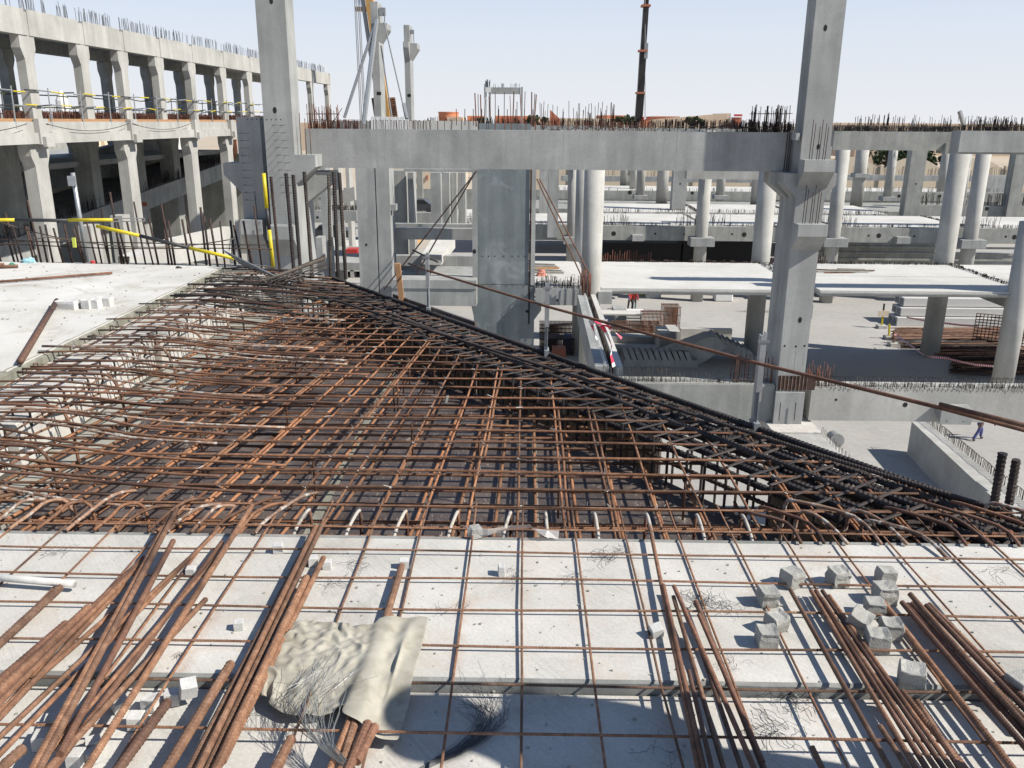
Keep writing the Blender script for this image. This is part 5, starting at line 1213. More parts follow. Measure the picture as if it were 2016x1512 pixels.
beam(772, 940, 441, 450, 45.4, 'thin pale beam just behind the upper tie beam', depth=.4, holes=())
beam(775, 938, 504, 524, 47.0, 'shaded lower tie beam left of the wall panel', depth=.5)
beam(795, 945, 333, 338.5, 48.0, 'grey soffit beam seen just under the long beam left of the wall panel', depth=.8)
column(805, 816, 340, 555, 49.0, 'pale narrow column with sunlit edge left of the diagonal props', zb=ZL1 - 1, depth=1.2, m='precast')
column(776, 801, 336, 545, 50.0, 'grey column in part shade behind the small bracket, rust marks low down', zb=ZL1 - 1, depth=1.6, m='precast2', rights=())
column(848, 868, 340, 445, 60, 'grey column behind the tie beams, third from the wall panel', zb=ZL1, depth=1.0)
column(869, 885, 340, 445, 61, 'bright-edged column behind the tie beams, next to the props', zb=ZL1, depth=1.6)
column(889, 899, 340, 445, 62, 'slim bluish column behind the crossing of the props', zb=ZL1, depth=.9)
column(902, 916, 340, 445, 63, 'slim column nearest the wall panel behind the props', zb=ZL1, depth=1.4)
t = thing('stair_slab', 'sloping pale slab with rusty bars seen under the tie beam left of the wall panel', 'slab', (-6, 50, -6))
a, c, d, e = P(835, 500, Y=46), P(880, 478, Y=52), P(895, 472, Y=52), P(868, 503, Y=46)
q = [P(830, 502, Y=46), P(868, 504, Y=46), P(896, 472, Y=53), P(850, 470, Y=53)]
b = MB(); vs = [tuple(v) for v in q] + [tuple(v - Vector((0, 0, .5))) for v in q]
b.add(vs, [(0, 1, 2, 3), (7, 6, 5, 4), (0, 4, 5, 1), (1, 5, 6, 2), (2, 6, 7, 3), (3, 7, 4, 0)]).build('slab_body', M['white_slab'], t)
fuzz(t, q[0].x, q[0].x + .6, 46, 52, -5.8, 40, .4, .01, 'starter_red', seed=33)
# floor slabs in this bay
def slab(x0, x1, y0, y1, z, label, th=.45, n=0, m='white_slab', lip=True):
    t = thing('floor_slab', label, 'floor slab', ((x0 + x1) / 2, y0, z - th))
    if n:
        for i in range(n):
            ya, yb = y0 + (y1 - y0) * i / n, y0 + (y1 - y0) * (i + 1) / n - .03
            MB().box(x0, x1, ya, yb, z - th * .55, z + R.uniform(-.012, .012), .004).build('floor_plank', M[m], t)
        MB().box(x0, x1, y0 + .003, y1, z - th, z - th * .56).build('slab_soffit', M['precast_warm'], t)
    else: MB().box(x0, x1, y0, y1, z - th, z).build('slab_body', M[m], t)
    return t
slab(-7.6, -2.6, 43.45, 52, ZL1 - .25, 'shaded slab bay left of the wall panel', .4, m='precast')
s1 = slab(.6, 3.3, 43.4, 51.8, ZL1, 'small pale slab bay between the wall panel and the round column, timber lying on it', .4)
s2 = slab(3.95, 14.1, 43.1, 51.9, ZL1, 'white plank floor bay right of the near round column, shadows across it', .28, 6)
s3 = slab(15.0, 25.4, 43.1, 51.9, ZL1, 'white floor bay right of the tall right column, long shadow along its front', .28, 6)
s4 = slab(25.95, 37, 43.8, 51.9, ZL1, 'white floor bay at the right frame beyond a dark joint', .28)
for s_x, tt in ((4.0, s2), (15.0, s3)): MB().box(s_x, s_x + 10.1, 43.02, 43.09, ZL1 - .16, ZL1 - .10).build('edge_lip', M['precast'], tt)
fuzz(s2, 4, 14, 51.7, 51.9, ZL1, 120, .12, .02, 'starter', seed=41)
fuzz(s3, 15, 25.4, 51.7, 51.9, ZL1, 120, .12, .02, 'starter', seed=42)
fuzz(s1, .9, 3.2, 43.4, 45, ZL1, 36, .4, .014, 'stirrup_grey', seed=43)
crumple(1066, 543, ZL1, .28, .2, .32, 'pink', 'wrapped_bundle', 'small pinkish wrapped bundle on the slab right of the wall panel', 'bundle', 12)
for i in range(5):
    a = P(1062 + i * 4, 520 + i * 4, Z=ZL1 + .06); tag(MB().obox(a, (.9, .2 * (i % 3 - 1), 0), (0, .08, 0), (0, 0, .05)).build('timber_board', M['wood' if i == 2 else 'ledge']), ('grey' if i != 2 else 'brown') + ' timber board, ' + ORD[i] + ' from the back in the scatter right of the wall panel', 'timber board', 'boards scattered on the small slab')
a = P(1650, 535, Z=ZL1 + .04)
bd = thing('board_pile', 'scattered brown boards and bars on the white slab right of the right column', 'boards', a)
for i in range(9): MB().obox(a + Vector((R.uniform(-1, 1.1), R.uniform(-.6, .9), R.uniform(0, .06))), (R.uniform(.6, 1.3), R.uniform(-.2, .2), 0), (0, .05, 0), (0, 0, .03)).build('board', M['rust_brown' if i % 2 else 'ledge'], bd)

# cross beams under the slabs along Y
def ybeam(x, w_, y0, y1, z0, z1, label, m='precast', sti=True, seed=0, name='cross_beam'):
    t = thing(name, label, 'beam', (x, y0, z0)); MB().box(x - w_ / 2, x + w_ / 2, y0, y1, z0, z1).build('beam_body', M[m], t)
    if sti: fuzz(t, x - w_ / 2 + .05, x + w_ / 2 - .1, y0, y1, z1, int((y1 - y0) * 9), .14, .02, 'starter', seed=seed)
    return t
ybeam(3.62, .60, 43.9, 51.9, ZL1 - 1.15, ZL1 - .06, 'beam under the joint between the small and the white slab bays', seed=50)
ybeam(25.68, .50, 43.9, 51.9, ZL1 - 1.15, ZL1 - .03, 'beam in the dark joint between the two right slab bays', seed=51)
ybeam(14.5, .80, 43.9, 51.9, ZL1 - 1.15, ZL1 - .06, 'beam hidden behind the right column between two white bays', seed=52)
# the beam running towards the viewer from the near round column
ib = thing('edge_girder', 'white girder running towards the viewer from the near round column, stirrups in its groove', 'girder', (2.95, 30, ZL1 - 1))
q0, q1 = P(1152, 583, Z=ZL1), P(1180, 583, Z=ZL1); r0, r1 = P(1176, 718, Z=ZL1), P(1213, 716, Z=ZL1)
def yprism(ax0, ax1, bx0_, bx1_, y0, y1, z0, z1, name, m):
    vs = [(ax0, y0, z0), (ax1, y0, z0), (ax1, y0, z1), (ax0, y0, z1), (bx0_, y1, z0), (bx1_, y1, z0), (bx1_, y1, z1), (bx0_, y1, z1)]
    return MB().add(vs, [(0, 1, 2, 3), (7, 6, 5, 4), (0, 4, 5, 1), (1, 5, 6, 2), (2, 6, 7, 3), (3, 7, 4, 0)]).build(name, m, ib)
gx = lambda a, k: a + (0.9) * k
yprism(2.50, 2.98, 2.64, 3.06, 28.5, 41.5, ZL1 - 1.1, ZL1, 'left_upstand', M['precast'])
yprism(3.23, 3.47, 3.30, 3.52, 28.5, 41.5, ZL1 - 1.1, ZL1 - .02, 'right_upstand', M['white_slab'])
yprism(2.98, 3.23, 3.06, 3.30, 28.5, 41.5, ZL1 - 1.1, ZL1 - .30, 'groove_floor', M['precast'])
y = 28.7
while y < 41.4:
    for X in (2.85, 3.12): put_stirrup(ib, (.05, .12 if X < 3 else .34, .010, 'white' if X < 3 else 'stirrup_grey', 'x'), (X + .01 * (y - 28.5), y, ZL1 if X < 3 else ZL1 - .3), 0)
    y += .20
bar_cluster(ib, 2.7, 3.4, 41.0, 41.6, ZL1 - .1, 14, .9, 1.6, .022, 'starter_red', seed=55, ties_=0)

# ================================================================ round columns
def rcol(px, py, Y, dia, label, zb=ZG, zt=1.0, box=None, name='round_column', m='precast_warm', cap=None):
    c = P(px, py, Y=Y); t = thing(name, label, 'column', (c.x, Y, zb))
    MB().tube([(c.x, Y, zb), (c.x, Y, zt)], dia / 2, 28).build('shaft', M[m], t, smooth=False)
    for f in t.children[0].data.polygons: f.use_smooth = len(f.vertices) == 4
    if box:
        for byt, byb, w_, pj in box:
            zt_ = P(px, byt, Y=Y - pj).z; zb_ = P(px, byb, Y=Y - pj).z
            MB().box(c.x - w_ / 2, c.x + w_ / 2, Y - pj, Y + .6, zb_, zt_, .015).build('collar', M['precast'], t)
    return t, c.x
t, _x = rcol(1167, 450, 43.0, 1.0, 'near thick round column right of the wall panel, the white girder starts at its foot')
MB().box(_x + .35, _x + 1.05, 42.5, 43.3, P(1213, 599, Y=42.5).z, P(1213, 575, Y=42.5).z).build('collar', M['precast'], t)
rcol(1147, 450, 52.0, .95, 'round column half hidden directly left of the near thick round one')
rcol(1504, 440, 52.5, 1.1, 'sunlit round column just left of the tall right column, bars at its foot')
rcol(1871, 430, 52.4, 1.12, 'thick round column on the right rising from the slab joint, reddish bars at its foot')
rcol(1990, 660, 43.2, 1.05, 'round column at the right frame beyond the piled bars', zt=-3)
rcol(1492, 640, 52.0, .01, 'thin rod hidden behind the right column') if False else None
G7 = 'round columns of the second row'
rcol(1129, 400, 69.0, .95, 'second-row round column left of the near thick one, on a square collar', box=[(467, 481, 1.5, .75)])
rcol(1385, 400, 69.0, 1.0, 'second-row round column in front of the long pierced beam, centre right', box=[(469, 486, 1.9, .8)])
rcol(1648, 400, 69.0, 1.05, 'second-row round column just right of the tall right column', box=[(470, 487, 1.9, .8)])
rcol(1921, 400, 69.0, 1.10, 'second-row round column behind the thick reddish-footed one', box=[(473, 490, 1.95, .8)])
for px, Y, d, bx_, lab in ((1262, 97, .95, 385, 'slim far round column left of the pair above the second slab'), (1305, 92, 1.2, None, 'far round column with a leaning strut beside it'), (1420, 98, .95, 385, 'slim far round column centre right on a small collar'),
                      (1492, 92, 1.1, None, 'far round column seen just left of the sunlit one'), (1692, 92, 1.25, 342, 'far round column with a pale box, right of the tall right column'), (1752, 98, .95, 388, 'slim far round column right of the pale box one'),
                      (1856, 108, 1.0, None, 'far slim round column left of the thick right one'), (1228, 118, .95, None, 'farthest slim round column under the long beam'), (1247, 112, .9, None, 'farthest round column beside the slimmest one'),
                      (1898, 98, 1.0, 392, 'far round column between the two thick right ones')):
    rcol(px, 350, Y, d, lab, zb=ZL1 - .2, zt=.6 if px > 1600 else 1.0, box=[(bx_, bx_ + 8, 1.5, .8)] if bx_ else None)
for px, Y, w_, lab in ((1339, 84, 1.35, 'square grey column standing at the back slab joint, centre right'), (1803, 84, 1.5, 'square speckled column at the back slab joint on the right'), (2004, 84, 1.2, 'square column near the right frame at the back slab joint'),
                        (1090, 66, .8, 'square column in shade right of the wall panel'), (1072, 80, .9, 'slim square column immediately right of the wall panel edge')):
    c = P(px, 370, Y=Y); column(px - w_ * 845 / Y, px + w_ * 845 / Y, 300, 415, Y, lab, zb=ZL1 - .4, zt=1.0, depth=1.1, m='precast2' if px > 1700 else 'precast', holes=((px, 362, .08),) if px in (1339, 1803) else ())

# ================================================================ first-level beams and slabs further back
beam(1180, 1515, 446, 474, 69.9, 'long pierced beam of the second row left of the right column', depth=.9, x0=-5, x1=19.6, m='precast2', holes=((1208, 460, .20), (1290, 460, .09), (1347, 461, .07), (1441, 461, .09), (1465, 462, .2), (1090, 458, .1)), brackets=((1245, 1268, 463, 475, .6),), fz=(300, .26, .014, 'stirrup_grey', 'projecting_bars', 61))
beam(1650, 1890, 449, 478, 69.9, 'long pierced beam of the second row on the right', depth=.9, x0=20.0, x1=48, m='precast2', holes=((1710, 464, .09), (1730, 464, .2), (1800, 465, .09), (1980, 466, .1), (1997, 467, .2)), brackets=((1766, 1793, 467, 480, .6),), fz=(340, .26, .014, 'stirrup_grey', 'projecting_bars', 62))
q = random.Random(8)
for x0, x1, lab in ((-4.5, 6.3, 'white slab bay of the second row behind the wall panel'), (6.7, 14.6, 'white slab bay of the second row, centre'), (15.0, 25.1, 'white slab bay of the second row behind the right column'), (25.5, 36.4, 'white slab bay of the second row with a triangular shadow'), (36.8, 50, 'white slab bay of the second row at the right frame')):
    s = slab(x0, x1, 71.0, 80.6, ZL1, lab, .45)
    fuzz(s, x1 - 2.2, x1 + .3, 70.9, 71.2, ZL1, 30, .95, .015, 'starter', seed=int(x1 * 7), hair=False)
    fuzz(s, x0 + .1, x0 + 1.8, 70.9, 71.2, ZL1, 22, .95, .015, 'starter', seed=int(x1 * 9), hair=False)
for x0, x1, lab in ((7.0, 16.2, 'white slab bay of the third row, centre'), (16.8, 25.2, 'white slab bay of the third row behind the right column'), (25.8, 34.0, 'white slab bay of the third row right of the right column')):
    s = slab(x0, x1, 82.0, 90.8, ZL1, lab, .45)
    fuzz(s, x0, x1, 81.9, 82.1, ZL1, 90, .35, .013, 'stirrup_grey', seed=int(x1 * 5))
ybeam(16.5, .6, 82, 90.8, ZL1 - .9, ZL1 - .04, 'beam in the slab joint of the third row, centre', seed=70)
ybeam(25.3, .5, 71, 90.8, ZL1 - .9, ZL1 - .04, 'beam in the slab joint of the back rows right of centre', seed=71)
ybeam(36.6, .5, 71, 80.6, ZL1 - .9, ZL1 - .04, 'beam in the slab joint of the second row on the right', seed=72)
beam(1190, 1325, 376, 394, 104, 'far pierced beam of the third row, centre', depth=.9, x0=4, x1=27, m='precast2', holes=((1240, 379, .25), (1363, 380, .2)), fz=(90, .4, .018, 'stirrup_grey', 'projecting_bars', 63))
beam(1650, 1890, 378, 396, 104, 'far pierced beam of the third row on the right', depth=.9, x0=28, x1=62, m='precast2', holes=((1770, 386, .2), (1850, 386, .2)), fz=(180, .5, .018, 'stirrup_grey', 'projecting_bars', 64))
slab(4, 30, 107, 117, ZL1, 'thin white strip of farthest slab, centre', .45); slab(31, 60, 107, 117, ZL1, 'thin white strip of farthest slab on the right', .45)
beam(1190, 1330, 347, 358, 121, 'farthest low grey beam under the long beam, centre', depth=.9, x0=5, x1=36, m='precast', fz=(80, .7, .02, 'stirrup_grey', 'projecting_bars', 65))
beam(1650, 1900, 345, 356, 121, 'farthest low grey beam with bars on the right', depth=.9, x0=37, x1=80, m='precast', fz=(150, 1.1, .02, 'stirrup_grey', 'projecting_bars', 66))
beam(1352, 1500, 337, 353, 66, 'mid-height grey beam just under the long beam, left of the right column', depth=.9, m='precast_warm')
# first-level right block beyond the square columns
beam(1880, 2016, 405, 428, 84.5, 'low grey beam with fine bars at the far right', depth=.9, x0=37.2, x1=52, m='precast2', holes=((1943, 411, .2),), fz=(120, 1.1, .025, 'stirrup_grey', 'projecting_bars', 67))
beam(1925, 2000, 345, 405, 110, 'far grey stair wall at the right with a pale patch', depth=.6, m='precast')

# ================================================================ top level beams right of the right column
t, X0, X1, z0, z1 = beam(1641, 1884, 259, 296, 43.2, 'speckled top beam right of the right column, rebar lettering on top', depth=.8, m='precast2', x1=P(1886, 280, Y=43.2).x)
lattice(t, X0, X1, 43.3, z1, 81, 'stirrup_grey', .014, .26, n=70, w_=.3); fuzz(t, X0, X1, 43.3, 43.9, z1, 300, .26, .011, 'stirrup_grey', seed=82)
fuzz(t, X1 - 3.0, X1 - .2, 43.3, 43.9, z1, 34, .72, .012, 'stirrup_grey', seed=83, hair=False)
t, X0, X1, z0, z1 = beam(1887, 2080, 258, 304, 41.6, 'long top beam at the right frame overlapping the speckled one', depth=.8, m='precast', x1=34, ledge=(.10, .95))
fuzz(t, X0, X1, 41.7, 42.3, z1, 330, .28, .012, 'stirrup_grey', seed=84); fuzz(t, X0 + .4, X0 + 2.4, 41.7, 42.3, z1, 60, .62, .013, 'starter', seed=85, hair=False)
t, X0, X1, z0, z1 = beam(1862, 1908, 282, 303, 43.0, 'stepped bearing head on top of the thick right round column', depth=1.0, m='precast2', name='bearing_head')
# far bars on the horizon above the beam
hz = thing('roof_level_bars', 'low band of distant bars and beam tops along the horizon behind the top beam', 'bars', (30, 75, 1.2))
for k, (x0, x1, Y, n, h) in enumerate(((-8, 18, 70, 420, .7), (19, 46, 70, 420, .42), (-5, 30, 100, 200, .9), (28, 66, 96, 220, .6), (1, 6, 58, 40, 1.6), (22, 25, 60, 26, 1.1), (31, 34, 60, 40, 1.0))):
    fuzz(hz, x0, x1, Y, Y + .8, 1.1, n, h, .022, 'starter_red' if k in (2, 4) else 'starter', seed=90 + k, hair=k < 2, lean=.06)
for k, (px, w_) in enumerate(((1161, 4), (1186, 6), (1205, 4))):
    a = P(px, 228, Y=60); bar_cluster(hz, a.x - .05, a.x + w_ * .04, 60, 60.3, 1.2, 7, .7, .95, .02, 'starter', seed=120 + k, ties_=0, name='far_bar')
for k, (x0, x1, Y, m, z1) in enumerate(((-9.5, -3.2, 60, 'white_slab', 1.55), (-14, -10, 64, 'precast', 1.5), (-3.0, 6.0, 66, 'precast', 1.3), (6.3, 19, 70, 'precast', 1.12), (19.5, 46, 71, 'precast', 1.12))):
    tag(MB().box(x0, x1, Y, Y + .8, z1 - 1.0, z1).build('top_level_beam', M[m]), ('bright white', 'grey', 'pale grey', 'grey', 'grey')[k] + ' top-level beam on the horizon, ' + ('behind the bars near the braced columns', 'left of the braced columns', 'behind the wall panel bars', 'above the centre of the long beam', 'right of the right column')[k], 'beam')

# ================================================================ braced tall columns, cranes
def brace_col(x0p, x1p, x2p, ytp, ybp, Y, label, zb=ZL1, corb=None, lean=None, up=None):
    x0, x1, z0, z1 = fr(x0p, x1p, ytp, ybp, Y); dp = (P(x2p, 150, X=x1).y - Y)
    dp = max(.5, min(dp, 2.2))
    t = thing('braced_column', label, 'column', ((x0 + x1) / 2, Y, zb))
    Rr = [(P(x1p, a, Y=Y).z, b_, c_, d_) for a, b_, c_, d_ in corb]
    MB().prism(side_corbel_profile(x0, x1, zb, z1, [], Rr), 'y', Y, Y + dp).build('shaft', M['precast'], t)
    return t, x0, x1, z1
t, x0, x1, z1 = brace_col(733, 747, 757, 3, 240, 60, 'tall braced column nearer the crane, with a bracket near its top', corb=[(45, .55, .35, .8)])
MB().box(x1 + .05, x1 + .45, 60.2, 60.5, P(752, 30, Y=60).z, P(752, 14, Y=60).z).build('lifting_frame', M['alu'], t)
MB().tube([P(757, 25, Y=60.2), P(757, 44, Y=60.2)], .04, 5).build('lifting_pin', M['alu'], t)
for px in (745, 749): hole(t, px - 1, 184, 60, .09, 1.4)
t2_, x0, x1, z1 = brace_col(797, 808, 814, 49, 245, 68, 'shorter braced column on the right of the pair', corb=[(85, .55, .35, .8)])
front_corbel(t2_, x0, x1, 67.998, P(802, 82, Y=67.5).z, .6, .4, .9)
MB().box(x1 + .02, x1 + .3, 68.2, 68.5, P(811, 66, Y=68).z, P(811, 58, Y=68).z).build('lifting_frame', M['alu'], t2_)
MB().tube([P(814, 62, Y=68), P(815, 84, Y=68)], .03, 5).build('lifting_pin', M['alu'], t2_)
for px in (805, 808): hole(t2_, px - 1, 188, 68, .09, 1.4)
for a, c, r, m, lab in (((742, 35), (678, 232), .10, 'alu', 'dark grey prop leaning left from the nearer braced column'), ((741, 38), (716, 245), .16, 'galv', 'broad pale prop on the left of the nearer braced column'),
                        ((756, 43), (797, 222), .045, 'alu', 'thin line from the bracket of the nearer braced column to the shorter one'), ((750, 90), (772, 235), .05, 'alu', 'slim prop on the right of the nearer braced column'), ((795, 205), (801, 235), .13, 'alu', 'short dark prop at the foot of the shorter braced column')):
    tag(MB().tube([P(*c, Y=58.5), P(*a, Y=59.8)], r, 6).build('steel_prop', M[m]), lab, 'prop')
cr_ = thing('mobile_crane', 'yellow lattice boom crane rising behind the braced columns with hanging cables', 'crane', (-16, 100, ZG))
a, c = P(722, -40, Y=98), P(762, 232, Y=100)
b = MB(); T = (c - a).normalized(); S = Vector((1, 0, 0)) * .55
b.obox((a + c) / 2, (c - a) / 2, Vector((.42, 0, 0)), Vector((0, .5, 0))); b.build('boom', M['crane_yellow'], cr_)
b = MB(); b.obox((a + c) / 2 + Vector((-.75, 0, 0)), (c - a) / 2, Vector((.16, 0, 0)), Vector((0, .4, 0))); b.build('boom_chord', M['alu'], cr_)
q_ = a.lerp(c, .21); MB().box(q_.x - 1.7, q_.x + .8, q_.y - .3, q_.y + .3, q_.z - .12, q_.z + .3).build('boom_collar', M['crane_yellow'], cr_)
for i in range(9):
    q_ = a.lerp(c, .86 + i * .016); MB().tube([(q_.x - 1.4, q_.y, q_.z), (q_.x + 1.2, q_.y, q_.z + .1)], .16, 5).build('boom_rung', M['rust_brown'], cr_)
MB().box(c.x - 3, c.x + 3, c.y - 2, c.y + 6, ZG, ZG + 3).box(c.x - .5, c.x + .5, c.y - .5, c.y + .5, ZG, c.z).build('crane_carrier', M['crane_yellow'], cr_)
for px in (697, 700, 704, 707): MB().tube([P(px, -20, Y=98), P(px + 13, 245, Y=98)], .05, 4).build('hoist_rope', M['alu'], cr_)
cr2 = thing('mobile_crane', 'black telescopic crane boom rising above the centre of the long beam', 'crane', (25, 160, ZG))
for (a, c, r) in (((1275, -30), (1272, 10), .38), ((1272, 10), (1266, 100), .46), ((1266, 100), (1261, 182), .56), ((1261, 182), (1257, 238), .64)):
    A, C_ = P(*a, Y=160), P(*c, Y=161); MB().obox((A + C_) / 2, (C_ - A) / 2, (r, 0, 0), (0, r, 0)).build('boom_section', M['black'], cr2)
for px, py in ((1272, 11), (1266, 100), (1261, 183)): A = P(px, py, Y=159.5); MB().box(A.x - .75, A.x + .75, 159, 161, A.z - .16, A.z + .16).build('boom_band', M['orange_dark'], cr2)
A = P(1272, 96, Y=159.5); MB().box(A.x - .3, A.x + .3, 159.2, 160, A.z - 1.6, A.z + .9).build('hook_block', M['alu'], cr2)
A = P(1270, 236, Y=161); MB().box(A.x - .7, A.x + .7, 159.5, 163, ZG, A.z + .1).build('crane_cab', M['orange'], cr2)
for dx in (-.5, .5): MB().box(A.x + dx - .12, A.x + dx + .12, 159.4, 159.9, A.z + .1, A.z + .5).build('mirror', M['red'], cr2)
MB().tube([P(1270, -20, Y=160), P(1270, 232, Y=160)], .07, 4).build('hoist_rope', M['alu'], cr2)
t = thing('jib', 'small far crane jib near the horizon on the right', 'crane', P(1900, 250, Y=200))
MB().tube([P(1898, 250, Y=200), P(1889, 219, Y=200)], .5, 5).build('jib_arm', M['alu'], t); MB().tube([P(1889, 219, Y=200), P(1886, 240, Y=200)], .06, 4).build('jib_rope', M['alu'], t)

# frame structure on the horizon
t = thing('portal_frame', 'small unfinished concrete portal on the horizon above the wall panel', 'portal frame', (-1, 110, 1))
for (x0p, x1p, yt, yb, m) in ((953, 958, 165, 250, 'white'), (962, 966, 175, 250, 'precast'), (1025, 1029, 171, 250, 'precast')):
    x0, x1, z0, z1 = fr(x0p, x1p, yt, yb, 110); MB().box(x0, x1, 110, 110.7, ZL1, z1).build('frame_column', M[m], t)
x0, x1, z0, z1 = fr(966.5, 1024.5, 172, 185, 110); MB().box(x0, x1, 110.05, 110.65, z0, z1).build('frame_beam', M['precast'], t)
fuzz(t, x0, x1, 110.1, 110.6, z1, 30, .5, .02, 'galv', seed=140, hair=False)
x0, x1, z0, z1 = fr(956, 966, 172, 182, 109.9); MB().box(x0, x1, 109.6, 109.98, z0, z1).build('frame_bracket', M['white'], t)
fuzz(t, x0, x1, 109.7, 109.9, z1, 10, .9, .06, 'alu', seed=141, hair=False)
# tall bars over the panel are part of it; white formwork panels near the braced columns
for i in range(8):
    a = P(735 + i * 9.5, 250, Y=57); h = (1.1 if i < 7 else .9)
    tag(MB().box(a.x - .13, a.x + .13, 57, 57.1, .9, .95 + h * .75).build('form_panel', M['white']), ORD[i] + ' white upright board from the left behind the stirrups of the long beam', 'board', 'white upright boards behind the long beam')
# ================================================================ left building: two storeys of columns along a facade
KF = .0363
def XF(y): return -27.15 + KF * y
FD = Vector((KF, 1, 0)).normalized(); FN = Vector((1, -KF, 0)).normalized()   # along / outward (to the right)
lbld = thing('left_building', 'long unfinished precast building frame on the left with slender bracketed columns', 'building', (-26, 40, ZG))
def fbox(y0, y1, off0, off1, z0, z1, name, m, parent=None):
    a = Vector((XF(y0), y0, 0)); c = Vector((XF(y1), y1, 0))
    vs = []
    for z in (z0, z1):
        for p, o in ((a, off0), (a, off1), (c, off1), (c, off0)): q = p + FN * o; vs.append((q.x, q.y, z))
    return MB().add(vs, [(3, 2, 1, 0), (4, 5, 6, 7), (0, 1, 5, 4), (1, 2, 6, 5), (2, 3, 7, 6), (3, 0, 4, 7)]).build(name, m, parent or lbld)
upper = [46.6, 52.0, 56.7, 61.8, 67.2, 73.4, 79.6, 86.2, 92.8, 99.7, 107.0]
ZT3, ZB3 = 6.8, 5.55
def fcol(y, off, w_, d, z0, z1, corb=True, name='facade_column', m='precast_warm'):
    # column with flared head: profile in (along, z), extruded across
    hw = d / 2; f = .26
    pr = [(-hw, z0), (-hw, z1 - 1.15), (-hw - f, z1 - .62), (-hw - f, z1), (hw + f, z1), (hw + f, z1 - .62), (hw, z1 - 1.15), (hw, z0)] if corb else [(-hw, z0), (-hw, z1), (hw, z1), (hw, z0)]
    c = Vector((XF(y), y, 0)); vs = []
    for o in (off, off - w_):
        for s, z in pr: q = c + FD * s + FN * o; vs.append((q.x, q.y, z))
    n = len(pr); fs = [tuple(range(n)), tuple(range(2 * n - 1, n - 1, -1))] + [(i, n + i, n + (i + 1) % n, (i + 1) % n) for i in range(n)]
    return MB().add(vs, fs).build(name, M[m], lbld)
for i, y in enumerate(upper):
    fcol(y, 0, .48, .80, 1.3, ZB3)
    y2 = upper[i + 1] if i + 1 < len(upper) else 108.0
    fbox(y + .25, y2 - .25, .05, -.55, ZB3, ZT3, 'facade_beam', M['precast_warm'])
    fbox(y - .24, y + .24, .02, -.6, ZB3, ZT3 - .12, 'column_head', M['precast_warm'])
    fbox(y, y2 - .02, -6.9, -7.7, ZB3 + .1, ZT3 - .1, 'inner_beam', M['precast'])
fbox(38, 46.6, .05, -.55, ZB3, ZT3, 'facade_beam', M['precast_warm'])
fbox(38, 108, -.6, -8.0, ZT3 - .5, ZT3 - .15, 'roof_deck', M['precast'])
fbox(40, 46, -6.9, -7.7, ZB3 + .1, ZT3 - .1, 'inner_beam', M['precast'])
def ffuzz(y0, y1, off0, off1, z, n, h, r, m, seed, name='projecting_bars', hair=False):
    q = random.Random(seed); b = MB()
    for i in range(n):
        y = q.uniform(y0, y1); o = q.uniform(off0, off1); p = Vector((XF(y), y, 0)) + FN * o; hh = h * q.uniform(.75, 1.1)
        if hair: b.tube([(p.x, p.y, z), (p.x, p.y, z + hh), (p.x, p.y + .3, z + hh), (p.x, p.y + .3, z)], r, 3, cap=False)
        else: b.tube([(p.x, p.y, z), (p.x + q.uniform(-.05, .05), p.y, z + hh)], r, 3, cap=False)
    return b.build(name, M[m], lbld, kind='stuff')
for i in range(len(upper) - 1): ffuzz(upper[i] + .5, upper[i + 1] - .4, -.1, -.5, ZT3, 34, .75, .018, 'alu', 200 + i)
ffuzz(38, 46, -.1, -.5, ZT3, 50, .8, .018, 'alu', 215)
for y in (56.5, 69, 76, 82.5, 89.5, 97): fcol(y, -7.2, .62, .62, 1.3, ZB3 + .1, m='precast')
# deck level
fbox(36, 92, .12, -.6, .25, 1.35, 'deck_beam', M['precast_warm']); fbox(36, 92, .30, .121, .25, .80, 'deck_ledge', M['precast_warm'])
fbox(36, 92, -.6, -14, .7, 1.25, 'deck_slab', M['precast'])
fbox(36, 92, .05, -.05, 1.353, 1.50, 'timber_edge', M['wood'])
ffuzz(37, 91, -.1, -1.6, 1.3, 1500, .55, .016, 'starter_red', 220, hair=True)
ffuzz(37, 91, -3, -12, 1.3, 700, .8, .018, 'stirrup_grey', 221)
low = [34.5, 41.9, 48.5, 51.3 + 4.9, 62.5, 69.0, 76.5]
low = [40.0, 46.8, 57.6, 64.5, 71.8, 79.5]
low = [38.6, 46.2, 50.6 + 5.2, 63.4, 70.3]
lowcols = [(46.3, True), (56.3, True), (66.2, True), (73.5, True), (80.4, True)]
for i, (y, f_) in enumerate(lowcols):
    fcol(y, .0, .66, 1.15, ZG, .25)
    fbox(y - .42, y + .42, .42, .125, .22, 1.5, 'beam_head', M['precast_warm'])
    fbox(y - .3, y + .45, .62, .425, .1, .6, 'beam_nib', M['precast_warm'])
    fcol(y - 1.0, -7.2, 1.3, 1.3, ZG, .3, m='precast2'); fcol(y + 2.4, -13.5, 1.3, 1.3, ZG, .3, m='precast2')
fcol(37.5, 0, .95, .95, ZG, .25)
fbox(58, 92, -8, -24, -1.9, -1.5, 'inner_floor', M['precast']); fbox(58, 92, -24, -24.4, -6, 1.2, 'inner_wall', M['precast2'])
fbox(92, 92.4, -1, -24, ZG, -1.9, 'end_wall', M['precast2'])
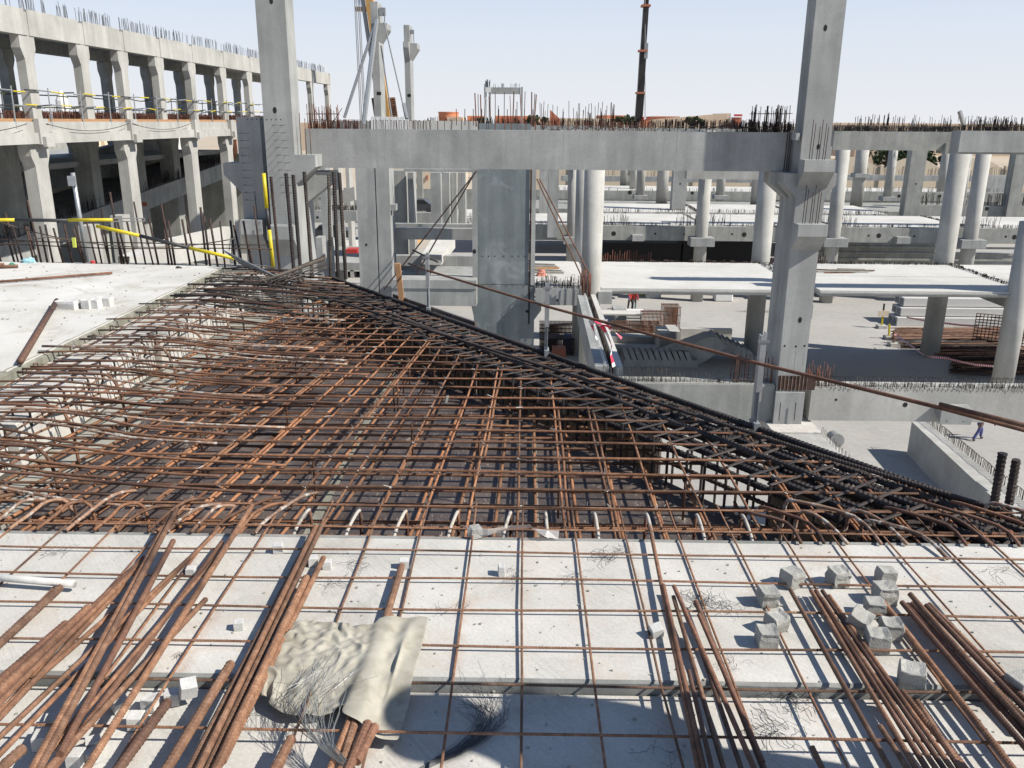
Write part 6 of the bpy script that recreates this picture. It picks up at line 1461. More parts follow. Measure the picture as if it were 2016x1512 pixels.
# handrails on the deck
for k in range(2):
    rl = thing('guard_rail', ('front' if k == 0 else 'rear') + ' yellow and black tube guard rail along the deck of the left building', 'guard rail', (-25, 40, 1.3))
    off = (.1, -4.5)[k]; y = 38
    while y < 90:
        p = Vector((XF(y), y, 0)) + FN * off
        MB().tube([(p.x, p.y, 1.0), (p.x + .05, p.y, 3.05)], .035, 5).build('rail_post', M['galv'], rl)
        y += 3.2
    for z in (2.85, 2.15):
        y = 38; i = 0
        while y < 89:
            a = Vector((XF(y), y, z + R.uniform(-.06, .06))) + FN * off; y2 = y + R.choice((1.0, 1.3)); c = Vector((XF(y2), y2, z + R.uniform(-.06, .06))) + FN * off
            MB().tube([a, c], .038, 5).build('rail_tube', M[('yellow', 'black', 'galv')[i % 3 if k == 0 else (i + 1) % 3]], rl); y = y2; i += 1
# sagging cable below the deck edge
for k, (a, c) in enumerate(((36, 44.8), (46.5, 55.5), (56, 65))):
    A = Vector((XF(a), a, 1.25)) + FN * .45; C_ = Vector((XF(c), c, 1.25)) + FN * .45
    MB().tube([A.lerp(C_, t) - Vector((0, 0, 1.6 * t * (1 - t))) for t in np.linspace(0, 1, 12)], .018, 4).build('cable', M['black'], lbld)
# ramp inside
rp = thing('ramp', 'shaded sloping concrete ramp with bar-studded edge beams inside the left building', 'ramp', (-33, 60, -8))
def rampbar(o0, o1, ya, za, yb, zb_, th, m, nm, up=0):
    a = Vector((XF(ya), ya, 0)); c = Vector((XF(yb), yb, 0)); vs = []
    for dz in (-th, 0):
        for p, o, z in ((a, o0, za), (a, o1, za), (c, o1, zb_), (c, o0, zb_)): q = p + FN * o; vs.append((q.x, q.y, z + dz + up))
    return MB().add(vs, [(3, 2, 1, 0), (4, 5, 6, 7), (0, 1, 5, 4), (1, 2, 6, 5), (2, 3, 7, 6), (3, 0, 4, 7)]).build(nm, M[m], rp)
rampbar(-7.0, -7.9, 44, -6.6, 92, -2.6, 1.5, 'precast', 'edge_beam'); rampbar(-7.9, -14, 44, -6.7, 92, -2.7, .4, 'precast2', 'ramp_slab', .1)
rampbar(-13.5, -14.2, 44, -4.0, 92, .2, 2.2, 'precast', 'far_parapet')
b = MB(); q = random.Random(5)
for i in range(420):
    y = q.uniform(45, 92); z = -6.6 + (y - 44) / 48 * 4.0; p = Vector((XF(y), y, 0)) + FN * -q.uniform(7.0, 7.9)
    b.tube([(p.x, p.y, z), (p.x, p.y, z + q.uniform(.4, .95))], .022, 3)
b.build('ramp_bars', M['starter'], rp, kind='stuff')
# low white beams near the starter bars, in front of the facade
lw = thing('ground_wall', 'low white concrete wall rising to the right behind the starter bars', 'wall', (-20, 48, -8))
q_ = [P(255, 505, Y=40), P(345, 470, Y=52), P(455, 446, Y=62), P(455, 505, Y=62), P(345, 520, Y=52), P(255, 540, Y=40)]
b = MB(); vs = [tuple(v) for v in q_] + [tuple(v + Vector((-.6, .1, 0))) for v in q_]
b.add(vs, [(0, 1, 4, 5), (1, 2, 3, 4), (6, 11, 10, 7), (7, 10, 9, 8), (0, 6, 7, 1), (1, 7, 8, 2)]).build('wall_body', M['white_slab'], lw)
# row columns below facade right: far-left bay between starter bars
for i, (x0p, x1p, yt, yb, Y, lab) in enumerate(((222, 246, 425, 520, 50, 'pale short column behind the starter bars, third bay'), (160, 184, 445, 540, 44, 'pale flared column behind the scaffold pole'))):
    column(x0p, x1p, yt, yb, Y, lab, zb=ZG, depth=1.0, m='precast_warm')
# red signs in the dark of the left building
for px, py, w_, h, Y in ((281, 401, .32, .2, 70), (196, 424, .3, .25, 66)):
    a = P(px, py, Y=Y); tag(MB().box(a.x - w_, a.x + w_, Y, Y + .1, a.z - h, a.z + h * .6).build('red_board', M['orange_dark']), 'faded red board hanging in the dark ' + ('beyond the third column' if px > 250 else 'behind the scaffold pole') + ' of the left building', 'board')
tag(MB().box(*[P(455, 290, Y=92).x, P(461, 290, Y=92).x], 92, 93, P(458, 312, Y=92).z, P(458, 275, Y=92).z).build('red_machine', M['orange']), 'orange-red machine part glimpsed between the left building and the shaded column', 'machine')

# ================================================================ middle left bay between tallest column and the joint columns
column(633, 645, 330, 500, 52, 'bright narrow column right behind the tallest column bracket', zb=ZG, zt=.8, depth=1.2)
column(660, 670, 330, 490, 66, 'pale slim column seen between the thick corner bars', zb=ZG, zt=.8, depth=1.5, m='precast_warm')
column(683, 690, 330, 470, 78, 'far pale slim column left of the joint columns', zb=ZG, zt=.8, depth=1.5, m='precast_warm')
column(620, 634, 430, 520, 50, 'shaded lower column behind the tallest column', zb=ZG, zt=-5, depth=1.0)
beam(620, 702, 415, 435, 56, 'grey pierced beam left of the joint columns at mid height', depth=.8, holes=((625, 428, .09),), fz=(60, .35, .02, 'stirrup_grey', 'projecting_bars', 150))
t = thing('sloping_beam', 'sloping pale beam of a distant ramp left of the joint columns', 'beam', (-14, 66, -4))
a, c = P(630, 402, Y=66), P(700, 380, Y=66); MB().obox((a + c) / 2, (c - a) / 2, (0, .4, 0), (0, 0, .5)).build('beam_body', M['precast_warm'], t)
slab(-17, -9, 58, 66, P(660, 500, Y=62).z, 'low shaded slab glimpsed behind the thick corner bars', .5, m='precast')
slab(-24, -12, 78, 96, ZG + 1.1, 'pale platform behind the thick corner bars', .5)
tag(MB().box(P(681, 500, Y=56).x, P(704, 500, Y=56).x, 56, 57, P(690, 499, Y=56).z, P(690, 491, Y=56).z).build('red_barrier', M['red']), 'red barrier board left of the joint columns', 'barrier')
def car(px, py, Y, label, s=1.0, col='asphalt', rz=0.0):
    c = P(px, py, Y=Y); t = thing('parked_car', label, 'car', c)
    L, W_, H_ = 2.2 * s, .9 * s, .72 * s
    pr = [(-L, .25), (-L, .75), (-L * .85, .88), (-L * .45, .95), (-L * .28, 1.42), (L * .38, 1.45), (L * .68, .98), (L, .85), (L, .25)]
    MB().prism([(c.x + a, c.z + b_) for a, b_ in pr], 'y', Y - W_, Y + W_).build('body', M[col], t)
    MB().prism([(c.x + a, c.z + b_) for a, b_ in ((-L * .40, .97), (-L * .26, 1.36), (L * .36, 1.38), (L * .58, 1.0))], 'y', Y - W_ - .01, Y + W_ + .01).build('window_band', M['glass'], t)
    for dx in (-.62, .62):
        for dy in (-1, 1): MB().tube([(c.x + dx * L, Y + dy * W_ * .9, c.z + .32), (c.x + dx * L, Y + dy * (W_ + .03), c.z + .32)], .32, 14).build('wheel', M['black'], t)
    return t
car(648, 470, 84, 'dark off-road car partly hidden behind the thick corner bars', 1.1)
car(822, 418, 96, 'dark parked car seen left of the wall panel between columns', 1.0)
column(821, 832, 340, 412, 100, 'slim grey column above the dark car left of the wall panel', zb=ZL1 - 2, zt=.6, depth=.7, m='precast2')
beam(820, 850, 419, 441, 70, 'grey parapet below the dark car left of the wall panel', depth=.6, m='precast')
slab(-8, -3, 72, 79, ZL1 + .4, 'white slab patch with rusty bars at its corner left of the wall panel', .4)

# ================================================================ things on the ground
# stacked stair flights
def flight(px, py, Y, n, tread, rise, wd, label, flip=False, rz=0.0, tilt=0.0):
    c = P(px, py, Y=Y); t = thing('stair_flight', label, 'stair flight', c); t.rotation_euler = (tilt, 0, rz)
    pr = [(0, 0)]
    for i in range(n): pr += [(i * tread, (i + 1) * rise), ((i + 1) * tread, (i + 1) * rise)]
    pr += [(n * tread + 1.2, n * rise), (n * tread + 1.2, n * rise - .3), (n * tread + .1, n * rise - .3), (.3, -.22), (0, -.22)]
    org = world_loc(t); b = MB().prism([(p[0] * (-1 if flip else 1), p[1]) for p in pr], 'y', 0, wd)
    o = b.build('flight_body', M['precast'], None); o.parent = t
    o.location = (0, 0, 0)
    return t
a = P(1300, 716, Z=ZG); Yb = a.y
t = thing('stair_flight', 'large grey stair flight leaning up to the right across the stack', 'stair flight', a)
def ap(px, py, Y): q = P(px, py, Y=Y); return (q.x, q.z)
pl2 = [ap(1290, 722, Yb), ap(1372, 722, Yb), ap(1432, 682, Yb), ap(1412, 664, Yb), ap(1395, 664, Yb), ap(1300, 700, Yb)]
MB().prism(pl2, 'y', Yb, Yb + 1.5).build('flight_body', M['precast'], t)
st_ = []
for i in range(7): st_ += [ap(1411 + i * 10.5, 660 + i * 4.6, Yb + .3), ap(1419 + i * 10.5, 668 + i * 4.6, Yb + .3)]
MB().prism([ap(1405, 664, Yb + .3)] + st_ + [ap(1486, 712, Yb + .3), ap(1425, 690, Yb + .3)], 'y', Yb + .3, Yb + 1.9).build('stepped_wing', M['precast'], t)
MB().prism([ap(1352, 690, Yb + 1.6), ap(1352, 676, Yb + 1.6), ap(1404, 660, Yb + 1.6), ap(1412, 664, Yb + 1.6)], 'y', Yb + 1.55, Yb + 2.8).build('rear_plate', M['cover_block'], t)
base = P(1228, 722, Z=ZG); wid = P(1372, 722, Z=ZG).x - base.x
b = thing('stair_flight', 'toothed grey stair flight lying lowest and nearest in the stack', 'stair flight', base)
MB().box(base.x, base.x + wid, base.y, base.y + 1.3, ZG, ZG + .42).build('flight_side', M['precast'], b)
for i in range(11):
    x = base.x + wid * (i + .3) / 12
    MB().add([(x, base.y + .05, ZG + .42), (x + .30, base.y + .05, ZG + .42), (x + .10, base.y + .35, ZG + .86), (x - .16, base.y + .35, ZG + .86), (x, base.y + 1.25, ZG + .42), (x + .30, base.y + 1.25, ZG + .42), (x + .10, base.y + 1.25, ZG + .86), (x - .16, base.y + 1.25, ZG + .86)],
             [(0, 1, 2, 3), (7, 6, 5, 4), (0, 4, 5, 1), (1, 5, 6, 2), (2, 6, 7, 3), (3, 7, 4, 0)]).build('step', M['precast'], b)
for (x0p, x1p, pyt, pyb, m, lab, d) in ((1212, 1236, 618, 634, 'precast', 'dark wide slab stack under the white cover left of the bar cages', 3.0), (1236, 1264, 615, 641, 'cover_block', 'stack of white form panels beside the bar cages', .7),
        (1298, 1318, 656, 692, 'precast_warm', 'warm grey concrete block standing left of the thin wall', 2.0), (1318, 1339, 653, 678, 'precast_warm', 'second warm grey block behind the first one by the thin wall', 2.0), (1340, 1441, 648, 672, 'precast_warm', 'long thin concrete wall with upright bars in front of the site floor', .4),
        (1180, 1300, 663, 672, 'precast', 'dark long beam lying behind the stair stack', 1.0), (1200, 1297, 684, 700, 'precast2', 'shaded long beam lying left in the stair stack', .8)):
    Yg = P((x0p + x1p) / 2, pyb + (0 if m != 'precast' else 4), Z=ZG).y
    x0, x1, z0, z1 = fr(x0p, x1p, pyt, pyb, Yg)
    t = thing('concrete_piece', lab, 'concrete piece', ((x0 + x1) / 2, Yg, ZG)); MB().box(x0, x1, Yg, Yg + d, ZG + .0, z1).build('piece_body', M[m], t)
    if 'thin wall with' in lab:
        for i in range(25): xx = x0 + .2 + i * (x1 - x0 - .4) / 24; MB().tube([(xx, Yg + .2, z1), (xx + R.uniform(-.03, .12), Yg + .2, z1 + (1.0 if i < 13 else 1.7) * R.uniform(.8, 1.05))], .022, 4).build('wall_bar', M['stirrup_grey'], t)
    if 'white form panels' in lab:
        for i in range(5): MB().box(x0 - .1, x1 + .1, Yg - .12, Yg + .6, ZG + .2 + i * .2, ZG + .29 + i * .2).build('panel_edge', M['white'], t)
tag(MB().box(P(1180, 612, Z=ZG + 1.2).x, P(1262, 612, Z=ZG + 1.2).x, P(1220, 618, Z=ZG + 1.2).y, P(1220, 611, Z=ZG + 1.2).y, ZG + 1.1, ZG + 1.2).build('white_cover', M['white_slab']), 'pale flat cover slab on top of the stack where the two workers stand', 'slab')
def cage_pile(px0, px1, pyt, pyb, label, m='rust_brown', n=26, legs=True, d=1.2, seed=0):
    Yg = P((px0 + px1) / 2, pyb, Z=ZG).y; x0, x1, z0, z1 = fr(px0, px1, pyt, pyb, Yg); z0 = ZG
    t = thing('bar_cage', label, 'bar cage', ((x0 + x1) / 2, Yg, ZG))
    for i in range(n):
        x = x0 + (x1 - x0) * (i + .5) / n
        MB().tube([(x, Yg, z0), (x, Yg, z1), (x, Yg + d, z1), (x, Yg + d, z0)], .024, 4, cap=False).build('cage_stirrup', M[m], t)
    for z in np.linspace(z0 + .1, z1, 4):
        for y in (Yg, Yg + d): MB().tube([(x0, y, z), (x1, y, z)], .024, 4).build('cage_bar', M[m], t)
    return t
cage_pile(1264, 1306, 619, 660, 'rusty bar cage lying right of the white form panels', n=16)
cage_pile(1305, 1340, 605, 654, 'tall rusty bar cage standing over the concrete blocks', n=14)
cage_pile(1206, 1302, 640, 664, 'long low rusty bar cage in front of the white form panels', n=30)
cage_pile(1062, 1130, 640, 665, 'dark long bar cage lying right of the wall panel foot', 'starter', n=26)
cage_pile(1062, 1130, 668, 700, 'nearer dark bar cage in shade right of the wall panel foot', 'starter', n=26)
tag(MB().box(P(1110, 690, Z=ZG).x, P(1140, 690, Z=ZG).x, 52, 53.5, ZG, ZG + .9).build('tarp_heap', M['blue_tarp']), 'small blue tarp heap behind the middle edge post', 'tarp')
tag(MB().box(P(1085, 700, Z=ZG).x, P(1110, 700, Z=ZG).x, 49, 50, ZG, ZG + 1.0).build('rust_bin', M['orange_dark']), 'rust-red bin in shade behind the middle edge post', 'bin')
# right hand stock: precast units, bars
def unit(px0, px1, pyt, pyb, label, d=1.1, zoff=0, m='precast'):
    Yg = P(1850, pyb, Z=ZG + zoff).y; x0, x1, z0, z1 = fr(px0, px1, pyt, pyb, Yg)
    t = thing('precast_unit', label, 'precast unit', ((x0 + x1) / 2, Yg, ZG + zoff)); MB().box(x0, x1, Yg, Yg + d, ZG + zoff, z1).build('unit_body', M[m], t)
    MB().box(x0 - .02, x0 - .001, Yg + .1, Yg + d - .1, ZG + zoff + .08, z1 - .08).build('unit_end', M['steel_panel'], t); return t, x0, x1, Yg
Yg = P(1850, 643, Z=ZG).y
for k, (px0, px1, z0, z1, y, lab) in enumerate(((1766, 1992, 0, .62, 0, 'lowest long white precast unit of the stack beyond the piled bars'), (1771, 1998, .68, 1.25, .35, 'middle long white precast unit of the stack beyond the piled bars'), (1774, 1982, 1.31, 1.9, .7, 'topmost long white precast unit of the stack beyond the piled bars'))):
    x0, x1 = P(px0, 635, Y=Yg + y).x, P(px1, 635, Y=Yg + y).x
    t = thing('precast_unit', lab, 'precast unit', ((x0 + x1) / 2, Yg + y, ZG + z0)); MB().box(x0, x1, Yg + y, Yg + y + 1.6, ZG + z0, ZG + z1, .01).build('unit_body', M['cover_block'], t)
    for j in range(2): MB().box(x0 - .03, x0 - .002, Yg + y + .15 + j * .75, Yg + y + .7 + j * .75, ZG + z0 + .1, ZG + z1 - .1).build('hollow_end', M['steel_panel'], t)
def barpile(px0, px1, py0, py1, h, label, n=70, m='rust_brown', seed=0, ang=.03):
    q = random.Random(seed); t = thing('bar_pile', label, 'bar pile', P((px0 + px1) / 2, (py0 + py1) / 2, Z=ZG))
    for i in range(n):
        px = q.uniform(-14, 14); py = q.uniform(py0, py1); z = ZG + .03 + h * q.random() ** 1.5
        a = P(px0 + px, py, Z=z); c = P(px1 + px, py + q.uniform(-4, 4), Z=z + q.uniform(-.05, .05))
        MB().tube([a, c], .035, 4).build('piled_bar', M[m if q.random() < .7 else 'rust_near'], t)
    return t
barpile(1766, 2010, 645, 668, .5, 'broad pile of long rusty bars in front of the white precast units', 95, seed=1)
barpile(1782, 1990, 674, 684, .35, 'low dark bundle of rusty bars nearer than the broad pile', 40, 'starter', 2)
barpile(1850, 2020, 684, 700, .3, 'tangled pile of short rusty bars right of the dark round column', 60, 'rust_brown', 3, .5)
barpile(1880, 2030, 700, 735, .4, 'dark pile of bars nearest the lower beam at the right frame', 90, 'starter', 4)
c = P(1985, 690, Z=ZG)
t = thing('bar_cage', 'dense dark rusty mat bundle standing on edge at the right frame', 'bar cage', c)
for i in range(20): MB().tube([(c.x - 1.6 + i * .2, c.y + 1.5 - i * .09, ZG), (c.x - 1.6 + i * .2, c.y + 1.5 - i * .09, ZG + 2.1)], .03, 4).build('cage_bar', M['rust_brown'], t)
for i in range(12): MB().tube([(c.x - 1.6, c.y + 1.5, ZG + i * .19), (c.x + 2.2, c.y - .2, ZG + i * .19)], .03, 4).build('cage_bar', M['rust_brown'], t)
# marker posts
for px, pyb, pyt, m2, lab, Lx in ((1735, 646, 598, 'black', 'tallest leaning yellow marker post with a board on the site floor', .12), (1750, 667, 638, 'yellow', 'yellow marker post second from the right stock', .03), (1759, 681, 652, 'rust_brown', 'brown marker post nearest the dark bar bundle', .05), (1804, 600, 577, 'orange', 'thin orange marker post in the shade under the right slab', .06), (1951, 640, 620, 'red', 'red upright post in front of the white precast units', 0)):
    a = P(px, pyb, Z=ZG); top_ = P(px + (6 if Lx > .1 else 1), pyt, Y=a.y); t = thing('marker_post', lab, 'marker post', a)
    mid = a.lerp(top_, .6)
    MB().tube([a, mid], .07, 6).build('post_lower', M['yellow' if m2 in ('black', 'yellow') else m2], t); MB().tube([mid, top_], .07, 6).build('post_upper', M[m2], t)
    MB().box(a.x - .3, a.x + .3, a.y - .3, a.y + .3, ZG, ZG + .22).build('post_foot', M['precast_warm'], t)
    if px == 1735: MB().box(mid.x - .35, mid.x + .35, a.y - .12, a.y - .05, mid.z - .18, mid.z + .22).build('post_board', M['cream'], t)
def tape_line(pts, label, w_=.07): return ribbon(pts, w_, 'barrier_tape', label, 'tape', twist=.2)
for pts, lab in (([(1785, 625), (1826, 632), (1858, 636), (1890, 640), (1925, 642)], 'red and white tape draped over the white precast units'), ([(1761, 658), (1790, 678), (1820, 700), (1835, 703), (1862, 705), (1890, 712), (1920, 718), (1965, 722), (1990, 726)], 'long red and white tape sagging round the dark round column')):
    tape_line([P(x, y, Z=ZG + 1.0) for x, y in pts], lab)
# boxes on the floor under the slabs
for px, py, w_, h, m, lab in ((1425, 594, .9, .9, 'white', 'white bag printed in blue by the round column foot'), (1270, 583, .4, .6, 'hivis', 'small yellow drum in the shade under the white bay'), (1286, 588, .8, .8, 'precast', 'grey crate right of the yellow drum')):
    c = P(px, py, Z=ZG); tag(MB().box(c.x - w_ * .8, c.x + w_ * .8, c.y, c.y + 1, ZG, ZG + h, .08).build('floor_goods', M[m]), lab, 'goods')
# stock below the second row; the black ones carry the slabs' shade as colour
for px, w_, h, m, lab in ((1235, 5.5, 1.2, 'black', 'dark stacked stock with the shade put into its black, left under the pierced beam'), (1420, 4, 1.6, 'black', 'dark slatted stack with the shade put into its black, centre under the pierced beam'), (1700, 7, 1.3, 'precast2', 'long low grey wall in shade right under the pierced beam'), (1960, 4, .8, 'precast', 'low grey block in shade at the far right')):
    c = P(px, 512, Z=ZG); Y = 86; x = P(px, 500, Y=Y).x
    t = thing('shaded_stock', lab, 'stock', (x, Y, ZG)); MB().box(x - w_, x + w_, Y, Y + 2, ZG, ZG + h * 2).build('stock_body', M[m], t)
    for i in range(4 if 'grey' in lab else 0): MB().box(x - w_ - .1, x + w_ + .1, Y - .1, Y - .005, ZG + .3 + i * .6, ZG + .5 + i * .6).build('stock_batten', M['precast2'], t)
for i, (x0, x1) in enumerate(((4.2, 8), (15.5, 19))):
    t = thing('bar_row', ('left' if i == 0 else 'right') + ' row of rusty bars upright just behind the white plank bays', 'bars', (x0, 55, ZL1 - 1))
    for k in range(26): MB().tube([(x0 + (x1 - x0) * k / 25, 54.5, -9.0), (x0 + (x1 - x0) * k / 25 + .05, 54.5, P(1210, 497, Y=54.5).z + R.uniform(-.2, .2))], .03, 4).build('upright_bar', M['starter_red'], t)
# dark rear walls and basement depth under the slabs
tag(MB().box(-30, 70, 122, 122.6, ZG, ZL1 - 1.0).build('rear_retaining_wall', M['precast2']), 'long grey wall closing the shaded ground level at the back', 'wall')
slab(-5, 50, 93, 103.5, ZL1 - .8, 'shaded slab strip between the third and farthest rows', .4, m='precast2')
# low beam towards lower right
t = thing('ground_beam', 'big pale beam lying diagonally at the lower right, hoop bars along its top', 'beam', (18.5, 32, ZG))
ZX = ZG + 1.5
A = [P(1790, 826, Z=ZX), P(1832, 829, Z=ZX), P(2080, 1010, Z=ZX), P(1980, 990, Z=ZX)]
q = [P(1795, 826, Z=ZX), P(1836, 829, Z=ZX)]
ax0, ax1 = P(1795, 830, Z=ZX), P(1830, 830, Z=ZX); bx0_, bx1_ = P(1950, 975, Z=ZX), P(2010, 975, Z=ZX)
b = MB(); pts = [ax0, ax1, bx1_ + (bx1_ - ax1) * .3, bx0_ + (bx0_ - ax0) * .3]
vs = [(p.x, p.y, ZX) for p in pts] + [(p.x, p.y, ZG) for p in pts]
b.add(vs, [(3, 2, 1, 0), (4, 5, 6, 7), (0, 1, 5, 4), (1, 2, 6, 5), (2, 3, 7, 6), (3, 0, 4, 7)]).build('beam_body', M['precast_warm'], t)
for k in range(50):
    p = pts[1].lerp(pts[2], k / 49) - Vector((.15, 0, 0)); put_stirrup(t, (.28, .34, .014, 'stirrup_grey', 'y'), (p.x, p.y, ZX), .0)
tag(MB().tube([P(1648, 868, Z=ZG + .3), P(1648, 868, Z=ZG + .3) + Vector((.0, .5, 0))], .33, 18).build('pipe_piece', M['precast']), 'short grey pipe piece on the floor below the base pad', 'pipe')

# ================================================================ people
def person(px, py, label, parts, facing=0.0, hgt=1.68, stride=.25, bend=.12, z=ZG, armL=(.25, -.1), armR=(.25, .1), helmet='blue_helmet', vest='redvest', leg='trousers', sleeve='blue_dark', lean=0.0):
    base = P(px, py, Z=z); t = thing('person', label, 'person', base); t.rotation_euler = (0, 0, facing)
    s = hgt / 1.75
    def skin_mesh(nodes, edges, rad, name, m, root=0):
        me = bpy.data.meshes.new(name); me.from_pydata([tuple(Vector(n) * s) for n in nodes], edges, []); me.materials.append(M[m])
        o = bpy.data.objects.new(name, me); sc.collection.objects.link(o); o.parent = t
        md = o.modifiers.new('skin', 'SKIN'); md.use_smooth_shade = True
        for i, r in enumerate(rad): me.skin_vertices[0].data[i].radius = (r[0] * s, r[1] * s) if isinstance(r, tuple) else (r * s, r * s)
        me.skin_vertices[0].data[root].use_root = True
        sb = o.modifiers.new('sub', 'SUBSURF'); sb.levels = 2; sb.render_levels = 2
        return o
    # body: x = side, y = forward
    hip = .93
    nd = [(0, 0, hip), (0, bend * .4, 1.18), (0, bend, 1.42), (0, bend * 1.25, 1.55), (0, bend * 1.4, 1.68), (-.11, .0, hip - .06), (-.14, stride * .55, .50), (-.11, stride * .5, .09), (-.11, stride * .5 + .14, .04), (.10, 0, hip - .06), (.11, -stride * .2, .50), (.11, -stride * .7, .09), (.11, -stride * .7 + .13, .04),
          (-.19, bend, 1.40), (-.25, bend + armL[1] * .5, 1.13), (-.25 - armL[0] * .3, bend + armL[1] + .1, .90), (-.25 - armL[0] * .35, bend + armL[1] + .14, .80), (.19, bend, 1.40), (.25, bend + armR[1] * .5, 1.13), (.25 + armR[0] * .3, bend + armR[1] + .1, .90), (.25 + armR[0] * .35, bend + armR[1] + .14, .80)]
    ed = [(0, 1), (1, 2), (2, 3), (3, 4), (0, 5), (5, 6), (6, 7), (7, 8), (0, 9), (9, 10), (10, 11), (11, 12), (2, 13), (13, 14), (14, 15), (15, 16), (2, 17), (17, 18), (18, 19), (19, 20)]
    rd = [(.15, .11), (.14, .10), (.15, .10), .05, .085, .10, .07, .05, .04, .10, .07, .05, .04, .07, .05, .042, .035, .07, .05, .042, .035]
    skin_mesh(nd, ed, rd, 'body', 'skin')
    sh_ = (0, bend * .97, 1.40)
    jn = [(0, 0, .84), (0, bend * .15, 1.0), (0, bend * .6, 1.22), sh_, (0, bend * 1.1, 1.50), nd[13], nd[14], nd[15], nd[17], nd[18], nd[19]]
    skin_mesh(jn, [(0, 1), (1, 2), (2, 3), (3, 4), (3, 5), (5, 6), (6, 7), (3, 8), (8, 9), (9, 10)], [(.175, .125), (.165, .12), (.19, .13), (.15, .10), .062, .080, .062, .052, .080, .062, .052], 'jacket', vest, 1)
    skin_mesh([nd[14], nd[15]], [(0, 1)], [.067, .056], 'sleeve', sleeve); skin_mesh([nd[18], nd[19]], [(0, 1)], [.067, .056], 'sleeve', sleeve)
    skin_mesh([(0, 0, .98), (0, 0, .88), (-.095, 0, .80), nd[6], nd[7], (.095, 0, .80), nd[10], nd[11]], [(0, 1), (1, 2), (2, 3), (3, 4), (1, 5), (5, 6), (6, 7)], [(.15, .11), (.155, .12), .105, .078, .066, .105, .078, .066], 'trousers', leg, 1)
    skin_mesh([nd[7], nd[8]], [(0, 1)], [.062, .052], 'boot', 'black'); skin_mesh([nd[11], nd[12]], [(0, 1)], [.062, .052], 'boot', 'black')
    bm = bmesh.new(); bmesh.ops.create_uvsphere(bm, u_segments=24, v_segments=16, radius=.125 * s)
    for v in bm.verts:
        if v.co.z < 0: v.co.z *= .15; v.co.x *= 1.12; v.co.y *= 1.18
    me = bpy.data.meshes.new('helmet'); bm.to_mesh(me); bm.free(); me.materials.append(M[helmet]); me.polygons.foreach_set('use_smooth', [True] * len(me.polygons)); o = bpy.data.objects.new('helmet', me); sc.collection.objects.link(o); o.parent = t
    o.location = Vector((0, bend * 1.45, 1.70)) * s
    return t
person(1248, 610, 'worker in red vest, blue helmet and teal trousers, right one of a pair', None, facing=math.pi * .92, bend=.16, leg='teal', vest='redvest', sleeve='redvest')
person(1240, 609.5, 'worker in red vest with blue sleeves and dark trousers, left one of a pair', None, facing=math.pi * 1.1, bend=.22, leg='trousers', helmet='white', armL=(.9, -.1))
person(1924, 866, 'worker in blue overalls and dark gloves standing below the lower beam bracket', None, facing=-1.35, bend=.10, leg='blue_dark', vest='blue_dark', sleeve='teal', helmet='hivis', stride=.50, armL=(.3, .25), armR=(.3, .3))
# colleague standing beside the photographer, outside the frame; casts the shadow at the bottom
person(1008, 900, 'bystander in blue overalls and yellow vest standing on the near plank', None, facing=-.4, bend=.05, leg='blue_dark', vest='hivis', sleeve='blue_dark', helmet='white', armL=(.2, .0), armR=(.2, .0), hgt=1.80)
bys = [o for o in sc.objects if o.name.startswith('person') and 'bystander' in o.get('label', '')][0]
bys.location = (1.64, 1.39, -.036); bys.rotation_euler = (0, 0, 1.9)

# ================================================================ perimeter wall, background buildings, trees
pw = thing('perimeter_wall', 'cream perimeter wall with shallow arched tops beyond the site on the right', 'wall', (30, 130, ZG))
Yp = 132
x = -2.0; seg = 9.2
while x < 110:
    zt_ = P(1700, 316, Y=Yp).z
    pts = [(x, ZG), (x + seg - .5, ZG), (x + seg - .5, zt_ - 1.2)] + [(x + (seg - .5) * (1 - t), zt_ - 1.2 + 1.7 * math.sin(math.pi * t)) for t in np.linspace(.08, .92, 12)] + [(x, zt_ - 1.2)]
    MB().prism(pts, 'y', Yp, Yp + .3).build('arched_panel', M['cream'], pw)
    MB().box(x + seg - .5, x + seg, Yp - .2, Yp + .4, ZG, zt_ - .6).build('pier', M['cream'], pw); x += seg
pl_ = thing('perimeter_wall', 'cream perimeter wall with painted pink circles beyond the left building', 'wall', (-60, 95, ZG))
z_t, z_b = P(200, 296, Y=95).z, -11
MB().box(-120, -36, 95, 95.4, ZG, z_t).build('wall_body', M['cream'], pl_)
for px in (5, 42, 113, 134, 184, 256, 246, 268):
    c = P(px, 313, Y=94.9)
    n = 20; MB().prism([(c.x + .72 * math.cos(a), c.z + .72 * math.sin(a)) for a in np.linspace(0, 6.283, n, endpoint=False)], 'y', 94.93, 95.02).build('painted_circle', M['pink'], pl_)
t = thing('arched_wall', 'grey arched retaining panels behind the left building columns', 'wall', (-45, 80, ZG))
for px in (-40, 20, 117, 200):
    c = P(px, 345, Y=80); MB().prism([(c.x + 2.2 * math.cos(a), c.z - 1.2 + 2.0 * math.sin(a)) for a in np.linspace(0, math.pi, 16)] + [(c.x - 2.2, ZG), (c.x + 2.2, ZG)], 'y', 80, 80.4).build('arch_panel', M['precast2'], t)
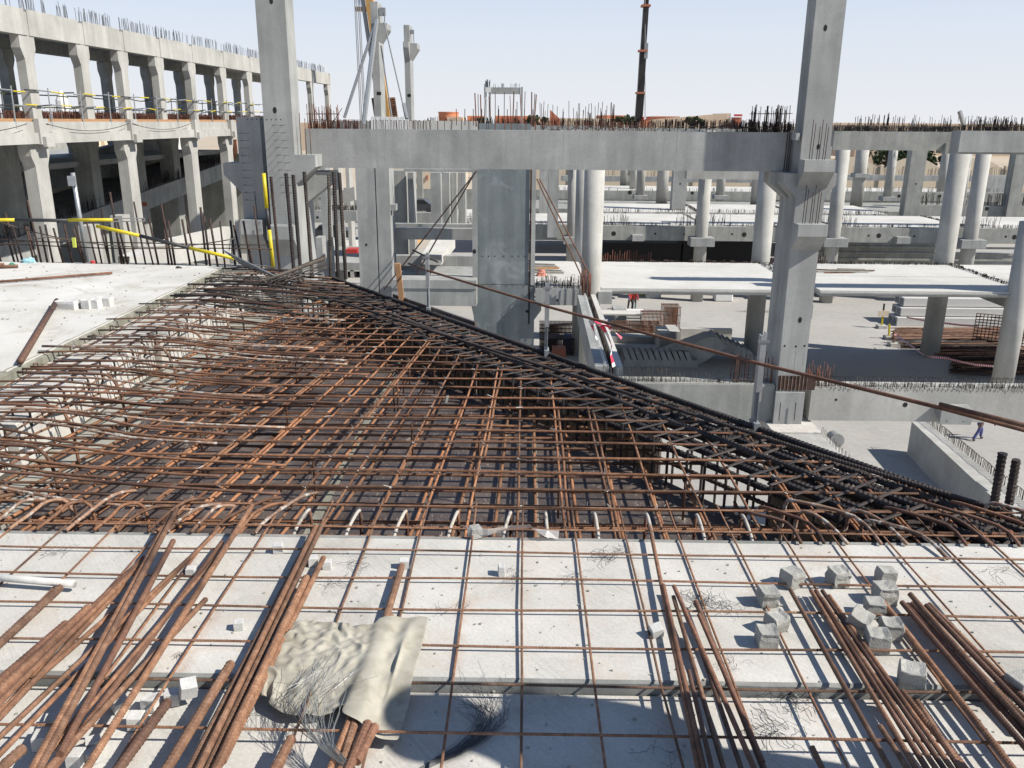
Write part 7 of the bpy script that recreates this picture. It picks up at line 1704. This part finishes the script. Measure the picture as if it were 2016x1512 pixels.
def building(px0, px1, pyt, Y, label, m, d=20, zb=ZG, slope=None, wins=(), name='background_building'):
    x0, x1 = P(px0, 235, Y=Y).x, P(px1, 235, Y=Y).x; z1 = P((px0 + px1) / 2, pyt, Y=Y).z
    t = thing(name, label, 'building', ((x0 + x1) / 2, Y, zb))
    if slope is not None:
        z2 = P(px1, slope, Y=Y).z; MB().prism([(x0, zb), (x1, zb), (x1, z2), (x0, z1)], 'y', Y, Y + d).build('wall', M[m], t)
    else: MB().box(x0, x1, Y, Y + d, zb, z1).build('wall', M[m], t)
    for wx0, wx1, wyt, wyb, mm in wins:
        a0, a1, b0, b1 = fr(wx0, wx1, wyt, wyb, Y); MB().box(a0, a1, Y - .3, Y - .01, b0, b1).build('wall_panel', M[mm], t)
    return t
def drum(px, pyt, Y, r, label, m='orange'):
    c = P(px, pyt, Y=Y); t = thing('background_building', label, 'building', (c.x, Y, ZG)); MB().tube([(c.x, Y, ZG), (c.x, Y, c.z)], r, 32).build('wall', M[m], t); MB().tube([(c.x, Y, c.z), (c.x, Y, c.z + .25)], r + .15, 32).build('roof', M[m], t)
drum(883, 222, 260, 2.9, 'small orange drum-shaped tower on the horizon left of the wall panel bars')
building(880, 908, 230, 255, 'low brown block in front of the orange drum', 'tan')
building(920, 953, 228, 270, 'low orange block behind the tall bars, left part', 'orange')
building(975, 1060, 228, 270, 'long orange building behind the small portal frame', 'orange', wins=((990, 1024, 229, 240, 'orange_dark'),))
building(1060, 1240, 233, 275, 'low cream wall building running along the horizon in the centre', 'cream')
building(1083, 1104, 216, 250, 'dark orange wedge-shaped wall with a sloping top', 'orange_dark', slope=236, d=2)
building(1183, 1234, 227, 280, 'flat orange building left of the black crane', 'orange')
building(1288, 1338, 229, 290, 'low orange block right of the black crane', 'orange', wins=((1291, 1310, 230, 236, 'orange_dark'),))
building(1272, 1430, 237, 262, 'long tan building whose roof rises to the right', 'tan', slope=223, d=2)
building(1430, 1438, 223, 262, 'sunlit cream end of the rising tan building', 'cream', d=20)
tag(MB().prism([(P(1438, 224, Y=258).x, P(1438, 224, Y=258).z), (P(1446, 238, Y=258).x, P(1446, 250, Y=258).z), (P(1438, 250, Y=258).x, P(1438, 250, Y=258).z)], 'y', 258, 259).build('white_gable', M['white']), 'white gable sliver beside the rising tan building', 'gable')
building(1446, 1460, 231, 256, 'red and orange kiosk block at the end of the tan building', 'orange_dark', wins=((1445, 1461, 225, 229, 'red'),))
building(1560, 1700, 312, 140, 'tan low house behind the right column', 'tan'); building(1690, 1730, 294, 150, 'ochre house front between far columns on the right', 'tan'); building(1810, 1850, 302, 160, 'pale pink house front right of centre beyond the perimeter wall', 'cream')
building(1195, 1325, 322, 135, 'cream wall band seen under the long beam, centre', 'cream', d=1, slope=None)
building(1060, 1100, 325, 134, 'cream wall band seen under the long beam near the wall panel', 'cream', d=1)
building(770, 905, 322, 150, 'pinkish house with small windows seen left of the wall panel', 'cream', wins=((826, 829, 345, 352, 'orange_dark'), (840, 843, 345, 353, 'orange_dark')))
building(95, 165, 262, 150, 'cream house with brown pillars beyond the left building', 'cream', wins=((118, 122, 285, 305, 'orange_dark'), (124, 127, 285, 305, 'tan')))
building(165, 200, 268, 155, 'plain cream house beyond the left building, second bay', 'cream', wins=((184, 187, 275, 300, 'tan'),))
building(238, 300, 262, 170, 'white villa with balconies beyond the left building', 'white', wins=((258, 266, 272, 278, 'precast'), (252, 270, 284, 288, 'precast')))
building(-60, 60, 278, 165, 'grey-roofed pale house at the left frame beyond the left building', 'cream')
building(1580, 2100, 243, 420, 'hazy low buildings along the far horizon on the right', 'tan', d=10); building(590, 900, 243, 420, 'hazy low buildings along the far horizon on the left', 'tan', d=10)
# mosque-like slim tower and masts
for px, pyt, Y, r, lab in ((345 / 2.908 + 0, 178, 140, .9, 'slim white tower standing beyond the left building deck'), (1798, 232, 220, .35, 'thin mast on the horizon at the right')):
    c = P(px, pyt, Y=Y); tag(MB().tube([(c.x, Y, ZG), (c.x, Y, c.z - 1.5), (c.x, Y, c.z)], [r, r, r * .2], 10).build('slim_tower', M['white' if r > .5 else 'alu']), lab, 'tower')
def tree(px, py, Y, w_, h, label, seed=0, zb=ZG):
    q = random.Random(seed); c = P(px, py, Y=Y); t = thing('tree', label, 'tree', (c.x, Y, zb))
    MB().tube([(c.x, Y, zb), (c.x + .2, Y, c.z - h * .3), (c.x, Y, c.z)], [.35, .22, .1], 7).build('trunk', M['bark'], t)
    b = MB()
    cl_ = [(q.gauss(0, w_ * .33), q.gauss(0, w_ * .3), q.gauss(0, h * .28), q.uniform(.3, .6)) for _ in range(16)]
    for i in range(900):
        g = q.choice(cl_); a = Vector((q.gauss(0, 1), q.gauss(0, 1), q.gauss(0, 1))).normalized() * w_ * .4 * g[3] * q.uniform(.6, 1.1)
        p = Vector((c.x + g[0] + a.x, Y + g[1] + a.y, c.z + g[2] + a.z)); s = q.uniform(.10, .24)
        u = Vector((q.gauss(0, 1), q.gauss(0, 1), q.gauss(0, 1))).normalized() * s; v = u.cross(Vector((q.gauss(0, 1), q.gauss(0, 1), q.gauss(0, 1)))).normalized() * s
        b.add([tuple(p - u - v), tuple(p + u - v), tuple(p + u + v), tuple(p - u + v)], [(0, 1, 2, 3)])
    b.build('crown', M['leaf'], t); return t
for i, (px, py, Y, w_, h, lab) in enumerate(((1222, 236, 230, 3, 1.7, 'dark tree on the horizon left of the black crane'), (1242, 238, 232, 3, 1.5, 'second dark tree beside the black crane'), (1360, 238, 225, 2.8, 1.5, 'small tree in front of the rising tan building'), (1050, 240, 220, 3, 1.6, 'dark tree at the foot of the long orange building'),
        (1745, 302, 140, 5, 3.0, 'dense tree between far round columns on the right'), (1782, 304, 142, 5, 3, 'dense tree beside the square speckled column'), (1822, 314, 142, 2.6, 2, 'small bush above the perimeter wall right of the square column'), (1868, 314, 142, 2.4, 2, 'small bush above the perimeter wall near the thick round column'), (262, 291, 120, 5, 2.6, 'round green bush in front of the white villa'), (950, 240, 225, 3, 1.6, 'low tree behind the tall bars on the horizon'))):
    tree(px, py, Y, w_, h, lab, 300 + i)
# ================================================================ kinds
for o in sc.objects:
    if o.parent is None and o.get('kind') is None and o.type in ('MESH', 'EMPTY'): o['kind'] = 'thing'
